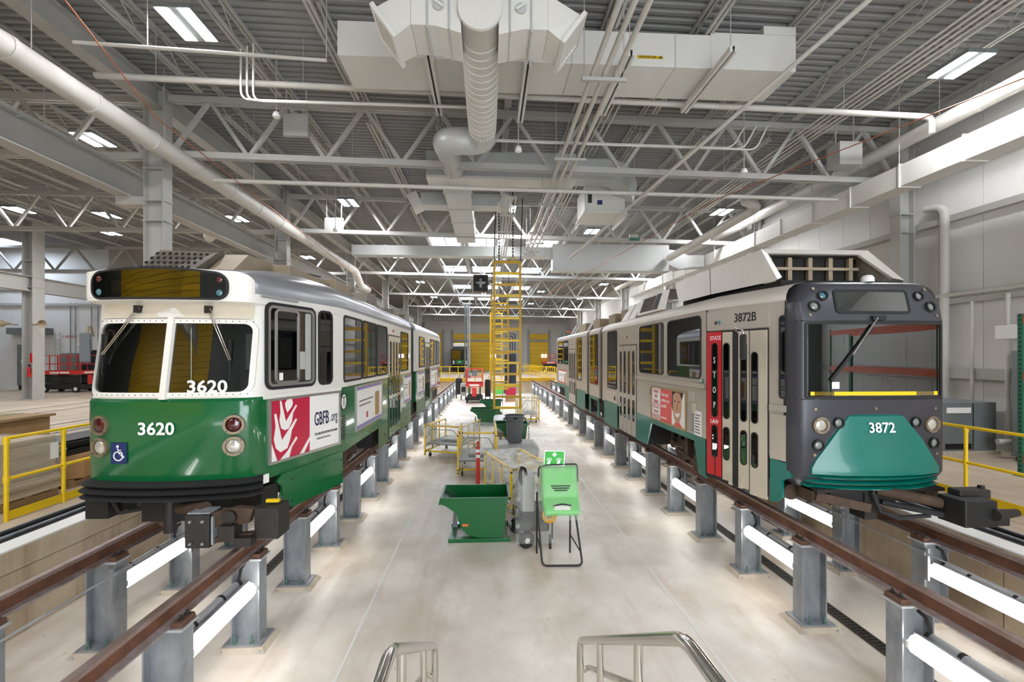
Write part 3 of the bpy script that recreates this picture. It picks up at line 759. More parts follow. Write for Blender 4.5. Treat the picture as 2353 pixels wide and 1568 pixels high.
# turnbuckles with chain links hanging
for x, y, z0, lab in ((7.55, 6.6, 8.95, 'steel turnbuckle link above the right high-bay lamp'), (-5.95, 6.5, 9.0, 'steel turnbuckle link left of the near high-bay lamp')):
    t = thing('turnbuckle', lab, 'link', (x, y, z0))
    for k in range(3): MB().path([(x+0.035*math.cos(a), y, z0+0.1+k*0.13+0.08*math.sin(a)) for a in [i*math.pi/5 for i in range(10)]] if k % 2 == 0 else [(x, y+0.035*math.cos(a), z0+0.1+k*0.13+0.08*math.sin(a)) for a in [i*math.pi/5 for i in range(10)]], 0.012, 6, True).build('chain_link', 'galv_light', t, smooth=60)
    MB().tube((x, y, z0+0.42), (x, y, 9.9), 0.012, 6).build('cable', 'copper', t)
    MB().tube((x, y, z0+0.02), (x, y, z0-0.25), 0.012, 6).build('cable', 'copper', t)

# ---------------------------------------------------------------- high-bay lamps
def highbay():
    t = thing('high_bay_lamp', 'x', 'lamp', (0,0,0), 'high-bay lamps')
    MB().bx(-0.30, 0.30, -0.42, 0.42, 0.012, 0.09).build('housing', 'cabinet_grey', t, bevel=0.008)
    for x in (-0.185, 0.185):
        MB().bx(x-0.10, x+0.10, -0.39, 0.39, 0.006, 0.012).build('diffuser', 'lamp_on', t)
    MB().bx(-0.05, 0.05, -0.2, 0.2, 0.09, 0.15).build('driver', 'steel_white', t)
    for y in (-0.3, 0.3): MB().tube((0, y, 0.09), (0, 0, 0.55), 0.006, 6).build('hanger_wire', 'steel_white', t)
    MB().tube((0, 0, 0.55), (0, 0, 1.13), 0.01, 6).build('hanger_rod', 'steel_white', t)
    return t
hb = highbay(); used = False
def lamp(x, y, z, lab):
    global used
    if not used: o = hb; used = True; o.location = (x, y, z)
    else: o = copy_tree(hb, None, (x, y, z))
    o['label'] = lab
ordn = ['nearest', 'second', 'third', 'fourth', 'fifth', 'sixth', 'seventh']
for row, (x, y0, n) in {'over the green tram': (-5.27, 8.2, 6), 'along the right wall': (9.5, 8.5, 6)}.items():
    for i in range(n): lamp(x, y0+9.2*i, 9.0, 'twin-panel high-bay lamp, %s in the row %s' % (ordn[i], row))
for i, y in enumerate((17.8, 26.8, 36.0, 45.0)): lamp(0.84, y, 9.0, 'twin-panel high-bay lamp, %s in the row over the aisle' % ordn[i])
for i, y in enumerate((20.8, 30.6, 40.6, 50)): lamp(4.9, y, 9.0, 'twin-panel high-bay lamp, %s in the row over the silver tram' % ordn[i])
for i, y in enumerate((12.7, 19.7, 27.2, 36.4)): lamp(-10.6, y, 9.0, 'twin-panel high-bay lamp, %s in the row just beyond the columns' % ordn[i])
for i, (x, y) in enumerate(((-18.7, 19.0), (-15.75, 19.5), (-17.9, 22.3))): lamp(x, y, 9.0, 'twin-panel high-bay lamp in the left side bay, %s of three' % ['leftmost', 'topmost', 'lowest'][i])
for i, (x, y) in enumerate(((-27, 12), (-27, 21), (-5.27, -1.0), (9.5, -0.7), (1.0, -3.0), (-12, 3), (-13, -3.5), (-8, -3.5), (-17.5, -3.0))): lamp(x, y, 9.0, 'twin-panel high-bay lamp outside the view ' + ['beyond the horn speakers', 'beyond the far scissor lift', 'behind the viewer on the left', 'behind the viewer on the right', 'behind the viewer over the aisle', 'over the side bay tracks', 'added to light the middle of the yellow door', 'added to light the near end of the yellow door', 'added to light the far end of the yellow door'][i])  # lamps by the yellow door are added, to brighten its reflection
# ================================================================ RAILS ON POSTS
PY0, PSP = 6.306, 1.262
KMIN, KMAX = -3, 24
def post_y(k): return PY0 + PSP*k + 0.083
def rail(x, lab):
    t = thing('rail', lab, 'rail', (x, 0.6, ZR))
    y0, y1 = 0.8, YE-0.3
    zb = ZR - 0.175
    head = [(-0.036, -0.004), (-0.030, 0), (0.030, 0), (0.036, -0.004), (0.036, -0.034), (0.010, -0.046), (-0.010, -0.046), (-0.036, -0.034)]
    MB().prism([(x+a, ZR+b) for a, b in head], 'y', y0, y1).build('rail_head', 'rail_head', t)
    web = [(-0.012, ZR-0.046), (-0.009, ZR-0.1), (-0.014, ZR-0.145), (0.014, ZR-0.145), (0.009, ZR-0.1), (0.012, ZR-0.046)]
    MB().prism([(x+a, b) for a, b in web[::-1]], 'y', y0, y1).build('rail_web', 'rail_rust', t)
    foot = [(-0.072, zb), (0.072, zb), (0.072, zb+0.012), (0.014, zb+0.031), (-0.014, zb+0.031), (-0.072, zb+0.012)]
    MB().prism([(x+a, b) for a, b in foot], 'y', y0, y1).build('rail_foot', 'rail_foot', t)
    return t
ROWS = {}
for key, x, lab, ais in (('li', CXL+0.7535, 'inner rail of the left track', 1), ('lo', CXL-0.7535, 'outer rail of the left track', 1),
                    ('ri', CXR-0.7535, 'inner rail of the right track', -1), ('ro', CXR+0.7535, 'outer rail of the right track', -1)):
    rail(x, 'rusty brown steel rail on posts, ' + lab)
    ROWS[key] = (x, lab, ais)
ORD = 'first second third fourth fifth sixth seventh eighth ninth tenth eleventh twelfth thirteenth fourteenth'.split()
PD, PW, PTOP = 0.30, 0.165, 0.974
def make_post(ais, full):
    t = thing('rail_post', 'x', 'post', (0,0,0))
    MB().prism([(p, q) for p, q in ibeam_prof(PW, PD, 0.014, 0.011)], 'z', 0.06, PTOP-0.02).build('shaft', 'galv', t)
    MB().bx(-PD/2-0.03, PD/2+0.03, -PW/2-0.025, PW/2+0.025, PTOP-0.02, PTOP).build('cap_plate', 'galv_light', t)
    g = [(-0.26, -0.2), (0.26, -0.2), (0.26, 0.2), (-0.26, 0.2)]; g2 = [(a*0.86, b*0.84) for a, b in g]
    MB().loft([[(a, b, 0) for a, b in g], [(a, b, 0.05) for a, b in g2]], True, True).build('grout_pad', 'grout', t)
    if not full: return t
    MB().bx(-0.2, 0.2, -0.15, 0.15, 0.05, 0.07).build('base_plate', 'galv', t)
    for s in (-1, 1):
        for x in (-0.09, 0.09):
            b = MB(); b.tube((x, s*0.118, 0.06), (x, s*0.118, 0.155), 0.011, 8); b.tube((x, s*0.118, 0.07), (x, s*0.118, 0.09), 0.022, 6); b.build('anchor_bolt', 'bolt_green', t)
    for x in (-0.2, 0.2): MB().tube((x, -0.185, 0.02), (x, -0.2, 0.02), 0.018, 8).build('pad_screw', 'galv_light', t)
    for s in (-1, 1):
        c = MB().prism([(s*0.074, PTOP+0.03), (s*0.09, PTOP+0.045), (s*0.155, PTOP+0.045), (s*0.165, PTOP+0.03), (s*0.165, PTOP), (s*0.074, PTOP)][::s], 'y', -0.085, 0.085).build('rail_clamp', 'clamp_rust', t)
        for y in (-0.042, 0.042):
            b = MB(); b.tube((s*0.125, y, PTOP+0.045), (s*0.125, y, PTOP+0.085), 0.01, 8); b.tube((s*0.125, y, PTOP+0.045), (s*0.125, y, PTOP+0.062), 0.02, 6); b.build('clamp_bolt', 'dark_steel', c)
    return t
plabs = {'li': 'galvanised post under the inner rail of the left track', 'lo': 'galvanised post under the outer rail of the left track',
         'ri': 'galvanised post under the inner rail of the right track', 'ro': 'galvanised post under the outer rail of the right track'}
pf = pn = None
for key, (x, lab, ais) in ROWS.items():
    for k in range(KMIN, KMAX+1):
        near = k <= 5
        if near: 
            if pf is None: o = pf = make_post(1, True)
            else: o = copy_tree(pf)
        else:
            if pn is None: o = pn = make_post(1, False)
            else: o = copy_tree(pn)
        o.location = (x, post_y(k), 0)
        o['label'] = plabs[key] + (', %s from the viewer' % ORD[k-KMIN] if k-KMIN < 14 else ', in the far run'); o['group'] = plabs[key].replace('post under', 'posts under')
# ---- pit lamps between posts
def make_lamp(ais, full):
    # local: +y from near post to far post, ais = side of the aisle
    L0, L1 = 0.11, PSP-0.11
    t = thing('pit_lamp', 'x', 'lamp', (0,0,0))
    pr = [(0.055, -0.085), (0.1, -0.07), (0.13, -0.025), (0.13, 0.03), (0.1, 0.072), (0.055, 0.085)]
    poly = [(ais*a, b) for a, b in pr]
    MB().prism(poly if ais < 0 else poly[::-1], 'y', L0, L1).build('diffuser', 'tube_on', t, smooth=60)
    MB().bx(min(ais*0.02, ais*0.054), max(ais*0.02, ais*0.054), L0-0.02, L1+0.02, -0.09, 0.095).build('spine', 'galv', t)
    if full:
        MB().path([(-ais*0.085, L0, 0.04), (-ais*0.085, L1, 0.04)], 0.05, 12).build('back_tube', 'galv_light', t, smooth=50)
        for y in (L0+0.3, L1-0.3):
            MB().lathe([(0.053, 0), (0.053, 0.035)], (-ais*0.085, y, 0.04), (0,1,0), 12).build('strap', 'dark_steel', t, smooth=50)
        MB().path([(-ais*0.02, L1+0.0, 0.05), (-ais*0.02, L1-0.06, 0.14), (-ais*0.02, L1-0.02, 0.24), (-ais*0.02, L1+0.05, 0.26)], 0.016, 8).build('cable_loop', 'rubber', t, smooth=50)
        for y in (L0, L1): MB().bx(min(ais*0.06, ais*0.135), max(ais*0.06, ais*0.135), y-0.015, y+0.01, -0.03, 0.03).build('end_cap', 'white', t)
    return t
lprot = {}
llabs = {'li': 'bright tube lamp at the inner rail of the left track', 'lo': 'bright tube lamp at the outer rail of the left track',
         'ri': 'bright tube lamp at the inner rail of the right track', 'ro': 'bright tube lamp at the outer rail of the right track'}
for key, (x, lab, ais) in ROWS.items():
    k0 = {'li': -2, 'lo': -3, 'ri': -3, 'ro': -2}[key]
    for k in range(k0, KMAX, 2):
        full = k <= 6
        pk = (ais, full)
        if pk not in lprot: o = lprot[pk] = make_lamp(ais, full)
        else: o = copy_tree(lprot[pk])
        o.location = (x, post_y(k), 0.645)
        o['label'] = llabs[key] + (', %s from the viewer' % ORD[(k-k0)//2] if k-k0 < 18 else ', in the far run'); o['group'] = llabs[key].replace('lamp at', 'lamps at')
# tie rods along the outer rows
for key, s in (('lo', 1), ('ro', -1)):
    x = ROWS[key][0] + s*0.19
    t = thing('tie_rod', 'thin galvanised rod along the outer posts of the %s track' % ('left' if key == 'lo' else 'right'), 'rod', (x, 2, 0.86))
    MB().tube((x, 1.0, 0.865), (x, YE-2, 0.865), 0.011, 8).build('rod', 'galv_light', t)
    for k in range(-3, 8):
        MB().bx(x-0.02, x+0.02, post_y(k)-0.14, post_y(k)-0.02, 0.84, 0.89).build('rod_bracket', 'galv', t)
        MB().bx(min(x, x-s*0.03), max(x, x-s*0.03), post_y(k)-0.16, post_y(k)-0.12, 0.55, 0.93).build('strut', 'galv', t)

# ================================================================ YELLOW GUARDRAILS
def guardrail(x, y0, y1, posts, lab):
    t = thing('guardrail', lab, 'railing', (x, y0, ZS))
    for nm, z in (('top_rail', ZS+1.1), ('mid_rail', ZS+0.56)):
        MB().tube((x, y0, z), (x, y1, z), 0.024, 10).build(nm, 'yellow', t, smooth=50)
    MB().bx(x-0.006, x+0.006, y0, y1, ZS+0.015, ZS+0.13).build('toe_board', 'yellow', t)
    for y in posts:
        p = MB().tube((x, y, ZS), (x, y, ZS+1.1), 0.026, 10).build('post', 'yellow', t, smooth=50)
        for z in (ZS+0.56, ZS+1.07): MB().tube((x, y, z-0.05), (x, y, z+0.035), 0.034, 10).build('fitting', 'yellow', p, smooth=50)
    return t
guardrail(-6.32, 6.24, 36, [6.26, 7.06] + [8.9+1.83*i for i in range(14)], 'yellow pipe guardrail beside the wrapped pallets on the left')
guardrail(7.3, 1.5, 36, [2.75, 4.6, 6.45] + [8.3+1.83*i for i in range(15)], 'yellow pipe guardrail beside the grey switch cabinets on the right')
def end_gate(x0, x1, y, lab):
    t = thing('end_gangway', lab, 'gangway', (x0, y, ZS))
    MB().bx(x0, x1, y-0.25, y-0.1, ZS+0.0, ZS+0.28).build('front_beam', 'yellow_deep', t)
    MB().bx(x0, x1, y-0.1, y+0.6, ZS+0.2, ZS+0.26).build('walkway', 'yellow', t)
    n = max(2, int((x1-x0)/0.6))
    for i in range(n+1):
        xx = x0 + (x1-x0)*i/n
        MB().bx(xx-0.025, xx+0.025, y-0.2, y-0.15, ZS+0.28, ZS+1.25).build('post', 'yellow', t)
    for z in (0.75, 1.25): MB().bx(x0, x1, y-0.2, y-0.15, ZS+z-0.025, ZS+z+0.025).build('rail', 'yellow', t)
    return t
end_gate(-5.3, -1.75, YE, 'yellow end gangway across the left track at the end of the pit')
end_gate(2.9, 5.8, YE, 'yellow end gangway across the right track at the end of the pit')
def side_pickets(x, y0, y1, lab, xe):
    t = thing('picket_railing', lab, 'railing', (x, y0, ZS))
    n = int((y1-y0)/0.75)
    for i in range(n+1):
        f = i/n; MB().bx(x+(xe-x)*f-0.02, x+(xe-x)*f+0.02, y0+(y1-y0)*f, y0+(y1-y0)*f+0.04, ZS, ZS+1.15).build('picket', 'yellow', t)
    for z in (0.15, 0.6, 1.12): MB().bar((x, y0, ZS+z), (xe, y1, ZS+z), 0.04, 0.05).build('rail', 'yellow', t)
side_pickets(6.0, YE+0.2, 56, 'yellow picket railing receding beyond the right end of the pit', 4.6)
side_pickets(-5.4, YE+0.2, 46, 'yellow picket railing beyond the left end of the pit', -5.4)
side_pickets(2.6, YE+0.2, 52, 'yellow picket railing beyond the pit beside the dark cabinets', 3.6)

# ================================================================ HANGING YELLOW GANGWAY FRAMES
def gangway(y, lab, near):
    X0, X1, Z0, Z1 = 0.22, 1.262, 1.228, 6.68
    t = thing('hanging_gangway', lab, 'gangway', (0.74, y, Z0), 'hanging yellow gangways')
    for x in (X0+0.04, X1-0.04): MB().bx(x-0.042, x+0.042, y, y+0.1, Z0, Z1).build('stile', 'yellow_deep', t, bevel=0.004)
    n = 13
    for i in range(n+1):
        z = Z0+0.035 + (Z1-Z0-0.07)*i/n
        h = 0.042 if i not in (2, 7) else 0.06
        MB().bx(X0+0.072, X1-0.072, y+0.01, y+0.09, z-h, z+h).build('rung', 'yellow_deep' if i % 2 else 'yellow', t)
    # hoist hook and chain
    hk = MB().path([(0.95+0.06*math.cos(a), y+0.05, Z1+0.08+0.08*math.sin(a)) for a in [i*2*math.pi/12 for i in range(12)]], 0.018, 6, True).build('lifting_eye', 'yellow_deep', t, smooth=60)
    for xx, zt in ((0.95, 10.0), (0.44, 10.0)):
        ch = MB(); z = Z1+0.16 if xx > .9 else Z1+0.02; i = 0
        while z < zt:
            ch.obox((xx, y+0.05, z), 0.075, 0.05 if i % 2 else 0.014, 0.014 if i % 2 else 0.05, (0,0,1), (1,0,0)); z += 0.06; i += 1
            if not near: z += 0.06
        o = ch.build('hoist_chain', 'chain_black', t); o['kind'] = 'stuff'
    for xx in (X0+0.04, X1-0.02):
        MB().path([(xx, y+0.05, Z1), (xx+0.02, y+0.05, Z1+1.0), (xx+0.06, y+0.05, 9.0)], 0.018, 6).build('cable', 'rubber', t)
    MB().bx(0.2, 1.1, y-0.05, y+0.15, 9.0, 9.06).build('hanger_strut', 'steel_white', t)
    return t
for i, y in enumerate((16.5, 26.0, 36.6)):
    gangway(y, 'tall yellow ladder-like gangway hanging from chains, %s of the row' % ['nearest', 'second', 'farthest'][i], i == 0)

# ================================================================ STAINLESS STAIR HANDRAILS AT THE BOTTOM OF THE VIEW
def handrail(x, yb, zb, lab, s):
    t = thing('stair_handrail', lab, 'handrail', (x, yb, 0))
    ye, ze = 2.85, 1.36
    r = 0.022
    def on(y): return zb + (ze-zb)*(y-yb)/(ye-yb)
    MB().path(fillet([(x+s*0.0, 0.35, zb+0.03), (x, yb, zb), (x, ye, ze), (x, ye+0.02, ze-0.12), (x, ye, ze-0.42)], 0.07, 6), r, 14).build('top_rail', 'stainless', t, smooth=50)
    MB().path(fillet([(x+s*0.08, 1.2, zb-0.16), (x+s*0.08, ye+0.12, ze-0.26), (x+s*0.02, ye+0.16, ze-0.32)], 0.05, 4), 0.018, 12).build('grab_rail', 'stainless', t, smooth=50)
    for y in (1.75, 2.35, 2.85): 
        MB().tube((x, y, on(y)), (x, y, 0.0), 0.019, 12).build('post', 'stainless', t, smooth=50)
        MB().tube((x, y, 0.0), (x, y, 0.015), 0.05, 12).build('foot_flange', 'stainless', t, smooth=50)
handrail(-0.33, 1.56, 2.18, 'stainless steel stair handrail at the bottom edge, left of the pair', -1)
handrail(0.60, 1.33, 2.33, 'stainless steel stair handrail at the bottom edge, right of the pair', 1)
# ================================================================ TRAM HELPERS
def interp(tab, x):
    x = abs(x)
    for (a, ya), (b, yb) in zip(tab, tab[1:]):
        if x <= b: return ya + (yb-ya)*(x-a)/(b-a)
    return tab[-1][1]
class Tram:
    def __init__(s, root, cx, tab, side_ends, wt):
        s.lift = 0.0; s.t = root; s.cx = cx; s.tab = tab; s.wt = wt; s.ye = side_ends
    def plan(s, front_only=False):
        half = [(d, y) for d, y in s.tab]
        if not front_only: half = half + [(s.tab[-1][0], s.ye)]
        return [(-d, y) for d, y in half[::-1]][:-1] + half if half[0][0] == 0 else [(-d, y) for d, y in half[::-1]] + half
    def weight(s, d):
        return max(0.0, min(1.0, (s.wt[1]-abs(d))/(s.wt[1]-s.wt[0])))
    def ringpts(s, z, shift, k, pl):
        out = []
        for d, y in pl:
            out.append((s.cx + d*k, y + shift*s.weight(d), z + s.lift*(1-k*k)*min(1.0, max(0.0, (y-5.0)/1.6))))
        return out
    def band(s, name, rings, mat, skip=None, front_only=False, parent=None, smooth=35, keep=None):
        pl = s.plan(front_only)
        R = [s.ringpts(z, sh, k, pl) for z, sh, k in rings]
        m = MB(); n = len(pl)
        vs = [p for r in R for p in r]; fs = []
        for i in range(len(R)-1):
            for j in range(n-1):
                dm = (pl[j][0]+pl[j+1][0])/2; zm = (rings[i][0]+rings[i+1][0])/2
                if skip and skip(dm, zm): continue
                fs.append((i*n+j, i*n+j+1, (i+1)*n+j+1, (i+1)*n+j))
        m.add(vs, fs)
        return m.build(name, mat, parent or s.t, smooth=smooth)
    def fmap(s, u, v, off, sh):
        return (s.cx+u, interp(s.tab, u) + sh(v)*s.weight(u) - off, v)
    def patch(s, name, mat, u0, u1, v0, v1, r, off, sh, arch=0.0, parent=None, n=18, r0=None):
        # rounded patch on the curved front; r = right-corner radius, r0 = left-corner radius
        r0 = r if r0 is None else r0
        us = sorted(set([u0 + r0*(1-math.cos(math.radians(a)))for a in range(0, 91, 15)] + [u1 - r*(1-math.cos(math.radians(a))) for a in range(0, 91, 15)] + [u0+(u1-u0)*i/n for i in range(n+1)]))
        top, bot = [], []
        um, w = (u0+u1)/2, (u1-u0)/2
        for u in us:
            d = 0.0
            if u < u0+r0: d = r0 - math.sqrt(max(0, r0*r0-(u0+r0-u)**2))
            if u > u1-r: d = max(d, r - math.sqrt(max(0, r*r-(u-u1+r)**2)))
            a = arch*(1-((u-um)/w)**2)
            lo, hi = v0+d, max(v0+d, v1-d+a)
            col = [lo+(hi-lo)*k/4 for k in range(5)]
            top.append([s.fmap(u, v, off, sh) for v in col])
        m = MB().loft(top[::-1], False)
        return m.build(name, mat, parent or s.t, smooth=40)
    def pring(s, name, mat, u0, u1, v0, v1, r, w, off, sh, arch=0.0, parent=None, r0=None, thick=0.02):
        def outline(u0, u1, v0, v1, r, r0):
            pts = []
            for cu, cv, rr_, a0 in ((u1-r, v0+r, r, -90), (u1-r, v1-r, r, 0), (u0+r0, v1-r0, r0, 90), (u0+r0, v0+r0, r0, 180)):
                for i in range(6):
                    a = math.radians(a0+90*i/5); pts.append((cu+rr_*math.cos(a), cv+rr_*math.sin(a)))
                # long edges: add mid points so that the ring follows the curved front
                if a0 in (0, 180):
                    x0_, y0_ = pts[-1]
                    nx = (u0+r0) if a0 == 0 else (u1-r)
                    for k in range(1, 8): pts.append((x0_+(nx-x0_)*k/8, y0_))
            return pts
        r0 = r if r0 is None else r0
        o, i_ = outline(u0, u1, v0, v1, r, r0), outline(u0+w, u1-w, v0+w, v1-w, max(0.005, r-w), max(0.005, r0-w))
        um, hw = (u0+u1)/2, (u1-u0)/2
        A = lambda u, v: v + (arch*(1-((u-um)/hw)**2) if v > (v0+v1)/2 else 0)
        P = lambda pts, of: [s.fmap(u, A(u, v), of, sh) for u, v in pts]
        return MB().loft([P(o, off), P(o, off+thick), P(i_, off+thick), P(i_, off)], True, False, True).build(name, mat, parent or s.t, smooth=50)
def side_window(root, fr, u0, u1, v0, v1, r=0.07, bw=0.02, fmat='rubber', glass='glass_dark', name='window'):
    w = MB().ring(rr(u0, u1, v0, v1, r), rr(u0+bw, u1-bw, v0+bw, v1-bw, max(0.01, r-bw)), fr, 0.0, 0.016).build(name + '_frame', fmat, root, smooth=40)
    MB().plate(rr(u0+bw*0.8, u1-bw*0.8, v0+bw*0.8, v1-bw*0.8, max(0.01, r-bw*0.8)), fr, 0.002, 0.008).build(name + '_pane', glass, w)
    return w
def slot_pane(parent, fr, u, v0, v1, w, off):
    p = MB().ring(rr(u-w/2, u+w/2, v0, v1, w/2), rr(u-w/2+0.012, u+w/2-0.012, v0+0.012, v1-0.012, w/2-0.012), fr, off, off+0.008).build('pane_gasket', 'rubber', parent, smooth=40)
    MB().plate(rr(u-w/2+0.01, u+w/2-0.01, v0+0.01, v1-0.01, w/2-0.01), fr, off, off+0.003).build('pane', 'glass_dark', parent)
def box_on(root, name, mat, fr, u0, u1, v0, v1, t, r=0.005, t0=0.0, bevel=0):
    return MB().plate(rr(u0, u1, v0, v1, r, 2), fr, t0, t).build(name, mat, root, bevel=bevel)
def bogie(root, cx, y0, y1, name='bogie'):
    ym = (y0+y1)/2
    b = MB()
    for s in (-1, 1):
        b.bx(cx+s*0.86-0.06, cx+s*0.86+0.06, y0+0.1, y1-0.1, ZR+0.32, ZR+0.46)
    b.bx(cx-0.95, cx+0.95, ym-0.18, ym+0.18, ZR+0.3, ZR+0.5)
    f = b.build(name, 'truck_brown', root)
    for y in (y0+0.32, y1-0.32):
        for s in (-1, 1):
            x = cx+s*0.75
            MB().lathe([(0.33, -0.02), (0.36, 0.0), (0.36, 0.02), (0.334, 0.025), (0.334, 0.12), (0.12, 0.12)], (x-s*0.06, y, ZR+0.335), (s,0,0), 24).build('wheel', 'truck_brown', f, smooth=40)
            MB().tube((x+s*0.06, y, ZR+0.335), (x+s*0.25, y, ZR+0.335), 0.11, 14, 0.085).build('axle_box', 'truck_brown', f, smooth=40)
            for e in (-0.16, 0.16): MB().tube((x+s*0.14, y+e, ZR+0.35), (x+s*0.14, y+e, ZR+0.62), 0.055, 10).build('spring', 'dark_steel', f, smooth=40)
        MB().tube((cx-0.7, y, ZR+0.335), (cx+0.7, y, ZR+0.335), 0.07, 12).build('axle', 'dark_steel', f, smooth=40)
    for s in (-1, 1):
        MB().tube((cx+s*1.02, ym-0.45, ZR+0.2), (cx+s*1.02, ym+0.35, ZR+0.3), 0.03, 10).build('brake_rod', 'truck_brown', f, smooth=40)
        MB().tube((cx+s*0.96, ym-0.5, ZR+0.2), (cx+s*1.1, ym-0.5, ZR+0.2), 0.1, 14).build('damper_end', 'truck_brown', f, smooth=40)
        MB().bx(cx+s*1.0-0.04, cx+s*1.0+0.04, ym-0.1, ym+0.02, ZR+0.2, ZR+0.7).build('hanger', 'truck_brown', f)
    MB().bx(cx-0.55, cx+0.55, y0+0.55, y1-0.55, ZR+0.16, ZR+0.3).build('track_brake', 'dark_steel', f)
    return f
def round_lamp(root, fr, u, v, r, lens, ring='bronze_ring', off=0.0, dome=0.035):
    l = MB().ring(circ(u, v, r), circ(u, v, r*0.74), fr, off-0.03, off+0.018).build('lamp_ring', ring, root, smooth=40)
    O, U, W, N = fr
    MB().lathe([(r*0.76, 0), (r*0.7, dome*0.45), (r*0.45, dome*0.85), (r*0.05, dome)], O+U*u+W*v+N*(off-0.01), N, 20).build('lamp_lens', lens, l, smooth=60)
    for k in range(4):
        a = 0.78+k*math.pi/2
        MB().plate(circ(u+r*0.88*math.cos(a), v+r*0.88*math.sin(a), r*0.055, 6), fr, off+0.018, off+0.022).build('screw', 'dark_steel', l)
    return l

# ================================================================ GREEN AND WHITE TRAM 3620 (left track)
T7 = thing('tram', 'green and white tram numbered 3620 standing on the left track', 'tram', (CXL, 4.8, ZR))
tab7 = [(0, 4.875), (0.12, 4.878), (0.28, 4.885), (0.42, 4.9), (0.55, 4.92), (0.70, 4.955), (0.80, 4.99), (0.85, 5.03), (0.885, 5.09), (0.9185, 5.20), (1.32, 6.47)]
t7 = Tram(T7, CXL, tab7, 12.35, (0.86, 0.95)); t7.lift = 0.24
t7.band('lower_body', [(1.80, 0.06, 1), (1.88, 0.01, 1), (2.55, 0, 1), (2.70, 0.0, 1), (2.735, 0.03, 1)], 't7_green')
def sh_w(z): return 0.03 + (z-2.735)*0.16
t7.band('upper_body', [(2.735, 0.03, 1), (2.79, sh_w(2.79), 1), (3.55, sh_w(3.55), 1), (3.755, 0.19, 1)], 't7_white', skip=lambda d, z: abs(d) < 0.79 and 2.79 < z < 3.55)
t7.band('sign_box', [(3.755, 0.19, 1), (3.765, -0.03, 1), (3.80, -0.04, 1), (3.865, -0.04, 1)], 't7_white')
t7.band('roof', [(3.865, -0.04, 1), (3.93, -0.035, 1), (4.0, -0.035, 0.99), (4.07, -0.02, 0.955), (4.12, 0.10, 0.84), (4.15, 0.36, 0.6), (4.17, 0.62, 0.3), (4.175, 0.8, 0.0)], 't7_roof', smooth=60)
def sh_b(z): return -0.042
t7.patch('sign_surround', 't7_white', -0.88, 0.87, 3.80, 4.06, 0.08, 0.002, sh_b, arch=0.045)
t7.pring('sign_gasket', 'rubber', -0.735, 0.665, 3.772, 4.055, 0.11, 0.022, 0.004, sh_b, arch=0.055, thick=0.015)
t7.patch('sign_backing', 'sign_olive', -0.72, 0.65, 3.787, 4.04, 0.09, 0.006, sh_b, arch=0.055)
t7.patch('sign_display', 'interior_dark', -0.53, 0.47, 3.81, 4.02, 0.01, 0.0085, sh_b, arch=0.02)
t7.patch('sign_route', 'sign_yellow', -0.49, -0.375, 3.835, 3.965, 0.004, 0.011, sh_b)
t7.patch('sign_text_bar', 'sign_yellow', -0.34, 0.40, 3.875, 3.93, 0.004, 0.011, sh_b)
t7.patch('sign_glass', 'glass_sign', -0.72, 0.65, 3.787, 4.04, 0.09, 0.016, sh_b, arch=0.056)
for u, v, mt in ((0.58, 3.99, 'lamp_red'), (0.58, 3.85, 'lamp_blue'), (-0.63, 3.85, 'lamp_blue'), (-0.63, 3.99, 'lamp_red')):
    MB().lathe([(0.035, 0), (0.028, 0.008), (0.005, 0.012)], V(t7.fmap(u, v, 0.014, sh_b)), (0,-1,0), 14).build('marker_lamp', mt, T7, smooth=60)
# windscreen
t7.pring('windscreen_frame', 't7_white', -0.845, 0.845, 2.755, 3.585, 0.13, 0.045, 0.0, sh_w, thick=0.022)
for nm, u0, u1, r0, r1 in (('windscreen_pane', -0.80, -0.035, 0.09, 0.01), ('windscreen_pane', 0.035, 0.80, 0.01, 0.09)):
    t7.patch(nm, 'glass_wind', u0, u1, 2.798, 3.545, r1, 0.004, sh_w, r0=r0)
p = MB(); p.loft([[t7.fmap(u, z, o, sh_w) for u, o in ((-0.04, 0.0), (-0.03, 0.04), (0.03, 0.04), (0.04, 0.0))] for z in (2.73, 3.2, 3.66)], False)
p.build('centre_pillar', 't7_white', T7)
t7.patch('header_panel', 't7_cream', -0.80, 0.80, 3.595, 3.75, 0.02, 0.003, lambda z: 0.19 - (3.755-z)*0.3)
MB().loft([[t7.fmap(-0.28, 3.615, 0.004, sh_w), t7.fmap(0, 3.60, 0.05, sh_w), t7.fmap(0.28, 3.615, 0.004, sh_w)], [t7.fmap(-0.03, 3.70, 0.0, lambda z: 0.17), t7.fmap(0, 3.705, 0.03, lambda z: 0.17), t7.fmap(0.03, 3.70, 0.0, lambda z: 0.17)]], False).build('header_gusset', 't7_white', T7)
sc7 = MB()
for k in range(26):
    u = -0.80 + 1.6*k/25
    for v in (2.775, 3.565): sc7.ball(t7.fmap(u, v, 0.021, sh_w), 0.006, 6, 4)
o = sc7.build('frame_screws', 'dark_steel', T7); o['kind'] = 'stuff'
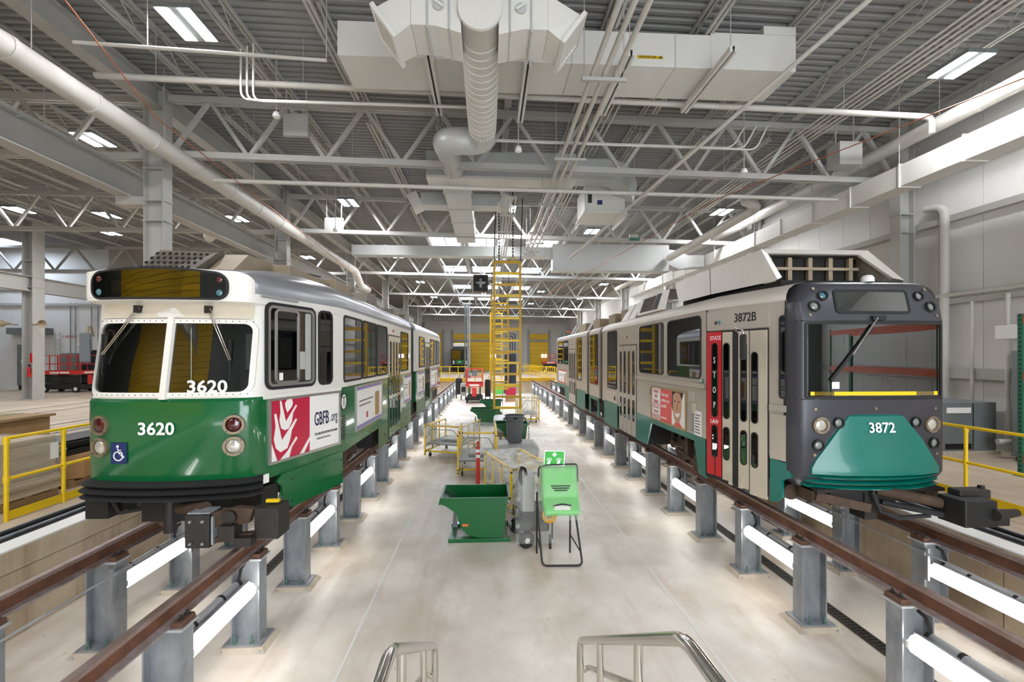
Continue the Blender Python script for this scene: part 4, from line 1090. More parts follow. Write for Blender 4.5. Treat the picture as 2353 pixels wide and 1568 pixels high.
for u0, v0, u1, v1 in ((-0.36, 3.70, -0.72, 3.20), (0.37, 3.70, 0.62, 3.14)):
    a, b = V(t7.fmap(u0, v0, 0.05, sh_w)), V(t7.fmap(u1, v1, 0.05, sh_w))
    w = MB().tube(a+V((0,-0.01,0)), b, 0.007, 8).build('wiper_arm', 'chrome', T7, smooth=50)
    MB().tube(a+V((0.03,-0.01,0)), b+V((0.02,0,0)), 0.006, 8).build('wiper_link', 'chrome', w, smooth=50)
    MB().bx(a.x-0.03, a.x+0.03, a.y-0.02, a.y+0.06, a.z-0.05, a.z+0.03).build('wiper_motor', 'dark_steel', w, bevel=0.006)
    MB().bar(b+V((0, 0.02, 0.22)), b+V((0, 0.02, -0.22)), 0.012, 0.02).build('wiper_blade', 'rubber', w)
# front lettering and lamps
def f7(u, v, sh, off=0.0):
    a, b = V(t7.fmap(u-0.05, v, off, sh)), V(t7.fmap(u+0.05, v, off, sh))
    return (V(t7.fmap(u, v, off, sh)), (b-a).normalized(), V((0,0,1)), (b-a).normalized().cross(V((0,0,1))))
z0f = lambda z: 0.0
text('number_front', '3620', f7(-0.055, 2.42, z0f, 0.004), 0, 0, 0.18, 'white', T7, sx=1.05, bold=0.022)
text('number_windscreen', '3620', f7(0.42, 2.855, sh_w, 0.012), 0, 0, 0.18, 'white', T7, sx=1.1, bold=0.022)
for u, v, ln in ((0.69, 2.455, 'lamp_red'), (0.69, 2.225, 'lamp_clear'), (-0.67, 2.455, 'lamp_red'), (-0.67, 2.225, 'lamp_clear')):
    fr = f7(u, v, z0f, 0.0)
    round_lamp(T7, fr, 0, 0, 0.105, ln, off=0.02 if u > 0 else 0.004, dome=0.03)
fr = f7(-0.45, 2.17, z0f, 0.002)
MB().plate(rr(-0.09, 0.09, -0.11, 0.11, 0.005, 2), fr, 0, 0.003).build('wheelchair_sign', 'blue_sign', T7)
wc = MB()
wc.plate(circ(-0.012, 0.07, 0.014, 10), fr, 0.003, 0.006)
wc.plate([(-0.018, 0.05), (-0.004, 0.05), (0.0, 0.0), (0.03, 0.0), (0.05, -0.05), (0.066, -0.044), (0.062, -0.03), (0.054, -0.032), (0.038, 0.014), (0.0, 0.014), (-0.002, 0.026), (0.028, 0.026), (0.028, 0.036), (-0.003, 0.036)], fr, 0.003, 0.006)
wc.ring([(-0.004+0.056*math.cos(a), -0.03+0.052*math.sin(a)) for a in [math.radians(100+250*i/16) for i in range(17)]], [(-0.004+0.044*math.cos(a), -0.03+0.041*math.sin(a)) for a in [math.radians(100+250*i/16) for i in range(17)]], fr, 0.003, 0.006)
wc.build('wheelchair_symbol', 'white', T7)
# bumper with three rubber ribs
for k, (z, o) in enumerate(((1.845, 0.07), (1.775, 0.085), (1.705, 0.075))):
    pts = []
    us = [-0.905, -0.88, -0.83, -0.72, -0.5, -0.25, 0, 0.25, 0.5, 0.72, 0.83, 0.875, 0.90]
    R = []
    for u in us:
        P_ = V(t7.fmap(u, z, 0, z0f)); n = V((u*0.55, -1, 0)).normalized()
        R.append([P_+n*(-0.03)+V((0,0,-0.034)), P_+n*(o+0.0)+V((0,0,-0.026)), P_+n*(o+0.02)+V((0,0,-0.005)), P_+n*(o*0.55)+V((0,0,0.018)), P_+n*(-0.03)+V((0,0,0.03))])
    MB().loft(R, True, True).build('bumper_rib', 'rubber', T7, smooth=40)
MB().loft([[V(t7.fmap(u, z, -0.05, z0f)) for u in (-0.89, -0.8, -0.5, 0, 0.5, 0.8, 0.88)] for z in (1.66, 1.88)], False).build('bumper_backing', 'black', T7)
# underframe
MB().bx(CXL-0.82, CXL+0.82, 5.15, 6.5, 1.5, 1.86).build('underframe', 'under_black', T7)
MB().bx(CXL-1.2, CXL+1.2, 8.7, 12.35, 1.42, 1.86).bx(CXL-1.28, CXL+1.28, 6.5, 8.7, 1.8, 1.9).bx(CXL-1.2, CXL+1.2, 13.14, 19.8, 1.45, 1.86).build('underframe', 'under_black', T7)
MB().bx(CXL-0.85, CXL-0.62, 4.98, 5.2, 1.46, 1.68).build('lifeguard', 'black', T7)
MB().path([(CXL-0.6, 5.0, 1.66), (CXL-0.5, 4.98, 1.52), (CXL-0.3, 5.0, 1.55), (CXL-0.15, 5.05, 1.66)], 0.022, 8).build('hose', 'rubber', T7, smooth=50)
MB().bx(CXL-0.28, CXL+0.2, 4.98, 5.3, 1.42, 1.7).build('drawgear', 'under_black', T7)
MB().tube((CXL+0.0, 5.0, 1.68), (CXL+0.0, 5.0, 1.3), 0.06, 12).build('pivot_post', 'dark_steel', T7, smooth=50)
MB().bar((CXL-0.35, 5.05, 1.6), (CXL+0.0, 5.0, 1.34), 0.05, 0.05).build('drawgear_strut', 'truck_brown', T7)
for xx in (-2.94, -2.82):
    for zz in (1.32, 1.54): MB().tube((xx, 4.60, zz), (xx, 4.62, zz), 0.014, 8).build('coupler_bolt', 'galv', T7)
MB().bx(-2.75, -2.73, 4.63, 4.8, 1.3, 1.58).build('coupler_face', 'galv', T7)
MB().bx(-2.99, -2.77, 4.64, 4.84, 1.60, 1.62).build('coupler_lid', 'galv', T7, bevel=0.01)
cp = MB().bx(-3.0, -2.76, 4.62, 4.86, 1.27, 1.60).build('coupler', 'dark_steel', T7, bevel=0.012)
MB().bx(-2.36, -2.12, 4.68, 4.95, 1.32, 1.64).build('coupler_block', 'dark_steel', cp, bevel=0.012)
MB().prism([(-2.78, 1.45), (-2.40, 1.50), (-2.36, 1.64), (-2.52, 1.66), (-2.78, 1.60)], 'y', 4.66, 4.74).build('coupler_arm', 'truck_brown', cp)
MB().prism([(-2.78, 1.3), (-2.4, 1.34), (-2.36, 1.4), (-2.74, 1.36)], 'y', 4.66, 4.74).build('coupler_arm', 'truck_brown', cp)
MB().lathe([(0.07, 0), (0.07, 0.05), (0.03, 0.06)], (-2.58, 4.67, 1.57), (0,-1,0), 14).build('coupler_pin', 'dark_steel', cp, smooth=40)
MB().bx(-2.66, -2.5, 4.58, 4.74, 1.36, 1.50).build('coupler_knuckle', 'dark_steel', cp, bevel=0.01)
MB().bx(-2.5, -2.34, 4.58, 4.7, 1.28, 1.38).build('coupler_hook', 'dark_steel', cp, bevel=0.01)
MB().tube((-2.9, 4.8, 1.62), (CXL+0.1, 5.0, 1.55), 0.06, 10).build('coupler_shank', 'truck_brown', cp, smooth=40)
MB().bx(-2.30, -2.17, 4.8, 4.84, 1.66, 1.69).build('coupler_tag', 'yellow', cp)
# mirror
mr = MB().bx(CXL-0.895, CXL-0.79, 4.955, 4.985, 3.12, 3.43).build('mirror', 'can_grey', T7, bevel=0.012)
MB().path([(CXL-0.84, 4.985, 3.40), (CXL-0.84, 5.0, 3.50), (CXL-0.86, 5.06, 3.50), (CXL-0.87, 5.10, 3.40)], 0.012, 8).build('mirror_arm', 'bronze_ring', mr, smooth=50)
# cab interior
ib = MB().bx(CXL-1.2, CXL+1.1, 6.7, 6.75, 1.9, 3.9).build('cab_bulkhead', 'interior', T7)
MB().bx(CXL-1.2, CXL+1.2, 6.4, 12.3, 1.9, 1.95).bx(CXL-0.8, CXL+0.8, 5.05, 6.4, 1.9, 1.95).build('cab_floor', 'interior_dark', T7)
MB().bx(CXL-0.78, CXL+0.78, 5.06, 5.4, 2.45, 2.74).build('dashboard', 'interior_dark', T7)
MB().bx(CXL-0.05, CXL+0.42, 6.6, 6.7, 2.75, 3.5).build('bulkhead_window', 'paper', T7)
MB().bx(CXL+0.1, CXL+0.55, 5.85, 6.3, 2.2, 2.4).bx(CXL+0.1, CXL+0.55, 6.25, 6.35, 2.4, 3.0).build('driver_seat', 'interior_dark', T7, bevel=0.03)
MB().tube((CXL-0.1, 5.5, 1.95), (CXL-0.1, 5.5, 3.9), 0.02, 8).build('grab_pole', 'chrome', T7, smooth=50)

# aisle side, tapered nose section
FT = frame((-2.5, 5.11, 0), (0.43, 1.36, 0))
FL = frame((-2.07, 0, 0), (0, 1, 0))
cw = MB().ring(rr(0.05, 0.885, 2.80, 3.80, 0.10), rr(0.085, 0.85, 2.835, 3.765, 0.07), FT, 0, 0.02).build('cab_window_frame', 'rubber', T7, smooth=40)
MB().ring(rr(0.085, 0.85, 2.835, 3.765, 0.07), rr(0.115, 0.82, 2.865, 3.735, 0.05), FT, 0, 0.026).build('cab_window_trim', 'alu_frame', cw, smooth=40)
MB().plate(rr(0.09, 0.845, 2.84, 3.76, 0.06), FT, 0.001, 0.003).build('cab_window_void', 'interior_dark', cw)
MB().plate(rr(0.60, 0.66, 2.9, 3.73, 0.01, 2), FT, 0.003, 0.006).build('cab_door_post', 'truck_brown', cw)
MB().plate(rr(0.70, 0.80, 2.88, 3.72, 0.02, 2), FT, 0.003, 0.008).build('cab_bulkhead_strip', 'cabinet_light', cw)
MB().plate(rr(0.58, 0.68, 3.02, 3.24, 0.008, 2), FT, 0.006, 0.02).build('cab_radio', 'cabinet_light', cw)
sp = MB().ring(rr(0.20, 0.585, 2.865, 3.735, 0.05), rr(0.225, 0.56, 2.89, 3.71, 0.035), FT, 0.008, 0.022).build('sliding_sash', 'alu_frame', cw, smooth=40)
MB().plate(rr(0.115, 0.57, 2.87, 3.73, 0.04), FT, 0.006, 0.010).build('sliding_pane', 'glass_dark', cw)
MB().plate(rr(0.255, 0.315, 2.90, 2.99, 0.006, 2), FT, 0.012, 0.014).build('sticker', 'paper', cw)
side_window(T7, FT, 0.945, 1.235, 2.80, 3.79, 0.09, 0.03)
MB().plate(rr(-0.02, 0.55, 3.835, 3.855, 0.005, 2), FT, 0, 0.03).build('drip_rail', 't7_roof', T7)
MB().plate(rr(0.03, 1.43, 2.70, 2.745, 0.003, 1), FT, 0, 0.012).build('belt_moulding', 't7_white', T7)
ad = MB().ring(rr(0.10, 1.40, 1.945, 2.70, 0.01, 2), rr(0.13, 1.37, 1.975, 2.67, 0.005, 2), FT, 0, 0.022).build('advert_frame', 'alu_frame', T7)
ad['label'] = 'framed food bank advertisement, red and white'
RU0, RU1, RV0, RV1 = 0.13, 0.78, 1.975, 2.67
MB().plate([(RU1, RV0), (1.37, RV0), (1.37, RV1), (RU1, RV1)], FT, 0.001, 0.006).build('advert_white_panel', 'paper', ad)
MB().plate([(RU0, RV0), (RU1, RV0), (RU1, RV1), (RU0, RV1)], FT, 0.001, 0.006).build('advert_red_panel', 'crimson', ad)
def nz(px, py):
    x = (px-130)/495.0; yt = 240-62*x; yb = 1020-140*x
    return (RU0+(RU1-RU0)*min(1, max(0, x)), RV0+(RV1-RV0)*min(1, max(0, (yb-py)/(yb-yt))))
for pts in ([(300,265),(305,320),(328,385),(385,310),(398,260),(385,210),(330,214)],
            [(238,235),(245,380),(232,490),(255,590),(300,612),(345,590),(385,500),(400,390),(452,298),(435,285),(310,500),(255,235)],
            [(172,405),(187,560),(167,730),(190,840),(245,893),(330,840),(365,720),(385,610),(452,475),(435,460),(262,740),(195,398)],
            [(242,998),(352,965),(385,830),(458,715),(440,692),(330,880)], [(130,735),(137,1020),(205,1000)], [(488,928),(548,912),(632,740),(630,690)]):
    MB().plate([nz(*q) for q in pts], FT, 0.006, 0.008).build('advert_emblem', 'paper', ad)
text('advert_title', 'GBFB', FT, 1.01, 2.355, 0.25, 'ink', ad, sx=0.5, off=0.009, bold=0.01)
text('advert_title_end', '.org', FT, 1.265, 2.355, 0.2, 'ink', ad, sx=0.48, off=0.009)
text('advert_line', 'THE GREATER BOSTON FOOD BANK', FT, 1.105, 2.165, 0.045, 'ink_black', ad, sx=0.62, off=0.009)
text('advert_line', 'Feeding Eastern Massachusetts', FT, 1.05, 2.105, 0.038, 'cabinet_grey', ad, sx=0.6, off=0.009)
sk = MB().plate([(0.215, 1.737), (0.297, 1.80), (1.46, 1.835), (1.46, 1.385), (0.48, 1.36), (0.33, 1.42), (0.297, 1.67)][::-1], FT, -0.02, 0.012).build('front_skirt', 't7_green', T7)
for u, v in ((0.46, 1.70), (0.46, 1.44), (1.05, 1.74), (1.05, 1.52), (1.42, 1.72), (1.42, 1.5)):
    MB().plate(circ(u, v, 0.012, 8), FT, 0.012, 0.018).build('skirt_bolt', 'dark_steel', sk)
MB().plate(rr(0.02, 0.11, 1.76, 1.86, 0.004, 2), FT, 0.002, 0.006).build('small_label', 'paper', T7)
MB().plate(rr(0.02, 0.26, 1.5, 1.72, 0.03, 3), FT, -0.15, -0.01).build('coupler_pocket', 'black', T7)
# T badge, vent
MB().ring(circ(6.60, 2.525, 0.125), circ(6.60, 2.525, 0.105), FL, 0.001, 0.004).build('badge_ring', 'ink_black', T7)
MB().plate(circ(6.60, 2.525, 0.106), FL, 0.001, 0.004).build('badge_disc', 'white', T7)
text('badge_letter', 'T', FL, 6.60, 2.525, 0.19, 'ink_black', T7, off=0.006)
for k in range(11): MB().plate(rr(6.50, 6.66, 1.99+k*0.032, 2.005+k*0.032, 0.003, 1), FL, 0.0, 0.008).build('vent_slat', 'black', T7)
def ad_panel(root, fr, u0, u1, v0, v1, lab, top='purple_blue'):
    a = MB().ring(rr(u0, u1, v0, v1, 0.01, 2), rr(u0+0.03, u1-0.03, v0+0.03, v1-0.03, 0.005, 2), fr, 0, 0.02).build('advert_frame', 'alu_frame', root)
    a['label'] = lab
    MB().plate(rr(u0+0.03, u1-0.03, v0+0.03, v1-0.03, 0.004, 1), fr, 0.001, 0.006).build('advert_panel', 'paper', a)
    w, h = u1-u0, v1-v0
    for v in (v0+0.03, v1-0.08): MB().plate(rr(u0+0.03, u1-0.03, v, v+0.05, 0.002, 1), fr, 0.006, 0.008).build('advert_band', top, a)
    MB().plate(rr(u0+w*0.36, u0+w*0.42, v0+h*0.2, v0+h*0.34, 0.004, 1), fr, 0.006, 0.008).build('advert_mark', 'crimson', a)
    for k in range(2): MB().plate(rr(u0+w*0.12, u0+w*(0.62-k*0.1), v0+h*(0.62-k*0.1), v0+h*(0.65-k*0.1), 0.002, 1), fr, 0.006, 0.008).build('advert_line', 'mesh_grey', a)
    MB().plate(rr(u1-w*0.3, u1-w*0.12, v0+h*0.14, v0+h*0.75, 0.05, 3), fr, 0.006, 0.008).build('advert_picture', 'cardboard', a)
    return a
def t7_door(y0, y1):
    d = MB().plate(rr(y0, y1, 1.44, 3.64, 0.01, 2), FL, 0.0, 0.006).build('door', 'dark_steel', T7)
    n = 4; w = (y1-y0-0.04)/n
    for k in range(n):
        a = y0+0.02+k*w
        lf = MB().plate(rr(a+0.012, a+w-0.012, 2.74, 3.61, 0.008, 2), FL, 0.006, 0.018).build('door_leaf_upper', 't7_cream', d)
        lg = MB().plate(rr(a+0.012, a+w-0.012, 1.47, 2.735, 0.008, 2), FL, 0.006, 0.018).build('door_leaf_lower', 't7_green', d)
        slot_pane(d, FL, a+w/2, 2.34, 3.50, w*0.5, 0.018); slot_pane(d, FL, a+w/2, 1.66, 2.28, w*0.5, 0.018)
    return d
# first section: triple windows, door, single window
for y0, y1 in ((6.585, 7.54), (7.565, 8.50), (8.525, 9.40)): side_window(T7, FL, y0, y1, 2.80, 3.78, 0.07, 0.03)
ad_panel(T7, FL, 7.17, 8.92, 1.985, 2.71, 'framed pale advertisement with violet bands')
t7_door(9.5, 10.78)
side_window(T7, FL, 10.86, 11.85, 2.81, 3.77, 0.06, 0.03)
ad_panel(T7, FL, 11.25, 12.3, 1.99, 2.70, 'framed lilac advertisement beside the joint')
box_on(T7, 'equipment_panel', 't7_green_dull', FL, 8.68, 9.46, 1.40, 1.83, 0.01)
box_on(T7, 'equipment_panel', 't7_green_dull', FL, 10.82, 12.28, 1.40, 1.83, 0.01)
for y in (9.18, 11.6): MB().plate(circ(y, 1.6, 0.025, 10), FL, 0.01, 0.02).build('panel_latch', 'dark_steel', T7)
MB().plate(rr(6.62, 12.3, 2.735, 2.755, 0.003, 1), FL, 0, 0.01).build('belt_moulding', 't7_white', T7)
MB().plate(rr(6.62, 12.3, 3.90, 3.925, 0.003, 1), FL, 0, 0.02).build('drip_rail', 't7_roof', T7)
MB().prism([(9.98, 3.70), (10.06, 3.73), (9.98, 3.76)], 'x', -2.07, -2.05).build('door_signal', 'crimson', T7)
# articulation
for k in range(6): MB().bx(CXL-1.26, CXL+1.26, 12.37+k*0.13, 12.44+k*0.13, 1.5, 3.98).build('bellows_fold', 'rubber', T7)
MB().bx(CXL-1.18, CXL+1.18, 12.35, 13.16, 1.5, 3.9).build('bellows_core', 'black', T7)
# rear section
for nm, z0, z1, mt in (('rear_lower_body', 1.84, 2.735, 't7_green'), ('rear_upper_body', 2.735, 3.93, 't7_white')):
    MB().prism([(CXL+a, b) for a, b in ((-1.32, z0), (1.32, z0), (1.32, z1), (-1.32, z1))], 'y', 13.15, 19.87).build(nm, mt, T7)
rp = [(-1.32, 3.93), (1.32, 3.93), (1.307, 4.005), (1.26, 4.09), (1.11, 4.19), (0.79, 4.30), (0.4, 4.388), (-0.4, 4.388), (-0.79, 4.30), (-1.11, 4.19), (-1.26, 4.09), (-1.307, 4.005)]
MB().prism([(CXL+a, b) for a, b in rp], 'y', 13.15, 19.87).build('rear_roof', 't7_roof', T7, smooth=40)
side_window(T7, FL, 13.75, 14.9, 2.82, 3.78, 0.06, 0.03)
t7_door(15.05, 16.25)
for y0, y1 in ((16.4, 17.4), (17.42, 18.45), (18.47, 19.5)): side_window(T7, FL, y0, y1, 2.82, 3.80, 0.06, 0.03)
ad_panel(T7, FL, 13.5, 14.95, 2.0, 2.7, 'framed pale advertisement behind the joint')
ad_panel(T7, FL, 16.6, 18.6, 2.0, 2.7, 'framed pale advertisement at the far end')
box_on(T7, 'equipment_panel', 't7_green_dull', FL, 13.25, 17.0, 1.42, 1.84, 0.01)
bogie(T7, CXL, 6.62, 8.62); bogie(T7, CXL, 12.0, 13.6); bogie(T7, CXL, 17.1, 19.1)
# roof equipment
rf = MB()
q7 = [V((CXL-0.75, 5.55, 4.16)), V((CXL-0.1, 5.55, 4.16)), V((CXL+0.1, 6.3, 4.50)), V((CXL-0.62, 6.0, 4.48))]
MB().loft([[(CXL-0.80, 5.55, 4.15), (CXL-0.15, 5.5, 4.15), (CXL-0.05, 6.7, 4.15), (CXL-0.8, 6.7, 4.15)], [(CXL-0.62, 5.75, 4.49), (CXL-0.05, 5.95, 4.52), (CXL-0.05, 6.7, 4.52), (CXL-0.62, 6.7, 4.49)]], True, True).build('mesh_cover', 'mesh_grey', T7)
hexm = MB()
for i in range(9):
    for j in range(5):
        u, v = i/9.0, j/5.0
        A = V((CXL-0.79, 5.54, 4.16)); B = V((CXL-0.16, 5.49, 4.16)); C = V((CXL-0.61, 5.74, 4.48)); D = V((CXL-0.06, 5.94, 4.51))
        c = (A*(1-u)+B*u)*(1-v) + (C*(1-u)+D*u)*v + V((0.03, -0.012, 0.02))
        hexm.lathe([(0.022, 0), (0.022, 0.004)], c, (0,-1,0.6), 6)
o = hexm.build('mesh_holes', 'black', T7); o['kind'] = 'stuff'
MB().prism([(5.6, 4.15), (6.75, 4.15), (6.75, 4.52), (6.1, 4.52)], 'x', CXL-0.05, CXL+0.25).build('end_cheek', 'equip_beige', T7)
for y0, y1, z1, d in ((6.75, 8.4, 4.52, 0.5), (8.45, 9.3, 4.6, 0.6), (9.6, 9.9, 4.52, 0.5)):
    MB().bx(CXL-d, CXL+d, y0, y1, 4.13, z1).build('roof_unit', 'equip_beige', T7, bevel=0.015)
MB().prism([(10.0, 4.15), (11.3, 4.15), (10.9, 4.66), (10.2, 4.6)], 'x', CXL-0.5, CXL+0.72).build('roof_cowl', 'mesh_grey', T7)
MB().bx(CXL-0.5, CXL+0.5, 11.5, 12.2, 4.13, 4.52).build('roof_unit', 'dark_steel', T7, bevel=0.015)
for y0 in (13.4, 15.2): MB().prism([(y0, 4.15), (y0+1.3, 4.15), (y0+0.9, 4.66), (y0+0.2, 4.6)], 'x', CXL-0.6, CXL+0.6).build('roof_cowl', 'mesh_grey', T7)
MB().path([(CXL+0.3, 8.5, 4.65), (CXL+0.35, 7.6, 4.56), (CXL+0.4, 6.9, 4.52)], 0.015, 6).build('roof_cable', 'rubber', T7, smooth=50)
# ================================================================ SILVER AND TEAL TRAM 3872 (right track)
T8 = thing('tram', 'silver, charcoal and teal tram numbered 3872 standing on the right track', 'tram', (CXR, 5.0, ZR))
tab8 = [(0, 5.055), (0.2, 5.056), (0.5, 5.06), (0.72, 5.07), (0.83, 5.085), (0.88, 5.105), (0.92, 5.15), (0.95, 5.25), (1.32, 6.45)]
t8 = Tram(T8, CXR, tab8, 12.55, (0.93, 0.955))
A8, B8 = V((3.635, 5.25, 0)), V((3.265, 6.45, 0))
def sideskip(d, z): return abs(d) < 0.949
t8.band('body', [(1.93, 0, 1), (2.70, 0, 1), (3.86, 0, 1)], 't8_silver', skip=sideskip)
t8.band('roof', [(3.86, 0, 1.0), (3.87, 0, 1.012), (3.93, 0.02, 1.005), (4.0, 0.05, 0.97), (4.06, 0.12, 0.88), (4.1, 0.3, 0.7), (4.12, 0.5, 0.4), (4.125, 0.7, 0.0)], 't8_fairing', smooth=50, skip=sideskip)
# charcoal front mask
tm = [(0, 5.05), (0.2, 5.051), (0.5, 5.055), (0.70, 5.062), (0.82, 5.075), (0.865, 5.085), (0.90, 5.11), (0.93, 5.15), (0.958, 5.24), (0.965, 5.31)]
t8m = Tram(T8, CXR, tm, 5.31, (0.94, 1.2))
def sh8(z): return 0.0 if z < 3.6 else (z-3.6)*0.22
t8m.band('front_mask', [(1.60, 0.14, 0.86), (1.70, 0.04, 0.95), (1.80, 0.0, 1), (2.45, 0, 1), (2.70, 0, 1), (3.575, 0, 1), (3.62, sh8(3.62), 1), (3.82, sh8(3.82), 1.0), (3.84, sh8(3.84), 0.99), (4.03, sh8(4.03), 0.85), (4.06, 0.12, 0.82), (4.085, 0.17, 0.79), (4.10, 0.28, 0.75), (4.11, 0.5, 0.5), (4.115, 0.6, 0.0)], 't8_mask', front_only=True, skip=lambda d, z: abs(d) < 0.82 and 2.70 < z < 3.575)
# windscreen
t8m.pring('windscreen_gasket', 'rubber', -0.855, 0.855, 2.68, 3.59, 0.03, 0.03, 0.0, sh8, thick=0.012)
t8m.patch('windscreen_pane', 'glass_wind', -0.83, 0.83, 2.705, 3.57, 0.02, 0.003, sh8)
yl = MB().loft([[t8m.fmap(u, z, 0.006, sh8) for u in (-0.79, -0.4, -0.25, 0, 0.25, 0.4, 0.79)] for z in (2.72, 2.765)], False).build('yellow_edge', 'yellow', T8)
for z in (2.675, 3.60): MB().loft([[t8m.fmap(u, zz, 0.008, sh8) for u in (-0.93, -0.86, -0.5, 0, 0.5, 0.86, 0.93)] for zz in (z-0.006, z+0.006)], False).build('mask_seam', 'black', T8)
# destination sign
t8m.pring('sign_gasket', 'rubber', -0.47, 0.46, 3.69, 3.985, 0.05, 0.03, 0.0, sh8, thick=0.014)
t8m.patch('sign_backing', 'sign_olive', -0.45, 0.44, 3.715, 3.965, 0.03, 0.004, sh8)
t8m.patch('sign_glass', 'glass_sign', -0.45, 0.44, 3.715, 3.965, 0.03, 0.010, sh8)
def f8(u, v, off=0.0):
    a, b = V(t8m.fmap(u-0.03, v, off, sh8)), V(t8m.fmap(u+0.03, v, off, sh8))
    w = (V(t8m.fmap(u, v+0.03, off, sh8))-V(t8m.fmap(u, v-0.03, off, sh8))).normalized()
    return (V(t8m.fmap(u, v, off, sh8)), (b-a).normalized(), w, (b-a).normalized().cross(w))
for u, v, r, ln in ((-0.60, 3.905, 0.062, 'lamp_blue'), (0.60, 3.905, 0.062, 'lamp_grey'), (-0.72, 3.775, 0.068, 'lamp_grey'), (0.73, 3.775, 0.068, 'lamp_grey'),
                    (-0.67, 2.37, 0.098, 'lamp_clear'), (0.71, 2.37, 0.098, 'lamp_clear'), (-0.46, 2.40, 0.066, 'lamp_grey'), (0.50, 2.40, 0.066, 'lamp_grey'),
                    (-0.70, 2.135, 0.07, 'lamp_grey'), (0.735, 2.15, 0.07, 'lamp_grey')):
    round_lamp(T8, f8(u, v), 0, 0, r, ln, 'rubber' if r < 0.075 else 'bronze_ring', 0.006, 0.02)
for u, v in ((-0.73, 2.56), (0.0, 2.565), (0.76, 2.56), (-0.70, 3.99), (0.70, 3.99), (-0.78, 3.67), (0.80, 3.67), (-0.74, 2.02), (0.78, 2.02)):
    MB().plate(circ(0, 0, 0.018, 10), f8(u, v), 0.0, 0.008).build('mask_bolt', 'bronze_ring', T8)
# teal hood
hd = []
R = []
for z, half, o in ((2.50, 0.30, 0.004), (2.475, 0.335, 0.035), (2.2, 0.56, 0.075), (1.96, 0.73, 0.125), (1.87, 0.785, 0.15), (1.80, 0.785, 0.15)):
    R.append([(CXR + x, 5.06 - oo + (0.03 if abs(x) >= half*0.99 else 0)*0 + 0.10*(abs(x)/0.8)**2*(1 if z < 2.1 else 0.5), z) for x, oo in ((-half-0.03, -0.01), (-half, o*0.75), (-half*0.6, o), (0, o), (half*0.6, o), (half, o*0.75), (half+0.03, -0.01))])
MB().loft(R[::-1], False).build('hood', 't8_teal', T8, smooth=25)
text('number_front', '3872', frame((CXR, 5.06-0.062, 2.34), (1,0,0), (0, 0.14, 1)), 0.025, 0.0, 0.165, 'white', T8, sx=1.0, bold=0.015)
for k, z in enumerate((1.775, 1.715, 1.655)):
    RR = []
    for i in range(13):
        u = -0.82+1.64*i/12
        y = 5.06-0.16+0.20*(abs(u)/0.82)**2.2
        RR.append([(CXR+u, y+0.09, z-0.02), (CXR+u, y, z-0.014), (CXR+u, y-0.012, z), (CXR+u, y+0.02, z+0.012), (CXR+u, y+0.09, z+0.02)])
    MB().loft(RR, True, True).build('bumper_rib', 't8_teal', T8, smooth=40)
MB().loft([[(CXR+(-0.8+1.6*i/12), 5.06-0.085+0.20*(abs(-0.8+1.6*i/12)/0.82)**2.2, z) for i in range(13)] for z in (1.63, 1.82)], False).build('bumper_backing', 'hopper_dark', T8)
MB().bx(CXR-0.78, CXR+0.78, 4.97, 5.3, 1.60, 1.64).build('bumper_floor', 'under_black', T8)
# wiper
a, b = V(t8m.fmap(0.005, 3.64, 0.03, sh8)), V(t8m.fmap(-0.31, 3.20, 0.03, sh8))
w = MB().tube(a, b, 0.014, 10).build('wiper_arm', 'chrome', T8, smooth=50)
MB().bar(V(t8m.fmap(-0.06, 3.52, 0.018, sh8)), V(t8m.fmap(-0.56, 2.90, 0.018, sh8)), 0.018, 0.03).build('wiper_blade', 'rubber', w)
MB().bx(a.x-0.06, a.x+0.10, a.y-0.01, a.y+0.05, a.z-0.03, a.z+0.02).build('wiper_pivot', 'rubber', w)
MB().plate(rr(-0.04, 0.05, -0.03, 0.05, 0.004, 2), f8(-0.50, 2.83), 0.005, 0.008).build('windscreen_sticker', 'paper', T8)
# cab interior
MB().bx(CXR-1.2, CXR+1.2, 6.4, 12.4, 1.93, 1.97).bx(CXR-0.85, CXR+0.85, 5.1, 6.4, 1.93, 1.97).build('cab_floor', 'interior_dark', T8)
MB().prism([(5.1, 2.4), (5.1, 2.70), (5.35, 2.74), (5.75, 2.62), (5.75, 2.4)], 'x', CXR-0.84, CXR+0.84).build('dashboard', 'interior_dark', T8)
MB().bx(CXR-0.1, CXR+0.5, 6.0, 6.5, 2.3, 2.45).bx(CXR-0.1, CXR+0.5, 6.45, 6.58, 2.4, 3.15).build('driver_seat', 'interior_dark', T8, bevel=0.05)
MB().path(arcpts((CXR+0.38, 5.5, 2.72), 0.26, 0, 110, 8), 0.012, 8).build('grab_rail', 'chrome', T8, smooth=50)
MB().bx(CXR-1.1, CXR+1.1, 7.2, 7.25, 1.95, 3.9).build('cab_bulkhead', 'interior_dark', T8)
for x0, x1 in ((-0.05, 0.25), (0.3, 0.6)): MB().bx(CXR+x0, CXR+x1, 7.17, 7.2, 2.75, 3.45).build('bulkhead_window', 'paper', T8)
MB().lathe([(0.09, 0), (0.1, 0.02), (0.09, 0.05)], (CXR+0.03, 5.3, 3.42), (0,-1,0), 16).build('cab_fan', 'interior_dark', T8, smooth=50)

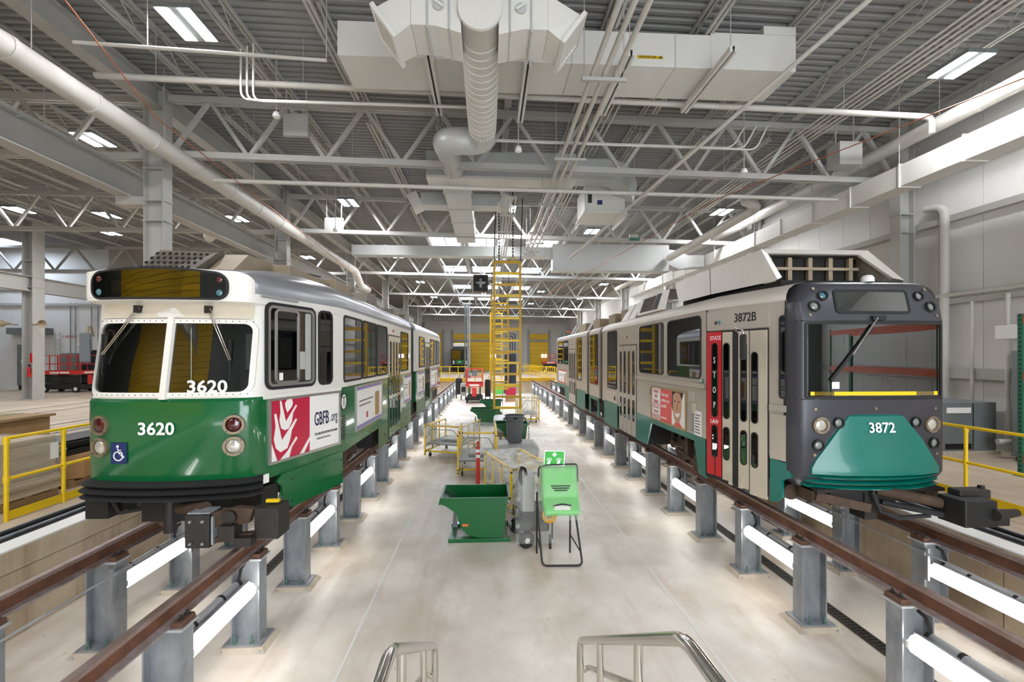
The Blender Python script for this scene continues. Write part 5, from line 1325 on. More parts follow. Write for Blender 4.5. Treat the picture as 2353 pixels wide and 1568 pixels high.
# tapered aisle side (u runs towards the nose)
FT8 = frame(A8, (A8-B8))
FR = frame((3.265, 0, 0), (0, -1, 0))
def ub(s0, s1): return -s1, -s0
u0, u1 = ub(0.235, 1.275)
pn_ = box_on(T8, 'door_header', 't8_silver', FT8, u0, u1, 3.555, 3.83, 0.012)
text('number_side', '3872B', FT8, -0.60, 3.70, 0.165, 'ink_black', T8, sx=0.85, off=0.014, bold=0.012)
for du, mt in ((-0.035, 'lamp_red'), (0.035, 'lamp_blue')): MB().lathe([(0.03, 0), (0.02, 0.012), (0.004, 0.016)], FT8[0]+FT8[1]*(-1.07+du)+FT8[2]*3.66+FT8[3]*0.012, FT8[3], 12).build('door_signal', mt, T8, smooth=50)
dr = box_on(T8, 'door', 'dark_steel', FT8, *ub(0.245, 1.27), 1.40, 3.545, 0.006)
red = box_on(dr, 'stop_arm_panel', 'red_paint', FT8, *ub(1.0, 1.265), 1.46, 3.53, 0.02); red['label'] = 'red door panel lettered STATE STOP LAW'
for s0, s1, zb in ((0.80, 0.975, 1.44), (0.535, 0.70, 1.41), (0.262, 0.515, 1.36)):
    box_on(dr, 'door_leaf', 't8_door', FT8, *ub(s0, s1), zb, 3.52, 0.02)
box_on(dr, 'door_seal', 'rubber', FT8, *ub(0.705, 0.795), 1.42, 3.52, 0.022)
for s_, zt in ((1.065+0.05, 3.375), (0.903, 3.37), (0.612, 3.365), (0.44, 3.24)):
    slot_pane(dr, FT8, -s_+0.0, 2.30, zt, 0.115 if s_ > 0.8 else 0.105, 0.02)
    slot_pane(dr, FT8, -s_+0.0, 1.72, 2.19, 0.115 if s_ > 0.8 else 0.105, 0.02)
for i, ch in enumerate('STOP'): text('stop_letter', ch, FT8, -1.115, 3.12-0.215*i, 0.13, 'white', red, sx=0.55, off=0.03)
text('state_word', 'STATE', FT8, -1.10, 3.44, 0.085, 'white', red, sx=0.85, off=0.022)
text('law_word', 'LAW', FT8, -1.12, 2.235, 0.085, 'white', red, sx=0.8, off=0.022)
for s_ in (0.83, 0.66): box_on(dr, 'door_hinge', 't8_door', FT8, *ub(s_-0.03, s_+0.03), 1.40, 1.56, 0.03)
mp = MB().path(fillet([FT8[0]+FT8[1]*(-0.70)+FT8[2]*3.50+FT8[3]*0.03, FT8[0]+FT8[1]*(-0.66)+FT8[2]*3.56+FT8[3]*0.14, FT8[0]+FT8[1]*(-0.44)+FT8[2]*3.53+FT8[3]*0.22, FT8[0]+FT8[1]*(-0.44)+FT8[2]*3.42+FT8[3]*0.22], 0.04, 4), 0.012, 8).build('mirror', 'chrome', T8, smooth=50)
c = FT8[0]+FT8[1]*(-0.44)+FT8[2]*3.30+FT8[3]*0.22
MB().obox(c, 0.15, 0.06, 0.34, FT8[1]+FT8[3]*0.6, FT8[3]-FT8[1]*0.6).build('mirror_head', 'rubber', mp, bevel=0.03)
side_window(T8, FT8, -0.098, 0.0, 2.66, 3.685, 0.05, 0.014)
box_on(T8, 'lower_panel', 't8_silver', FT8, *ub(0.005, 0.225), 1.90, 2.46, 0.015)
box_on(T8, 'belt_moulding', 't8_silver', FT8, *ub(0.0, 0.225), 2.50, 2.58, 0.028)
st = MB().plate([(-0.225, 1.35), (-0.225, 1.90), (0.03, 1.88), (0.06, 1.72), (-0.06, 1.66), (-0.06, 1.45), (-0.12, 1.38)], FT8, -0.03, 0.01).build('front_skirt', 't8_teal', T8)
MB().tube((CXR-0.82, 5.35, 1.5), (CXR-0.82, 5.6, 1.5), 0.1, 12).build('skirt_spring', 'truck_brown', T8, smooth=50)
MB().plate(rr(-0.02, -0.005, 1.93, 3.86, 0.002, 1), FT8, 0, 0.01).build('seam_strip', 'dark_steel', T8)
MB().plate(rr(-1.285, -1.272, 1.4, 3.86, 0.002, 1), FT8, 0, 0.012).build('seam_strip', 'dark_steel', T8)
# full-width side
def yb_(y0, y1): return -y1, -y0
for y0, y1 in ((6.67, 7.93), (8.12, 9.43)): side_window(T8, FR, *yb_(y0, y1), 2.83, 3.81, 0.10, 0.018)
box_on(T8, 'belt_moulding', 't8_silver', FR, *yb_(6.52, 9.62), 2.69, 2.76, 0.03)
box_on(T8, 'window_post', 't8_silver', FR, *yb_(7.95, 8.10), 2.82, 3.82, 0.012)
ad = MB().ring(rr(-8.73, -7.17, 1.945, 2.595, 0.01, 2), rr(-8.70, -7.20, 1.975, 2.565, 0.005, 2), FR, 0, 0.022).build('advert_frame', 'wood', T8)
ad['label'] = 'framed advertisement with a smiling face on coral red'
MB().plate([(-8.70, 1.975), (-8.28, 1.975), (-8.28, 2.565), (-8.70, 2.565)], FR, 0.001, 0.006).build('advert_letter_panel', 'paper', ad)
MB().plate([(-8.28, 1.975), (-7.76, 1.975), (-7.76, 2.565), (-8.28, 2.565)], FR, 0.001, 0.006).build('advert_red_panel', 'coral', ad)
MB().plate([(-7.76, 1.975), (-7.20, 1.975), (-7.20, 2.565), (-7.76, 2.565)], FR, 0.001, 0.006).build('advert_photo_panel', 'paper', ad)
for i, ch in enumerate(('aaaa', 'iiii', 'aaaa', 'ZZZZ', 'vvvv', 'UUUU')): text('advert_letters', ch, FR, -8.49, 2.515-0.098*i, 0.115, 'crimson', ad, sx=1.2, off=0.008)
for i, ch in enumerate(('The best', 'smiles are', 'candid')): text('advert_line', ch, FR, -8.24, 2.47-0.105*i, 0.10, 'white', ad, sx=0.95, off=0.008, align='LEFT')
MB().plate([(-8.24, 2.03), (-7.98, 2.03), (-7.98, 2.05), (-8.24, 2.05)], FR, 0.006, 0.008).build('advert_footnote', 'white', ad)
fh = [(-7.74, 2.56), (-7.735, 2.3), (-7.70, 2.15), (-7.62, 2.06), (-7.55, 2.0), (-7.44, 2.04), (-7.37, 2.16), (-7.345, 2.32), (-7.34, 2.46), (-7.31, 2.565)]
MB().plate([(-7.75, 2.565), (-7.755, 2.3), (-7.70, 2.2), (-7.5, 2.4), (-7.36, 2.42), (-7.28, 2.565)], FR, 0.0061, 0.0075).build('advert_hair', 'hair', ad)
MB().plate([(-7.70, 2.50), (-7.71, 2.3), (-7.68, 2.15), (-7.60, 2.05), (-7.52, 2.02), (-7.44, 2.05), (-7.38, 2.16), (-7.355, 2.32), (-7.36, 2.46), (-7.42, 2.545), (-7.58, 2.555)], FR, 0.0076, 0.009).build('advert_face', 'skin', ad)
MB().plate([(-7.62, 2.20), (-7.57, 2.14), (-7.50, 2.13), (-7.44, 2.16), (-7.42, 2.215), (-7.52, 2.19)], FR, 0.009, 0.0105).build('advert_smile', 'white', ad)
for uu in (-7.62, -7.46): MB().plate([(uu-0.04, 2.40), (uu, 2.385), (uu+0.04, 2.40), (uu, 2.41)], FR, 0.009, 0.0105).build('advert_eye', 'hair', ad)
MB().plate([(-7.535, 2.37), (-7.555, 2.26), (-7.49, 2.26), (-7.51, 2.37)], FR, 0.009, 0.010).build('advert_nose', 'cardboard', ad)
MB().plate([(-7.66, 1.978), (-7.58, 2.06), (-7.45, 2.05), (-7.33, 1.978)], FR, 0.0061, 0.0085).build('advert_shirt', 'coral', ad)
box_on(T8, 'access_flap', 't8_silver', FR, -7.08, -6.92, 2.45, 2.62, 0.012); box_on(T8, 'access_flap', 'alu_frame', FR, -7.12, -6.94, 1.98, 2.30, 0.014)
box_on(T8, 'latch_box', 't8_door', FR, -6.95, -6.86, 2.28, 2.44, 0.03)
nt_ = box_on(T8, 'notice', 'paper', FR, -6.88, -6.66, 1.95, 2.33, 0.012)
for k in range(7): box_on(nt_, 'notice_line', 'ink_black' if k != 3 else 'rack_green', FR, -6.86, -6.68-0.02*(k % 3), 1.99+k*0.045, 2.003+k*0.045, 0.014, 0.002, 0.012)
box_on(T8, 'exit_label', 'rack_green', FR, -6.72, -6.60, 2.775, 2.83, 0.01)
text('exit_label_text', 'EXIT', FR, -6.66, 2.803, 0.05, 'white', T8, off=0.012)
box_on(T8, 'fuel_cap', 'rubber', FR, -8.79, -8.74, 2.40, 2.56, 0.012, 0.02)
# teal skirts around the bogie opening
box_on(T8, 'skirt_band', 't8_teal', FR, -9.62, -6.52, 1.85, 1.945, 0.012)
MB().plate([(-9.62, 1.36), (-9.0, 1.375), (-8.74, 1.86), (-9.62, 1.86)], FR, -0.02, 0.01).build('skirt_panel', 't8_teal', T8)
MB().plate([(-6.74, 1.38), (-6.52, 1.36), (-6.52, 1.86), (-6.90, 1.86)], FR, -0.02, 0.01).build('skirt_panel', 't8_teal', T8)
MB().bx(CXR-1.30, CXR+1.30, 6.3, 6.5, 1.4, 1.95).bx(CXR-1.28, CXR+1.28, 6.5, 9.0, 1.88, 1.95).bx(CXR-1.25, CXR+1.25, 9.05, 12.5, 1.36, 1.95).build('underframe', 'under_black', T8)
bogie(T8, CXR, 6.85, 8.85)
def t8_door(y0, y1):
    box_on(T8, 'door_header', 't8_silver', FR, *yb_(y0-0.02, y1+0.05), 3.46, 3.70, 0.012)
    d = box_on(T8, 'door', 'dark_steel', FR, *yb_(y0, y1), 1.37, 3.44, 0.006)
    n = 4; w = (y1-y0-0.02)/n
    for k in range(n):
        a = -y1+0.01+k*w
        box_on(d, 'door_leaf', 't8_silver', FR, a+0.008, a+w-0.008, 1.39, 3.42, 0.018)
        slot_pane(d, FR, a+w/2, 2.3, 3.3, w*0.42, 0.018); slot_pane(d, FR, a+w/2, 1.72, 2.2, w*0.42, 0.018)
    MB().lathe([(0.03, 0), (0.02, 0.015), (0.005, 0.02)], (3.255, (y0+y1)/2, 3.62), (-1,0,0), 10).build('door_signal', 'lamp_red', d, smooth=50)
t8_door(9.63, 10.9)
side_window(T8, FR, *yb_(11.12, 11.97), 2.33, 3.83, 0.07, 0.018)
box_on(T8, 'lower_panel', 't8_silver', FR, *yb_(11.05, 12.3), 1.98, 2.27, 0.014)
box_on(T8, 'lower_panel', 't8_teal_dirty', FR, *yb_(11.05, 12.3), 1.34, 1.96, 0.014)
box_on(T8, 'handle', 'dark_steel', FR, *yb_(11.25, 11.3), 2.05, 2.15, 0.03)
# joints and short middle section
for y0 in (12.55, 14.2): MB().bx(CXR-1.2, CXR+1.2, y0, y0+0.34, 1.4, 3.95).build('bellows', 'rubber', T8)
for y0 in (12.6, 14.24):
    for k in range(3): MB().bx(CXR-1.26, CXR+1.26, y0+k*0.09, y0+k*0.09+0.05, 1.4, 4.0).build('bellows_fold', 'black', T8)
rp8 = [(-1.32, 3.86), (1.32, 3.86), (1.31, 3.95), (1.2, 4.03), (0.95, 4.09), (0.4, 4.12), (-0.4, 4.12), (-0.95, 4.09), (-1.2, 4.03), (-1.31, 3.95)]
for nm, y0, y1 in (('middle_section', 12.9, 14.2), ('rear_section', 14.55, 20.9)):
    b = MB().bx(CXR-1.32, CXR+1.32, y0, y1, 1.93, 3.86).build(nm, 't8_silver', T8)
    MB().prism([(CXR+a_, b_) for a_, b_ in rp8], 'y', y0, y1).build('section_roof', 't8_fairing', b, smooth=40)
MB().bx(CXR-1.2, CXR+1.2, 14.5, 20.8, 1.4, 1.95).bx(CXR-1.2, CXR+1.2, 12.6, 14.4, 1.6, 1.95).build('underframe', 'under_black', T8)
side_window(T8, FR, *yb_(13.05, 14.0), 2.32, 3.83, 0.07, 0.018)
box_on(T8, 'skirt_band', 't8_teal_dirty', FR, *yb_(12.95, 14.15), 1.85, 1.95, 0.012)
MB().plate([(-14.15, 1.36), (-14.05, 1.36), (-14.0, 1.86), (-14.15, 1.86)], FR, -0.02, 0.01).build('skirt_panel', 't8_teal_dirty', T8)
MB().plate([(-13.05, 1.86), (-13.1, 1.36), (-12.95, 1.36), (-12.95, 1.86)], FR, -0.02, 0.01).build('skirt_panel', 't8_teal_dirty', T8)
bogie(T8, CXR, 12.75, 14.3)
box_on(T8, 'lower_panel', 't8_teal_dirty', FR, *yb_(14.75, 16.2), 1.35, 2.0, 0.012)
side_window(T8, FR, *yb_(15.33, 16.13), 2.32, 3.83, 0.07, 0.018)
t8_door(16.35, 17.7)
for y0, y1 in ((17.9, 19.05), (19.2, 20.5)): side_window(T8, FR, *yb_(y0, y1), 2.83, 3.81, 0.08, 0.018)
ad_panel(T8, FR, -20.3, -18.2, 1.98, 2.6, 'framed red and white advertisement at the far end', 'coral')
box_on(T8, 'skirt_band', 't8_teal_dirty', FR, *yb_(17.75, 20.85), 1.82, 1.95, 0.012)
MB().plate([(-18.5, 1.38), (-17.75, 1.36), (-17.75, 1.84), (-18.7, 1.84)], FR, -0.02, 0.01).build('skirt_panel', 't8_teal_dirty', T8)
bogie(T8, CXR, 18.7, 20.6)
# coupler
cp = MB().bx(5.0, 5.36, 4.42, 4.72, 1.38, 1.66).build('coupler', 'black', T8, bevel=0.012)
MB().bx(5.14, 5.5, 4.60, 4.74, 1.62, 1.72).build('coupler_top', 'dark_steel', cp, bevel=0.01)
MB().tube((5.3, 4.40, 1.52), (5.62, 4.46, 1.52), 0.06, 10, 0.04).build('coupler_cone', 'dark_steel', cp, smooth=50)
MB().bx(5.34, 5.6, 4.5, 4.66, 1.36, 1.45).build('coupler_plate', 'dark_steel', cp, bevel=0.01)
MB().bx(5.45, 5.5, 4.66, 4.7, 1.55, 1.75).build('coupler_fin', 'dark_steel', cp)
MB().tube((5.02, 4.68, 1.56), (4.55, 5.0, 1.62), 0.06, 12).build('coupler_shank', 'truck_brown', cp, smooth=50)
MB().tube((5.02, 4.66, 1.44), (4.6, 4.98, 1.48), 0.035, 10).build('air_hose', 'rubber', cp, smooth=50)
MB().path([(4.45, 4.95, 1.62), (4.5, 4.9, 1.40), (4.68, 4.85, 1.34), (4.95, 4.75, 1.40)], 0.025, 8).build('air_hose', 'rubber', cp, smooth=50)
MB().bx(CXR-0.6, CXR+0.2, 5.0, 5.6, 1.45, 1.62).bx(CXR-0.2, CXR-0.05, 4.98, 5.2, 1.28, 1.6).build('drawgear', 'under_black', T8)
MB().bar((CXR-0.75, 5.05, 1.55), (CXR-0.15, 4.98, 1.42), 0.08, 0.1).build('drawgear_strut', 'truck_brown', T8)
for s in (-1, 1): MB().bx(CXR+s*0.7-0.08, CXR+s*0.7+0.08, 5.05, 5.3, 1.46, 1.62).build('step_bracket', 'truck_brown', T8)
# roof fairing with open front hoop
def fsec(y, lo, zl, hi, zh): return [(CXR-lo, y, zl), (CXR-hi, y, zh), (CXR+hi, y, zh), (CXR+lo, y, zl)]
FA = [(CXR-0.86, 5.60, 4.16), (CXR-0.78, 6.08, 4.665), (CXR+0.78, 6.08, 4.665), (CXR+0.86, 5.60, 4.16)]
m = MB()
for seg in ((FA, [(CXR-0.90, 7.2, 4.2), (CXR-0.80, 7.42, 4.66), (CXR+0.80, 7.42, 4.66), (CXR+0.90, 7.2, 4.2)]),
            ([(CXR-0.90, 7.22, 4.2), (CXR-0.80, 7.44, 4.66), (CXR+0.80, 7.44, 4.66), (CXR+0.90, 7.22, 4.2)], [(CXR-0.94, 8.35, 4.2), (CXR-0.82, 8.8, 4.64), (CXR+0.82, 8.8, 4.64), (CXR+0.94, 8.35, 4.2)])):
    g = MB().loft(list(seg), False); g.build('roof_fairing', 't8_fairing', T8)
# hoop: thick rim
hp = MB()
inner = [(CXR-0.76, 5.66, 4.20), (CXR-0.70, 6.05, 4.60), (CXR+0.62, 6.05, 4.60), (CXR+0.76, 5.66, 4.20)]
for i in range(3):
    a, b, c, d_ = V(FA[i]), V(FA[i+1]), V(inner[i+1]), V(inner[i])
    n = V((0, -0.04, 0.01))
    hp.loft([[a, b], [a+n, b+n], [d_+n, c+n], [d_, c]], False)
hp.build('fairing_hoop', 't8_fairing', T8)
MB().bx(CXR-0.74, CXR+0.74, 6.2, 8.6, 4.12, 4.58).build('resistor_bank', 'under_black', T8)
for i in range(5):
    x = CXR-0.6+0.3*i
    MB().bx(x-0.03, x+0.03, 6.12, 6.18, 4.14, 4.58).build('rack_post', 'equip_beige', T8)
for z in (4.2, 4.4): MB().bx(CXR-0.7, CXR+0.7, 6.10, 6.14, z, z+0.04).build('rack_bar', 'equip_beige', T8)
MB().bx(CXR-0.82, CXR+0.82, 5.55, 8.4, 4.08, 4.16).build('roof_void', 'under_black', T8)
MB().lathe([(0.07, 0), (0.07, 0.05), (0.05, 0.08), (0.01, 0.09)], (CXR+0.12, 5.3, 4.10), (0,0,1), 14).build('antenna_dome', 'wheel_white', T8, smooth=50)
# louvred units further back
fr2 = MB().loft([[(CXR-0.98, 8.9, 4.14), (CXR-0.84, 9.0, 4.56), (CXR+0.84, 9.0, 4.56), (CXR+0.98, 8.9, 4.14)], [(CXR-0.98, 10.6, 4.14), (CXR-0.84, 10.7, 4.56), (CXR+0.84, 10.7, 4.56), (CXR+0.98, 10.6, 4.14)]], False, False).build('roof_unit', 't8_fairing', T8)
fu = frame((CXR-0.98, 0, 4.14), (0,-1,0), (0.14, 0, 0.42))
for k in range(4): MB().plate(rr(-10.45+k*0.2, -10.29+k*0.2, 0.06, 0.40, 0.01, 1), fu, 0.004, 0.01).build('louvre_panel', 'truck_brown', fr2)
for k in range(7): MB().plate(rr(-9.62+k*0.035, -9.60+k*0.035, 0.05, 0.41, 0.003, 1), fu, 0.004, 0.012).build('louvre_slat', 'dark_steel', fr2)
for y0 in (10.95, 11.55): MB().obox((CXR-0.80, y0+0.25, 4.32), 0.03, 0.5, 0.5, (1, 0, -0.55), (0,1,0)).build('tilted_cover', 't8_fairing', T8)
MB().bx(CXR-0.8, CXR+0.8, 12.0, 12.5, 4.1, 4.45).build('roof_unit', 'equip_beige', T8, bevel=0.01)
for y0, y1 in ((12.9, 13.6), (14.7, 15.6), (16.8, 18.2)): MB().bx(CXR-0.85, CXR+0.85, y0, y1, 4.1, 4.42).build('roof_unit', 'equip_beige', T8, bevel=0.01)
for y0 in (15.9, 18.5, 19.2): MB().obox((CXR-0.78, y0+0.25, 4.30), 0.03, 0.5, 0.45, (1, 0, -0.6), (0,1,0)).build('tilted_cover', 'mesh_grey', T8)
# ================================================================ THINGS IN THE AISLE
def hopper(x, y, lab):
    t = thing('tipping_hopper', lab, 'hopper', (x, y, 0), 'green tipping hoppers')
    D = 0.78
    prof = [(-0.02, 0.76), (-0.055, 0.66), (0.035, 0.624), (0.215, 0.50), (0.25, 0.36), (0.32, 0.21), (0.427, 0.115), (0.626, 0.07), (1.01, 0.07), (1.10, 0.76)]
    for yy, nm in ((y, 'side_plate'), (y+D-0.012, 'side_plate')):
        MB().prism([(x+a, b) for a, b in prof], 'y', yy, yy+0.012).build(nm, 'hopper_green', t)
    fl_ = prof[1:9]
    MB().loft([[(x+a, yy, b) for a, b in prof[1:] ] for yy in (y+0.012, y+D-0.012)], False).build('shell', 'hopper_green', t)
    MB().loft([[(x+a*0.985+0.008, yy, b+0.008) for a, b in prof[1:] ] for yy in (y+0.014, y+D-0.014)], False).build('liner', 'hopper_dark', t)
    rim = MB(); rim.bx(x-0.05, x+1.14, y-0.02, y+0.014, 0.72, 0.765).bx(x-0.05, x+1.14, y+D-0.014, y+D+0.02, 0.72, 0.765).bx(x+1.11, x+1.145, y-0.02, y+D+0.02, 0.72, 0.765)
    rim.build('rim', 'hopper_green', t, bevel=0.005)
    MB().prism([(x-0.06, 0.765), (x-0.085, 0.66), (x-0.05, 0.65), (x-0.02, 0.765)][::-1], 'y', y-0.02, y+D+0.02).build('lip', 'hopper_green', t)
    for yy in (y-0.02, y+D-0.10): 
        MB().bx(x+0.08, x+1.14, yy, yy+0.12, 0.0, 0.065).build('skid', 'hopper_green', t, bevel=0.005)
        for k in range(4): MB().bx(x+0.2+k*0.2, x+0.28+k*0.2, yy-0.004, yy, 0.018, 0.03).build('skid_slot', 'hopper_dark', t)
    for xx in (x+0.1, x+1.0): MB().bx(xx, xx+0.1, y, y+D, 0.0, 0.05).build('cross_member', 'hopper_green', t)
    MB().prism([(x+0.1, 0.06), (x+0.2, 0.06), (x+0.17, 0.36), (x+0.13, 0.36)], 'y', y+0.55, y+0.6).build('stop_bracket', 'galv', t)
    MB().bx(x+0.32, x+0.42, y-0.004, y, 0.275, 0.315).build('maker_label', 'label_orange', t)
    for a, b in ((0.36, 0.2), (0.46, 0.125), (0.6, 0.1), (0.75, 0.1)): MB().tube((x+a, y-0.008, b), (x+a, y, b), 0.012, 6).build('bolt', 'hopper_green', t)
    ch = MB()
    for k in range(9): ch.obox((x+1.155, y+0.2, 0.62-k*0.055), 0.06, 0.035 if k % 2 else 0.012, 0.012 if k % 2 else 0.035, (0,0,1), (1,0,0))
    o = ch.build('latch_chain', 'galv', t); o['kind'] = 'stuff'
    return t
h0 = hopper(-0.74, 7.68, 'green steel tipping hopper nearest the viewer on the aisle floor')
for x, y, lab in ((-0.69, 20.4, 'green tipping hopper half hidden behind the wrapped carts'), (-0.32, 24.3, 'small far green tipping hopper in front of the red lift'), (0.34, 15.9, 'green tipping hopper mostly hidden behind the grey bin')):
    o = copy_tree(h0, None, (x, y, 0)); o['label'] = lab

# ---- eyewash station
t = thing('eyewash_station', 'portable green eyewash tank wrapped in film on black tube legs', 'eyewash', (1.12, 6.9, 0))
X0, X1 = 0.86, 1.40
prof = [(7.22, 0.98), (7.22, 1.44), (6.98, 1.44), (6.86, 1.20), (6.80, 1.02), (6.66, 0.86), (6.66, 0.79), (6.74, 0.77), (6.92, 0.80)]
MB().prism(prof[::-1], 'x', X0, X1).build('tank', 'eyewash_green', t, bevel=0.03)
MB().prism([(a+0.0, b) for a, b in ((6.905, 1.05), (6.82, 0.99), (6.72, 0.875), (6.78, 0.865), (6.9, 0.93))], 'x', X0+0.08, X1-0.08).build('basin_recess', 'hopper_green', t)
MB().obox((1.13, 6.70, 0.905), 0.24, 0.02, 0.09, (1,0,0), (0,1,-1.0)).build('instruction_card', 'paper', t)
MB().path([(1.02, 6.74, 0.87), (1.0, 6.70, 0.93), (1.13, 6.70, 0.95), (1.26, 6.70, 0.93), (1.24, 6.74, 0.87)], 0.012, 8).build('spray_arm', 'black', t, smooth=50)
for z, w in ((1.18, 0.3), (1.15, 0.26), (1.12, 0.2)): MB().bx(1.13-w/2, 1.13+w/2, 6.84-(1.2-z)*0.5, 6.853-(1.2-z)*0.5, z, z+0.012).build('tank_text_line', 'ink_black', t)
MB().tube((1.13, 7.08, 1.44), (1.13, 7.08, 1.47), 0.06, 14).build('fill_cap', 'black', t, smooth=50)
MB().path(fillet([(0.80, 6.95, 1.30), (0.80, 6.95, 1.46), (1.05, 6.97, 1.48), (1.42, 7.0, 1.48), (1.42, 7.0, 1.2)], 0.06, 5), 0.014, 8).build('carry_bar', 'black', t, smooth=50)
MB().path(fillet([(0.78, 7.0, 0.9), (0.83, 6.72, 0.02), (1.44, 6.70, 0.02), (1.36, 6.98, 0.9)], 0.08, 6), 0.016, 10).build('leg_loop', 'black', t, smooth=50)
for x in (0.80, 1.34): MB().tube((x, 7.16, 1.0), (x, 7.2, 0.0), 0.015, 10).build('leg', 'black', t, smooth=50)
MB().tube((1.34, 7.19, 0.3), (1.42, 6.78, 0.2), 0.01, 8).build('leg_brace', 'black', t, smooth=50); MB().tube((0.80, 7.19, 0.3), (0.82, 6.78, 0.2), 0.01, 8).build('leg_brace', 'black', t, smooth=50)
MB().prism([(6.60, 0.74), (7.26, 0.74), (7.27, 1.48), (6.94, 1.48), (6.79, 1.04), (6.62, 0.86)], 'x', X0-0.03, X1+0.03).build('film_wrap', 'film_green', t)
fs = frame((0.885, 7.0, 1.455), (0.99, -0.08, 0), (0.05, 0, 1))
sg = MB().plate(rr(0, 0.325, 0, 0.245, 0.004, 1), fs, 0, 0.004).build('sign', 'white', t)
MB().plate(rr(0.014, 0.311, 0.014, 0.231, 0.003, 1), fs, 0.004, 0.006).build('sign_field', 'sign_green', sg)
g = MB()
g.plate([(0.148, 0.15), (0.177, 0.15), (0.177, 0.17), (0.197, 0.17), (0.197, 0.195), (0.177, 0.195), (0.177, 0.215), (0.148, 0.215), (0.148, 0.195), (0.128, 0.195), (0.128, 0.17), (0.148, 0.17)], fs, 0.006, 0.008)
g.build('sign_cross', 'white', sg)
for cx_, s in ((0.085, -1), (0.235, 1)):
    e = MB(); e.ring([(cx_+0.042*math.cos(a), 0.11+0.02*math.sin(a)) for a in [i*math.pi/8 for i in range(16)]], [(cx_+0.032*math.cos(a), 0.11+0.013*math.sin(a)) for a in [i*math.pi/8 for i in range(16)]], fs, 0.006, 0.008)
    e.plate(circ(cx_, 0.11, 0.009, 10), fs, 0.006, 0.008); e.build('sign_eye', 'white', sg)
    MB().plate([(cx_-0.026-0.01, 0.035), (cx_+0.018-0.01, 0.03), (cx_+0.026, 0.085), (cx_-0.018, 0.09)], fs, 0.006, 0.008).build('sign_spray', 'white', sg)

# ---- wrapped pump/generator with wheels behind the eyewash stand
t = thing('wrapped_machine', 'film-wrapped machine on two black wheels left of the eyewash stand', 'machine', (0.75, 7.4, 0))
MB().bx(0.56, 1.05, 7.3, 7.9, 0.22, 0.55).build('engine', 'dark_steel', t, bevel=0.04)
MB().bx(0.60, 0.80, 7.35, 7.85, 0.5, 1.15).build('column_box', 'cabinet_light', t, bevel=0.02)
MB().path(fillet([(0.55, 7.2, 0.15), (0.55, 7.2, 0.5), (0.55, 8.0, 0.5), (1.08, 8.0, 0.5), (1.08, 7.2, 0.5), (1.08, 7.2, 0.15)], 0.05, 4), 0.016, 8).build('frame_tube', 'black', t, smooth=50)
for x in (0.62, 0.50):
    yy = 7.2 if x > 0.6 else 7.85
    w = MB().lathe([(0.07, -0.045), (0.12, -0.045), (0.138, -0.02), (0.138, 0.02), (0.12, 0.045), (0.07, 0.045)], (x+0.03, yy, 0.138), (0.35,-0.94,0), 20).build('tyre', 'rubber', t, smooth=40)
    MB().lathe([(0.02, 0.05), (0.072, 0.04), (0.072, -0.04)], (x+0.03, yy, 0.138), (0.35,-0.94,0), 18).build('wheel_hub', 'wheel_white', w, smooth=40)
co = MB()
for k in range(14): co.path([(1.0+(0.06+0.012*(k % 6))*math.cos(a)+0.008*(k % 3), 7.085-0.012*(k//3), 0.58+(0.05+0.012*(k % 6))*math.sin(a)) for a in [i*2*math.pi/14 for i in range(14)]], 0.011, 6, True)
co.build('hose_coil', 'hose_yellow', t, smooth=50)
cc = MB()
for k in range(5): cc.path([(0.60+0.05*math.cos(a)+0.008*k, 7.5-0.02*k, 1.12+0.16*math.sin(a)) for a in [i*2*math.pi/14 for i in range(14)]], 0.010, 6, True)
cc.build('cable_coil', 'rubber', t, smooth=50)
MB().loft([[(0.48, 7.12, 0.1), (1.10, 7.12, 0.1), (1.12, 8.05, 0.1), (0.48, 8.05, 0.1)], [(0.46, 7.1, 0.55), (1.14, 7.1, 0.6), (1.14, 8.05, 0.6), (0.46, 8.05, 0.55)], [(0.56, 7.3, 1.22), (0.86, 7.3, 1.25), (0.86, 7.9, 1.25), (0.56, 7.9, 1.22)]], True, True).build('film_wrap', 'film', t)
for x in (1.02,): MB().bx(x, x+0.04, 7.14, 7.2, 0.0, 0.22).build('foot', 'black', t)
t.location.y += 0.2

# ---- red and white delineator post
t = thing('delineator_post', 'red delineator post with two white bands behind the near hopper', 'post', (-0.22, 10.8, 0))
MB().lathe([(0.2, 0), (0.2, 0.04), (0.06, 0.07), (0.052, 0.1), (0.05, 0.98), (0.03, 1.0), (0.018, 1.02), (0.018, 1.05), (0.034, 1.08), (0.034, 1.11), (0.01, 1.13)], (-0.22, 10.8, 0), (0,0,1), 16).build('tube', 'lift_red', t, smooth=40)
for z in (0.74, 0.87): MB().lathe([(0.0525, z), (0.0525, z+0.075)], (-0.22, 10.8, 0), (0,0,1), 16, False).build('white_band', 'white', t, smooth=40)

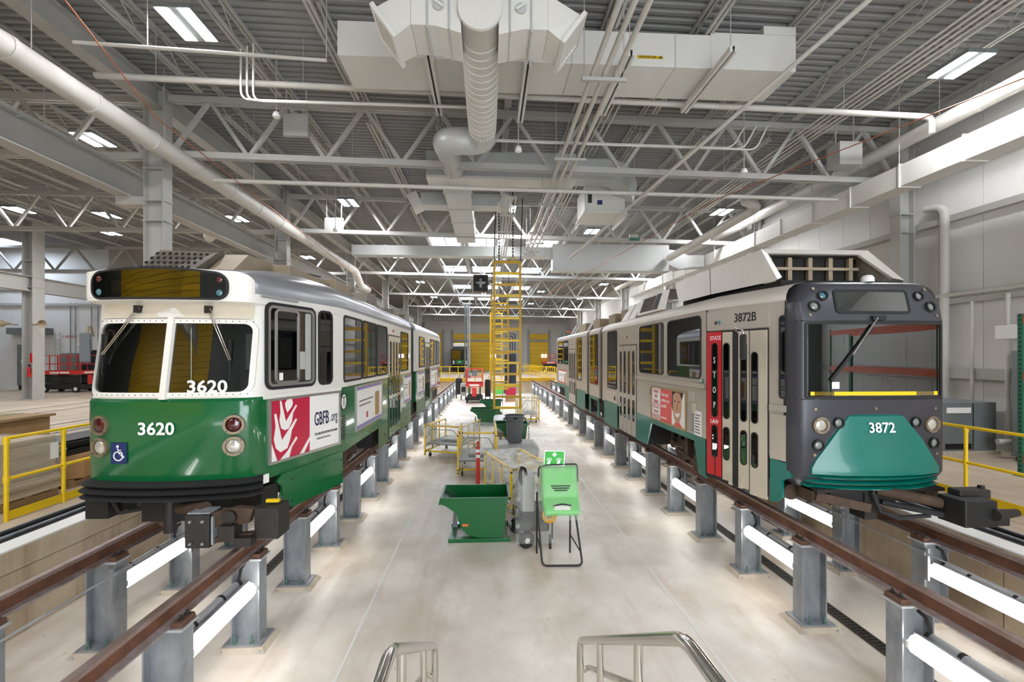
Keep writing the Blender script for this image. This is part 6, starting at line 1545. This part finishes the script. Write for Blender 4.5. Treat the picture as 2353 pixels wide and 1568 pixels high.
# ---- yellow post carts wrapped in film
def cart(cx_, cy_, W, L, Hc, rot, lab, film='film', white_end=False, sc=1):
    t = thing('platform_cart', lab, 'cart', (0, 0, 0), 'yellow post carts')
    def tube(nm, a, b, r=0.028, mat='yellow', bands=True):
        o = MB().tube(a, b, r, 10).build(nm, mat, t, smooth=50)
        if bands:
            A_, B_ = V(a), V(b); d = (B_-A_)
            for f in (0.03, 0.10, 0.92):
                p = A_+d*f; MB().tube(p, p+d.normalized()*0.03, r*1.06, 10).build('black_band', 'yellow_black', o, smooth=50)
        return o
    w, l = W/2, L/2
    for x in (-w, w):
        for i in range(4):
            y = -l+L*i/3
            tube('upright', (x, y, 0.16 if 0 < i < 3 else 0.06), (x, y, Hc))
        tube('top_rail', (x, -l, Hc), (x, l, Hc)); tube('low_rail', (x, -l, 0.2), (x, l, 0.2), 0.024)
    for y in (-l, l):
        tube('low_rail', (-w, y, 0.2), (w, y, 0.2), 0.024)
    tube('top_rail', (-w, -l, Hc), (w, -l, Hc))
    MB().bx(-w+0.03, w-0.03, -l+0.03, l-0.03, 0.40, 0.44).build('deck', 'cabinet_grey', t)
    MB().path(fillet([(-w, -l, Hc*0.55), (-w*0.6, -l-0.08, Hc*0.9), (w*0.6, -l-0.08, Hc*0.9), (w, -l, Hc*0.55)], 0.08, 4), 0.012, 8).build('push_handle', 'galv', t, smooth=50)
    for x in (-w+0.1, w-0.1):
        for y in (-l+0.15, l-0.15):
            c = MB().tube((x-0.02, y, 0.065), (x+0.02, y, 0.065), 0.065, 14).build('caster', 'rubber', t, smooth=40)
            MB().bx(x-0.03, x+0.03, y-0.03, y+0.03, 0.1, 0.2).build('caster_fork', 'galv', c)
    n = 10
    ringf = lambda z, k, j: [(x*k + random.uniform(-j, j), y*k + random.uniform(-j, j), z + random.uniform(-j, j)) for x, y in ((-w-0.03, -l-0.03), (-w*0.33, -l-0.04), (w*0.33, -l-0.04), (w+0.03, -l-0.03), (w+0.04, -l*0.33), (w+0.04, l*0.33), (w+0.03, l+0.03), (w*0.33, l+0.04), (-w*0.33, l+0.04), (-w-0.03, l+0.03), (-w-0.04, l*0.33), (-w-0.04, -l*0.33))]
    MB().loft([ringf(0.28, 1.0, 0.015), ringf(Hc*0.45, 0.98, 0.02), ringf(Hc*0.75, 0.985, 0.02), ringf(Hc+0.035, 1.0, 0.012), ringf(Hc-0.02, 0.6, 0.05), ringf(Hc-0.05, 0.1, 0.02)], True, False).build('film_wrap', film, t)
    if white_end: MB().bx(-w-0.05, -w-0.03, -l, l*0.2, 0.3, Hc).build('white_wrap', 'paper', t)
    MB().bx(-w*0.5, w*0.4, -l*0.4, l*0.5, 0.44, 0.52).build('packed_bundle', 'cabinet_light', t, bevel=0.03)
    t.location = (cx_, cy_, 0); t.rotation_euler = (0, 0, rot)
    return t
cart(0.62, 9.75, 0.85, 1.75, 0.95, 0.30, 'yellow post cart wrapped in clear film right behind the near hopper', 'film_dense')
cart(-0.26, 12.6, 1.0, 1.6, 1.16, 0.0, 'yellow post cart wrapped in film beside the red delineator post')
cart(-1.1, 14.7, 1.25, 1.5, 1.0, -0.35, 'yellow post cart with a white wrapped end, leftmost of the carts', 'film', True)
cart(1.95, 21.9, 0.85, 1.6, 1.2, 0.1, 'yellow post cart farther back, right of the hanging gangway', 'film_dense')

# ---- grey bin on a wrapped pallet
t = thing('wrapped_pallet', 'low grey film-wrapped bundle under the grey round bin', 'pallet', (0.85, 14.4, 0))
MB().bx(0.2, 1.55, 13.7, 15.0, 0.0, 0.12).build('pallet', 'wood', t)
MB().loft([[(0.18, 13.68, 0.12), (1.58, 13.68, 0.12), (1.58, 15.05, 0.12), (0.18, 15.05, 0.12)], [(0.2, 13.7, 0.3), (1.6, 13.72, 0.33), (1.55, 15.0, 0.36), (0.22, 15.0, 0.34)], [(0.35, 13.9, 0.40), (1.4, 13.95, 0.42), (1.35, 14.8, 0.42), (0.4, 14.8, 0.41)]], True, True).build('bundle', 'cabinet_light', t, bevel=0.04)
MB().loft([[(0.16, 13.66, 0.1), (1.62, 13.66, 0.1), (1.62, 15.07, 0.1), (0.16, 15.07, 0.1)], [(0.18, 13.68, 0.36), (1.62, 13.7, 0.36), (1.58, 15.02, 0.4), (0.2, 15.02, 0.38)], [(0.33, 13.88, 0.445), (1.5, 13.9, 0.445), (1.4, 14.82, 0.445), (0.38, 14.82, 0.44)]], True, True).build('film_wrap', 'film', t)
t = thing('round_bin', 'grey round plastic bin with side handles standing in the carts', 'bin', (0.88, 14.3, 0.45))
c = (0.88, 14.3, 0.45)
MB().lathe([(0.22, 0), (0.235, 0.02), (0.275, 0.68), (0.295, 0.70), (0.30, 0.80), (0.325, 0.81), (0.325, 0.84), (0.30, 0.845), (0.29, 0.82), (0.265, 0.3), (0.2, 0.05)], c, (0,0,1), 28, False).build('body', 'can_grey', t, smooth=40)
for s in (-1, 1): MB().prism([(c[0]+s*0.29, c[2]+0.78), (c[0]+s*0.36, c[2]+0.74), (c[0]+s*0.37, c[2]+0.64), (c[0]+s*0.30, c[2]+0.70)][::s], 'y', c[1]-0.07, c[1]+0.07).build('handle', 'can_grey', t)
for a in range(-60, 61, 30): 
    ang = math.radians(a-90); MB().bar((c[0]+0.262*math.cos(ang), c[1]+0.262*math.sin(ang), c[2]+0.1), (c[0]+0.283*math.cos(ang), c[1]+0.283*math.sin(ang), c[2]+0.64), 0.014, 0.014).build('rib', 'can_grey', t)
MB().bx(c[0]-0.06, c[0]+0.06, c[1]-0.335, c[1]-0.30, c[2]+0.74, c[2]+0.80).build('maker_mark', 'rubber', t)

t = thing('tarped_pallet', 'grey tarped pallet load below the nearest hanging gangway', 'pallet', (0.65, 18.2, 0))
MB().bx(0.3, 1.5, 17.6, 18.8, 0.0, 0.14).build('pallet', 'wood', t)
MB().bx(0.33, 1.45, 17.65, 18.75, 0.14, 0.62).build('load', 'cabinet_light', t, bevel=0.03)
MB().loft([[(0.25, 17.55, 0.45), (1.55, 17.55, 0.5), (1.55, 18.85, 0.5), (0.25, 18.85, 0.48)], [(0.28, 17.6, 0.66), (1.52, 17.6, 0.64), (1.5, 18.8, 0.66), (0.28, 18.8, 0.67)], [(0.5, 17.9, 0.74), (1.3, 17.9, 0.72), (1.3, 18.5, 0.76), (0.5, 18.5, 0.74)]], True, True).build('tarp', 'galv_light', t, bevel=0.03)

# ---- red scissor lifts
def scissor(name_lab, x, y, z, W, L, Ht, rot, side_text=True):
    t = thing('scissor_lift', name_lab, 'scissor lift', (0,0,0), 'red scissor lifts')
    w, l = W/2, L/2
    MB().bx(-w*0.85, w*0.85, -l*0.95, l*0.95, 0.18, 0.48).build('chassis', 'dark_steel', t, bevel=0.02)
    for sx in (-1, 1):
        for sy in (-1, 1):
            wh = MB().tube((sx*w*0.8, sy*l*0.75, 0.2), (sx*w, sy*l*0.75, 0.2), 0.2, 16).build('wheel', 'rubber', t, smooth=40)
            MB().tube((sx*w*1.0, sy*l*0.75, 0.2), (sx*w*1.01, sy*l*0.75, 0.2), 0.11, 12).build('wheel_hub', 'wheel_white', wh, smooth=40)
    for k in range(4):
        z0 = 0.5+k*0.13
        for sx in (-1, 1):
            MB().bar((sx*w*0.7, -l*0.85, z0), (sx*w*0.7, l*0.85, z0+0.11), 0.05, 0.09).build('scissor_arm', 'dark_steel', t)
            MB().bar((sx*w*0.6, -l*0.85, z0+0.11), (sx*w*0.6, l*0.85, z0), 0.05, 0.09).build('scissor_arm', 'cabinet_grey', t)
    zp = 1.05
    MB().bx(-w, w, -l, l, zp, zp+0.08).build('platform', 'dark_steel', t)
    kb = MB().bx(-w-0.01, w+0.01, -l-0.01, -l+0.02, zp, zp+0.22).bx(-w-0.01, w+0.01, l-0.02, l+0.01, zp, zp+0.22).bx(-w-0.01, -w+0.02, -l, l, zp, zp+0.22).bx(w-0.02, w+0.01, -l, l, zp, zp+0.22).build('kick_board', 'lift_red', t)
    for f, nm, ln in ((frame((0, -l-0.012, 0), (1,0,0)), 'board_label', W*0.6), (frame((-w-0.012, 0, 0), (0,-1,0)), 'board_label', L*0.5), (frame((w+0.012, 0, 0), (0,1,0)), 'board_label', L*0.5)):
        MB().plate(rr(-ln/2, ln/2, zp+0.05, zp+0.15, 0.005, 1), f, 0, 0.003).build(nm, 'paper', kb)
    for sx in (-1, 1):
        for k in range(5):
            yy = -l+0.02+(L-0.04)*k/4; MB().bx(sx*w-0.02, sx*w+0.02, yy-0.02, yy+0.02, zp, zp+1.1).build('rail_post', 'lift_red', t)
        for zz in (0.6, 1.1): MB().bx(sx*w-0.02, sx*w+0.02, -l, l, zp+zz-0.02, zp+zz+0.02).build('guard_rail', 'lift_red', t)
    for sy in (-1, 1):
        for zz in (0.6, 1.1): MB().bx(-w, w, sy*l-0.02, sy*l+0.02, zp+zz-0.02, zp+zz+0.02).build('guard_rail', 'lift_red', t)
    MB().bx(-w*0.3, w*0.35, -l+0.05, -l+0.35, zp+0.65, zp+1.05).build('control_box', 'cabinet_grey', t, bevel=0.02)
    MB().bx(-0.15, 0.15, -l-0.06, -l-0.03, 0.45, 1.0).build('ladder', 'lift_red', t)
    t.location = (x, y, z); t.rotation_euler = (0, 0, rot); t.scale = (1, 1, Ht/2.15)
    return t
scissor('red scissor lift standing at the far end of the pit aisle', -0.85, 30.9, 0, 1.1, 1.9, 2.28, 0)
scissor('red scissor lift in front of the white wall in the left side bay', -25.3, 28.6, ZS, 1.15, 2.35, 2.2, math.pi/2)

# ---- far things at the end of the pit
t = thing('tool_cabinet', 'tall dark navy cabinet behind the hanging gangways', 'cabinet', (1.9, 36.9, 0))
for k in range(2):
    b = MB().bx(1.45+k*0.48, 1.91+k*0.48, 36.9, 37.6, 0.05, 3.3).build('cabinet_unit', 'navy_dark', t)
    for j in range(4): MB().bx(1.47+k*0.48, 1.89+k*0.48, 36.88, 36.9, 0.1+j*0.8, 0.85+j*0.8).build('cabinet_door', 'navy_dark', b)
for i in range(3): MB().path(fillet([(1.3+i*0.25, 36.9, 4.6+i*0.2), (1.9+i*0.2, 36.9, 4.6+i*0.2), (1.9+i*0.2, 36.9, 3.3)], 0.12, 3), 0.05, 8).build('cabinet_duct', 'navy_dark', t, smooth=50)
t = thing('eyewash_station', 'second green eyewash tank wrapped in film far behind the first gangway', 'eyewash', (0.7, 27.2, 0))
MB().prism([(27.4, 0.9), (27.4, 1.45), (27.2, 1.45), (27.0, 1.0), (26.95, 0.85)][::-1], 'x', 0.4, 0.95).build('tank', 'eyewash_green', t, bevel=0.03)
for x in (0.42, 0.93): MB().path([(x, 27.4, 1.0), (x, 27.0, 0.0), (x, 27.5, 0.0)], 0.016, 8).build('leg', 'black', t)
t = thing('red_crate', 'dark red wrapped crate on the far aisle floor', 'crate', (1.6, 31.0, 0))
MB().bx(1.3, 2.0, 31, 31.6, 0.25, 0.95).build('box', 'crimson', t, bevel=0.02); MB().bx(1.28, 2.02, 30.98, 31.62, 0, 0.25).build('pallet', 'wood', t)
for i, (x, y, w, h, lab) in enumerate(((-2.1, 33.5, 0.45, 1.5, 'black machine parts at the far left of the pit aisle'), (0.05, 31.5, 0.4, 1.5, 'dark equipment stack right of the far scissor lift'), (-1.7, 32.2, 0.4, 1.2, 'small grey wheeled unit beside the far scissor lift'))):
    t = thing('equipment_stack', lab, 'equipment', (x, y, 0))
    MB().bx(x-w/2, x+w/2, y, y+0.5, 0.3, h).build('body', 'dark_steel' if i != 2 else 'cabinet_light', t, bevel=0.03)
    MB().bx(x-w*0.35, x+w*0.35, y-0.1, y, 0.6, h*0.8).build('panel', 'black', t, bevel=0.02)
    for s in (-1, 1): MB().tube((x+s*w*0.4-0.03, y+0.1, 0.15), (x+s*w*0.4+0.03, y+0.1, 0.15), 0.15, 12).build('wheel', 'rubber', t)
    MB().tube((x, y+0.2, h), (x+0.1, y+0.2, h+0.25), 0.03, 8).build('pipe', 'galv', t)
t = thing('hoist_mast', 'tall grey twin hoist mast beyond the far end of the pit', 'mast', (-2.0, 44, ZS))
for x, r, mt in ((-2.15, 0.07, 'cabinet_grey'), (-1.9, 0.09, 'galv'), (-1.72, 0.05, 'cabinet_light')): MB().tube((x, 44, ZS), (x, 44, 8.3), r, 10).build('pole', mt, t, smooth=50)
MB().bx(-2.4, -1.5, 43.9, 44.1, 8.2, 8.35).build('head_beam', 'steel_white', t); MB().bx(-2.3, -1.6, 43.7, 44.3, ZS, ZS+0.25).build('base', 'cabinet_grey', t)
t = thing('step_gate', 'small yellow framed gate beyond the far scissor lift', 'gate', (-0.75, 39.5, ZS))
for x in (-1.05, -0.45): MB().bx(x-0.04, x+0.04, 39.5, 39.58, ZS-0.6, ZS+1.1).build('post', 'yellow_deep', t)
for z in (-0.1, 0.5, 1.1): MB().bx(-1.05, -0.45, 39.5, 39.58, ZS+z-0.04, ZS+z+0.04).build('rail', 'yellow_deep', t)

# far green tram
t = thing('tram', 'distant black and green tram at the far end of the left track', 'tram', (CXL, 55.8, ZR))
y = 55.8
MB().bx(CXL-1.08, CXL+1.08, y, y+12, 2.0, 4.2).build('body', 't8_silver', t, bevel=0.1)
MB().bx(CXL-1.08, CXL+1.08, y-0.06, y+0.02, 2.0, 4.05).build('front_mask', 'black', t, bevel=0.05)
MB().bx(CXL-0.85, CXL+0.85, y+0.2, y+11.5, 4.2, 4.75).build('roof_fairing', 't8_fairing', t, bevel=0.1)
MB().plate(rr(CXL-0.95, CXL+0.95, 2.72, 3.85, 0.05), frame((0, y-0.06, 0), (1,0,0)), 0, 0.02).build('windscreen', 'glass_dark', t)
MB().plate(rr(CXL-0.9, CXL+0.9, 4.08, 4.32, 0.03), frame((0, y-0.06, 0), (1,0,0)), 0, 0.02).build('sign', 'interior_dark', t)
MB().prism([(CXL-0.5, 2.65), (CXL-0.42, 2.1), (CXL+0.42, 2.1), (CXL+0.5, 2.65)][::-1], 'y', y-0.14, y-0.05).build('hood', 't7_green', t)
for sx in (-0.75, 0.75):
    for z in (2.45, 2.25): MB().lathe([(0.13, 0), (0.1, 0.05), (0.01, 0.06)], (CXL+sx, y-0.06, z), (0,-1,0), 12).build('headlamp', 'lamp_clear', t, smooth=50)
MB().bx(CXL-0.16, CXL+0.16, y-0.145, y-0.14, 2.37, 2.45).build('number_plate', 'white', t)
MB().bx(CXL-1.0, CXL+1.0, y+0.2, y+11, 1.3, 2.0).build('underframe', 'under_black', t)

# ================================================================ LEFT SIDE: PALLETS, BOXES, WALL THINGS
def pallet_base(t, x0, x1, y0, y1, z=ZS):
    for k in range(3):
        xx = x0+(x1-x0-0.1)*k/2; MB().bx(xx, xx+0.1, y0, y1, z, z+0.1).build('pallet_bearer', 'wood', t)
    n = 5
    for k in range(n):
        yy = y0+(y1-y0-0.1)*k/(n-1); MB().bx(x0, x1, yy, yy+0.1, z+0.1, z+0.13).build('pallet_board', 'wood', t)
t = thing('wrapped_pallet', 'tall film-wrapped stack of flat cartons on a pallet behind the yellow guardrail', 'pallet', (-7.4, 6.7, ZS))
pallet_base(t, -7.9, -6.75, 5.7, 7.45)
z = ZS+0.14; k = 0
while z < ZS+0.93:
    j = random.uniform(-0.025, 0.025) + (0.05 if z < ZS+0.3 else 0)
    MB().bx(-7.92, -6.74+j, 5.68, 7.42+j, z, z+0.043).build('carton_sheet', 'carton_stack', t); z += 0.045; k += 1
MB().bx(-7.94, -6.69, 5.66, 7.49, ZS+0.3, ZS+0.96).build('film_wrap', 'film', t)
MB().bx(-6.685, -6.68, 7.25, 7.38, ZS+0.6, ZS+0.85).build('printed_label', 'paper', t)
t = thing('wrapped_pallet', 'brown wrapped pallet of boxes with a green strap behind the taller stack', 'pallet', (-10.2, 9.4, ZS))
pallet_base(t, -11.4, -9.2, 8.6, 10.0)
for k in range(4):
    MB().bx(-11.4+k*0.55, -10.87+k*0.55, 8.6, 10.0, ZS+0.14, ZS+0.92).build('carton', 'cardboard', t, bevel=0.01)
MB().bx(-11.45, -9.15, 8.55, 10.05, ZS+0.92, ZS+0.97).build('lid_board', 'wood', t)
MB().bx(-9.85, -9.77, 8.57, 10.03, ZS+0.14, ZS+0.975).build('strap', 'rack_green', t)
MB().bx(-9.5, -9.3, 8.56, 8.6, ZS+0.45, ZS+0.75).build('printed_label', 'paper', t)
t = thing('cardboard_box', 'brown cardboard box with angled sides on a pallet beside the green tram', 'box', (-7.3, 8.2, ZS))
pallet_base(t, -7.7, -6.85, 7.75, 8.9)
MB().prism([(-7.9, 7.72), (-6.95, 7.72), (-6.78, 7.95), (-6.78, 8.95), (-7.9, 8.95)], 'z', ZS+0.14, ZS+0.52).build('body', 'cardboard', t)
MB().prism([(-7.9, 7.72), (-6.95, 7.72), (-6.8, 8.0), (-7.0, 8.9), (-7.9, 8.95)], 'z', ZS+0.52, ZS+0.53).build('flap', 'cardboard', t)
for i, (x, y0, z, r) in enumerate(((-7.0, 7.7, 0.575, 0.05), (-7.24, 7.7, 0.575, 0.06), (-7.12, 7.75, 0.672, 0.07), (-7.55, 7.6, 0.575, 0.06))):
    t = thing('steel_section', 'black steel channel lying on the cardboard box, %s of four' % ['lowest', 'second', 'topmost', 'farthest'][i], 'steel channel', (x, y0, ZS+z), 'black channels on the cardboard box')
    MB().bx(x-0.1, x+0.1, y0, y0+3.2, ZS+z-0.01, ZS+z+0.01).build('web', 'dark_steel', t)
    for s in (-1, 1): MB().bx(x+s*0.1-0.008, x+s*0.1+0.008, y0, y0+3.2, ZS+z-0.04, ZS+z+0.05).build('flange', 'black', t)
t = thing('steel_bundle', 'dark bundle of wrapped parts behind the cardboard box', 'bundle', (-8.4, 8.2, ZS))
MB().bx(-8.8, -7.95, 7.6, 10.5, ZS, ZS+0.55).build('crate', 'dark_steel', t, bevel=0.02); MB().bx(-8.82, -7.93, 7.58, 10.52, ZS+0.25, ZS+0.3).build('strap', 'galv', t)
t = thing('clamp_tool', 'grey strapping tool with yellow grip lying on the box', 'tool', (-7.0, 7.66, ZS+0.55))
MB().bar((-7.1, 7.55, ZS+0.56), (-6.85, 7.7, ZS+0.68), 0.05, 0.04).build('body', 'galv', t); MB().bar((-6.95, 7.55, ZS+0.66), (-6.85, 7.6, ZS+0.74), 0.03, 0.03).build('grip', 'yellow', t)

t = thing('fire_extinguisher', 'red fire extinguisher hung on the column with horn speakers', 'extinguisher', (-22.35, 23.2, ZS+1.15))
MB().lathe([(0.08, 0), (0.085, 0.02), (0.085, 0.4), (0.05, 0.47), (0.025, 0.5)], (-22.35, 23.2, ZS+1.15), (0,0,1), 14).build('cylinder', 'red_paint', t, smooth=40)
MB().bx(-22.395, -22.305, 23.18, 23.22, ZS+1.65, ZS+1.76).build('valve', 'black', t); MB().path([(-22.32, 23.18, ZS+1.7), (-22.24, 23.16, ZS+1.6), (-22.26, 23.15, ZS+1.3)], 0.015, 6).build('hose', 'black', t)
MB().bx(-22.4, -22.3, 23.27, 23.29, ZS+1.85, ZS+2.3).build('sign', 'red_paint', t)
for x, s, lab in ((-23.5, -1, 'brown horn loudspeaker left of the extinguisher column'), (-21.7, 1, 'brown horn loudspeaker right of the extinguisher column')):
    t = thing('horn_speaker', lab, 'loudspeaker', (x, 23.2, 4.75), 'horn speakers')
    MB().lathe([(0.05, 0), (0.07, 0.1), (0.11, 0.2), (0.18, 0.3), (0.165, 0.28), (0.05, 0.12)], (x-s*0.25, 23.2, 4.75), (s, -0.35, 0), 18).build('horn', 'equip_beige', t, smooth=50)
    MB().bar((x-s*0.25, 23.2, 4.72), (x-s*0.58, 23.22, 4.7), 0.06, 0.06).build('bracket', 'equip_beige', t)
t = thing('wall_cabinet', 'tall grey electrical cabinet against the white block wall', 'cabinet', (-29.6, 30.3, ZS))
MB().bx(-29.9, -28.75, 30.25, 30.6, ZS+0.3, ZS+2.9).build('case', 'cabinet_grey', t, bevel=0.02)
MB().bx(-29.86, -28.8, 30.22, 30.25, ZS+0.34, ZS+2.86).build('door', 'cabinet_grey', t); MB().bx(-29.6, -29.3, 30.2, 30.22, ZS+1.75, ZS+1.9).build('label_plate', 'paper', t)
MB().bx(-29.85, -28.8, 30.3, 30.55, ZS, ZS+0.3).build('plinth', 'dark_steel', t)
t = thing('wall_shelf_unit', 'grey wall-hung duct box above the electrical cabinet', 'box', (-29.2, 30.2, 4.6))
MB().bx(-30.4, -28.0, 30.1, 30.6, 4.55, 4.95).build('case', 'cabinet_grey', t); MB().bx(-29.6, -29.0, 30.2, 30.6, 4.3, 4.55).build('lower_box', 'cabinet_grey', t)
t = thing('wall_cabinet', 'low grey cabinet right of the tall electrical cabinet', 'cabinet', (-28.2, 30.2, ZS))
MB().bx(-28.7, -27.7, 30.2, 30.6, ZS+0.35, ZS+0.95).build('case', 'cabinet_grey', t, bevel=0.02)
for x in (-28.6, -27.9): MB().bx(x, x+0.15, 30.25, 30.5, ZS, ZS+0.35).build('leg', 'cabinet_light', t)
t = thing('wall_cabinet', 'square grey control cabinet behind the red scissor lift', 'cabinet', (-26.4, 30.3, ZS+1))
MB().bx(-27.2, -26.2, 30.2, 30.6, ZS+1.05, ZS+2.35).build('case', 'cabinet_grey', t, bevel=0.02); MB().bx(-27.16, -26.24, 30.17, 30.2, ZS+1.1, ZS+2.3).build('door', 'cabinet_grey', t)
t = thing('wall_ladder', 'thin fixed steel ladder on the white block wall', 'ladder', (-28.0, 30.4, ZS))
for x in (-27.78, -27.45): MB().tube((x, 30.45, ZS), (x, 30.45, ZS+3.7), 0.02, 6).build('stile', 'cabinet_light', t)
for k in range(12): MB().tube((-27.78, 30.45, ZS+0.25+k*0.3), (-27.45, 30.45, ZS+0.25+k*0.3), 0.014, 6).build('rung', 'cabinet_light', t)
fw = frame((0, YW-0.02, 0), (1,0,0))
for x, lab in ((-27.0, 'red lettering on the white wall above the scissor lift'), (-24.2, 'red lettering on the grey wall above the black door')):
    t = thing('wall_lettering', lab, 'sign', (x, YW-0.02, 4.4)); text('lettering', '1 HOUR', fw, x, 4.42, 0.26, 'red_paint', t)
t = thing('wall_camera', 'white security camera on a bracket above the scissor lift', 'camera', (-25.9, 30.3, 3.95))
MB().bar((-25.7, 30.5, 4.1), (-26.2, 30.2, 3.9), 0.14, 0.14).build('housing', 'white', t); MB().tube((-25.7, 30.6, 4.05), (-25.7, 30.3, 4.05), 0.03, 8).build('bracket', 'white', t)
for k, x in enumerate((-26.9, -26.6, -25.6, -25.2)):
    pipe('wall_conduit', [(x, YW-0.08, 3.0), (x, YW-0.08, 6.6)], 0.03, 'galv', 'thin conduit rising on the white block wall, %s' % ['first from the ladder', 'second from the ladder', 'third from the ladder', 'last before the grey wall'][k], 'conduit', n=8)
t = thing('sensor_box', 'small grey and yellow sensor box hanging over the left crane beam', 'sensor box', (-14.15, 12.75, 7.65))
MB().bx(-14.35, -13.95, 12.6, 12.9, 7.65, 7.95).build('case', 'cabinet_grey', t); MB().bx(-14.3, -14.05, 12.58, 12.6, 7.67, 7.72).build('strip', 'sign_yellow', t); MB().tube((-14.15, 12.75, 7.95), (-14.15, 12.75, 9.9), 0.02, 6).build('stem', 'steel_white', t)

# ================================================================ RIGHT SIDE: CABINETS AND RACK
t = thing('switch_cabinet', 'low dark grey switch cabinet beyond the yellow guardrail on the right', 'cabinet', (10.7, 9.4, ZS))
MB().bx(10.05, 11.3, 9.35, 10.4, ZS+0.08, ZS+1.15).build('case', 'cabinet_grey', t, bevel=0.01)
MB().bx(10.0, 11.35, 9.3, 10.45, ZS, ZS+0.08).build('plinth', 'grout', t); MB().bx(10.12, 10.68, 9.33, 9.35, ZS+0.92, ZS+1.04).build('label_plate', 'paper', t)
MB().bx(10.1, 10.7, 9.335, 9.35, ZS+0.12, ZS+0.24).build('vent', 'black', t)
MB().bx(10.74, 10.76, 9.345, 9.35, ZS+0.1, ZS+1.14).build('door_gap', 'black', t)
pipe('floor_pipe', [(10.9, 9.0, ZS+0.35), (11.7, 8.8, ZS+0.35)], 0.06, 'pipe_white', 'short white pipe stub beside the switch cabinet', 'pipe')
t = thing('switch_cabinet', 'tall grey electrical cabinet behind the green pallet rack', 'cabinet', (11.3, 8.3, ZS))
MB().bx(10.9, 11.85, 8.0, 8.75, ZS+0.1, ZS+2.3).build('case', 'cabinet_grey', t, bevel=0.01); MB().bx(10.88, 10.9, 8.05, 8.7, ZS+0.2, ZS+2.2).build('door', 'cabinet_grey', t)
MB().bx(10.95, 11.8, 8.05, 8.7, ZS, ZS+0.1).build('plinth', 'dark_steel', t)
t = thing('wall_box', 'white wall-mounted box above the tall cabinet on the right', 'box', (11.6, 8.9, 3.6))
MB().bx(11.2, 11.85, 8.6, 9.3, 3.55, 3.85).build('case', 'wall_panel', t, bevel=0.01); MB().bx(11.3, 11.8, 8.58, 8.6, 3.58, 3.82).build('cover', 'white', t)
t = thing('pallet_rack', 'green and orange pallet rack standing at the right edge of the view', 'rack', (9.7, 7.7, ZS))
for (x, y) in ((9.68, 7.6), (10.75, 7.6), (9.68, 2.4), (10.75, 2.4), (9.68, -3.0), (10.75, -3.0)):
    MB().bx(x-0.04, x+0.04, y-0.04, y+0.04, ZS, ZS+2.95).build('upright', 'rack_green', t)
    hol = MB()
    for k in range(36): hol.bx(x-0.015, x+0.015, y-0.043, y-0.04, ZS+0.1+k*0.08, ZS+0.13+k*0.08)
    for k in range(36): hol.bx(x-0.043, x-0.04, y-0.015, y+0.015, ZS+0.1+k*0.08, ZS+0.13+k*0.08)
    o = hol.build('upright_holes', 'black', t); o['kind'] = 'stuff'
    MB().bx(x-0.08, x+0.08, y-0.08, y+0.08, ZS, ZS+0.02).build('foot', 'rack_green', t)
for k in range(4): MB().bar((9.7, 7.6, ZS+0.3+k*0.65), (10.75, 7.6, ZS+0.3+(k+1)*0.6), 0.03, 0.03).build('brace', 'rack_green', t)
for z in (0.25, 1.75, 2.78):
    for x in (9.68, 10.75): MB().bx(x-0.03, x+0.03, -3.0, 7.56, ZS+z, ZS+z+0.13).build('beam', 'orange', t)
    MB().bx(9.66, 9.76, 7.52, 7.66, ZS+z-0.04, ZS+z+0.17).build('beam_end', 'orange', t)
MB().bx(9.74, 9.75, 7.55, 7.6, ZS+1.78, ZS+1.85).build('load_tag', 'paper', t)
# rack and lift far right beyond the pit
t = thing('pallet_rack', 'green pallet rack with orange beams far behind the silver tram', 'rack', (9.3, 55, ZS))
for x in (9.2, 9.9):
    for y in (52, 55): MB().bx(x-0.05, x+0.05, y, y+0.1, ZS, ZS+5).build('upright', 'rack_green', t)
for z in (1.6, 3.2, 4.9): MB().bx(9.2, 9.9, 52, 52.1, ZS+z, ZS+z+0.15).build('beam', 'orange', t)
scissor('red scissor lift far beyond the pit near the right wall', 8.2, 58, ZS, 1.2, 2.2, 2.4, math.pi/2)
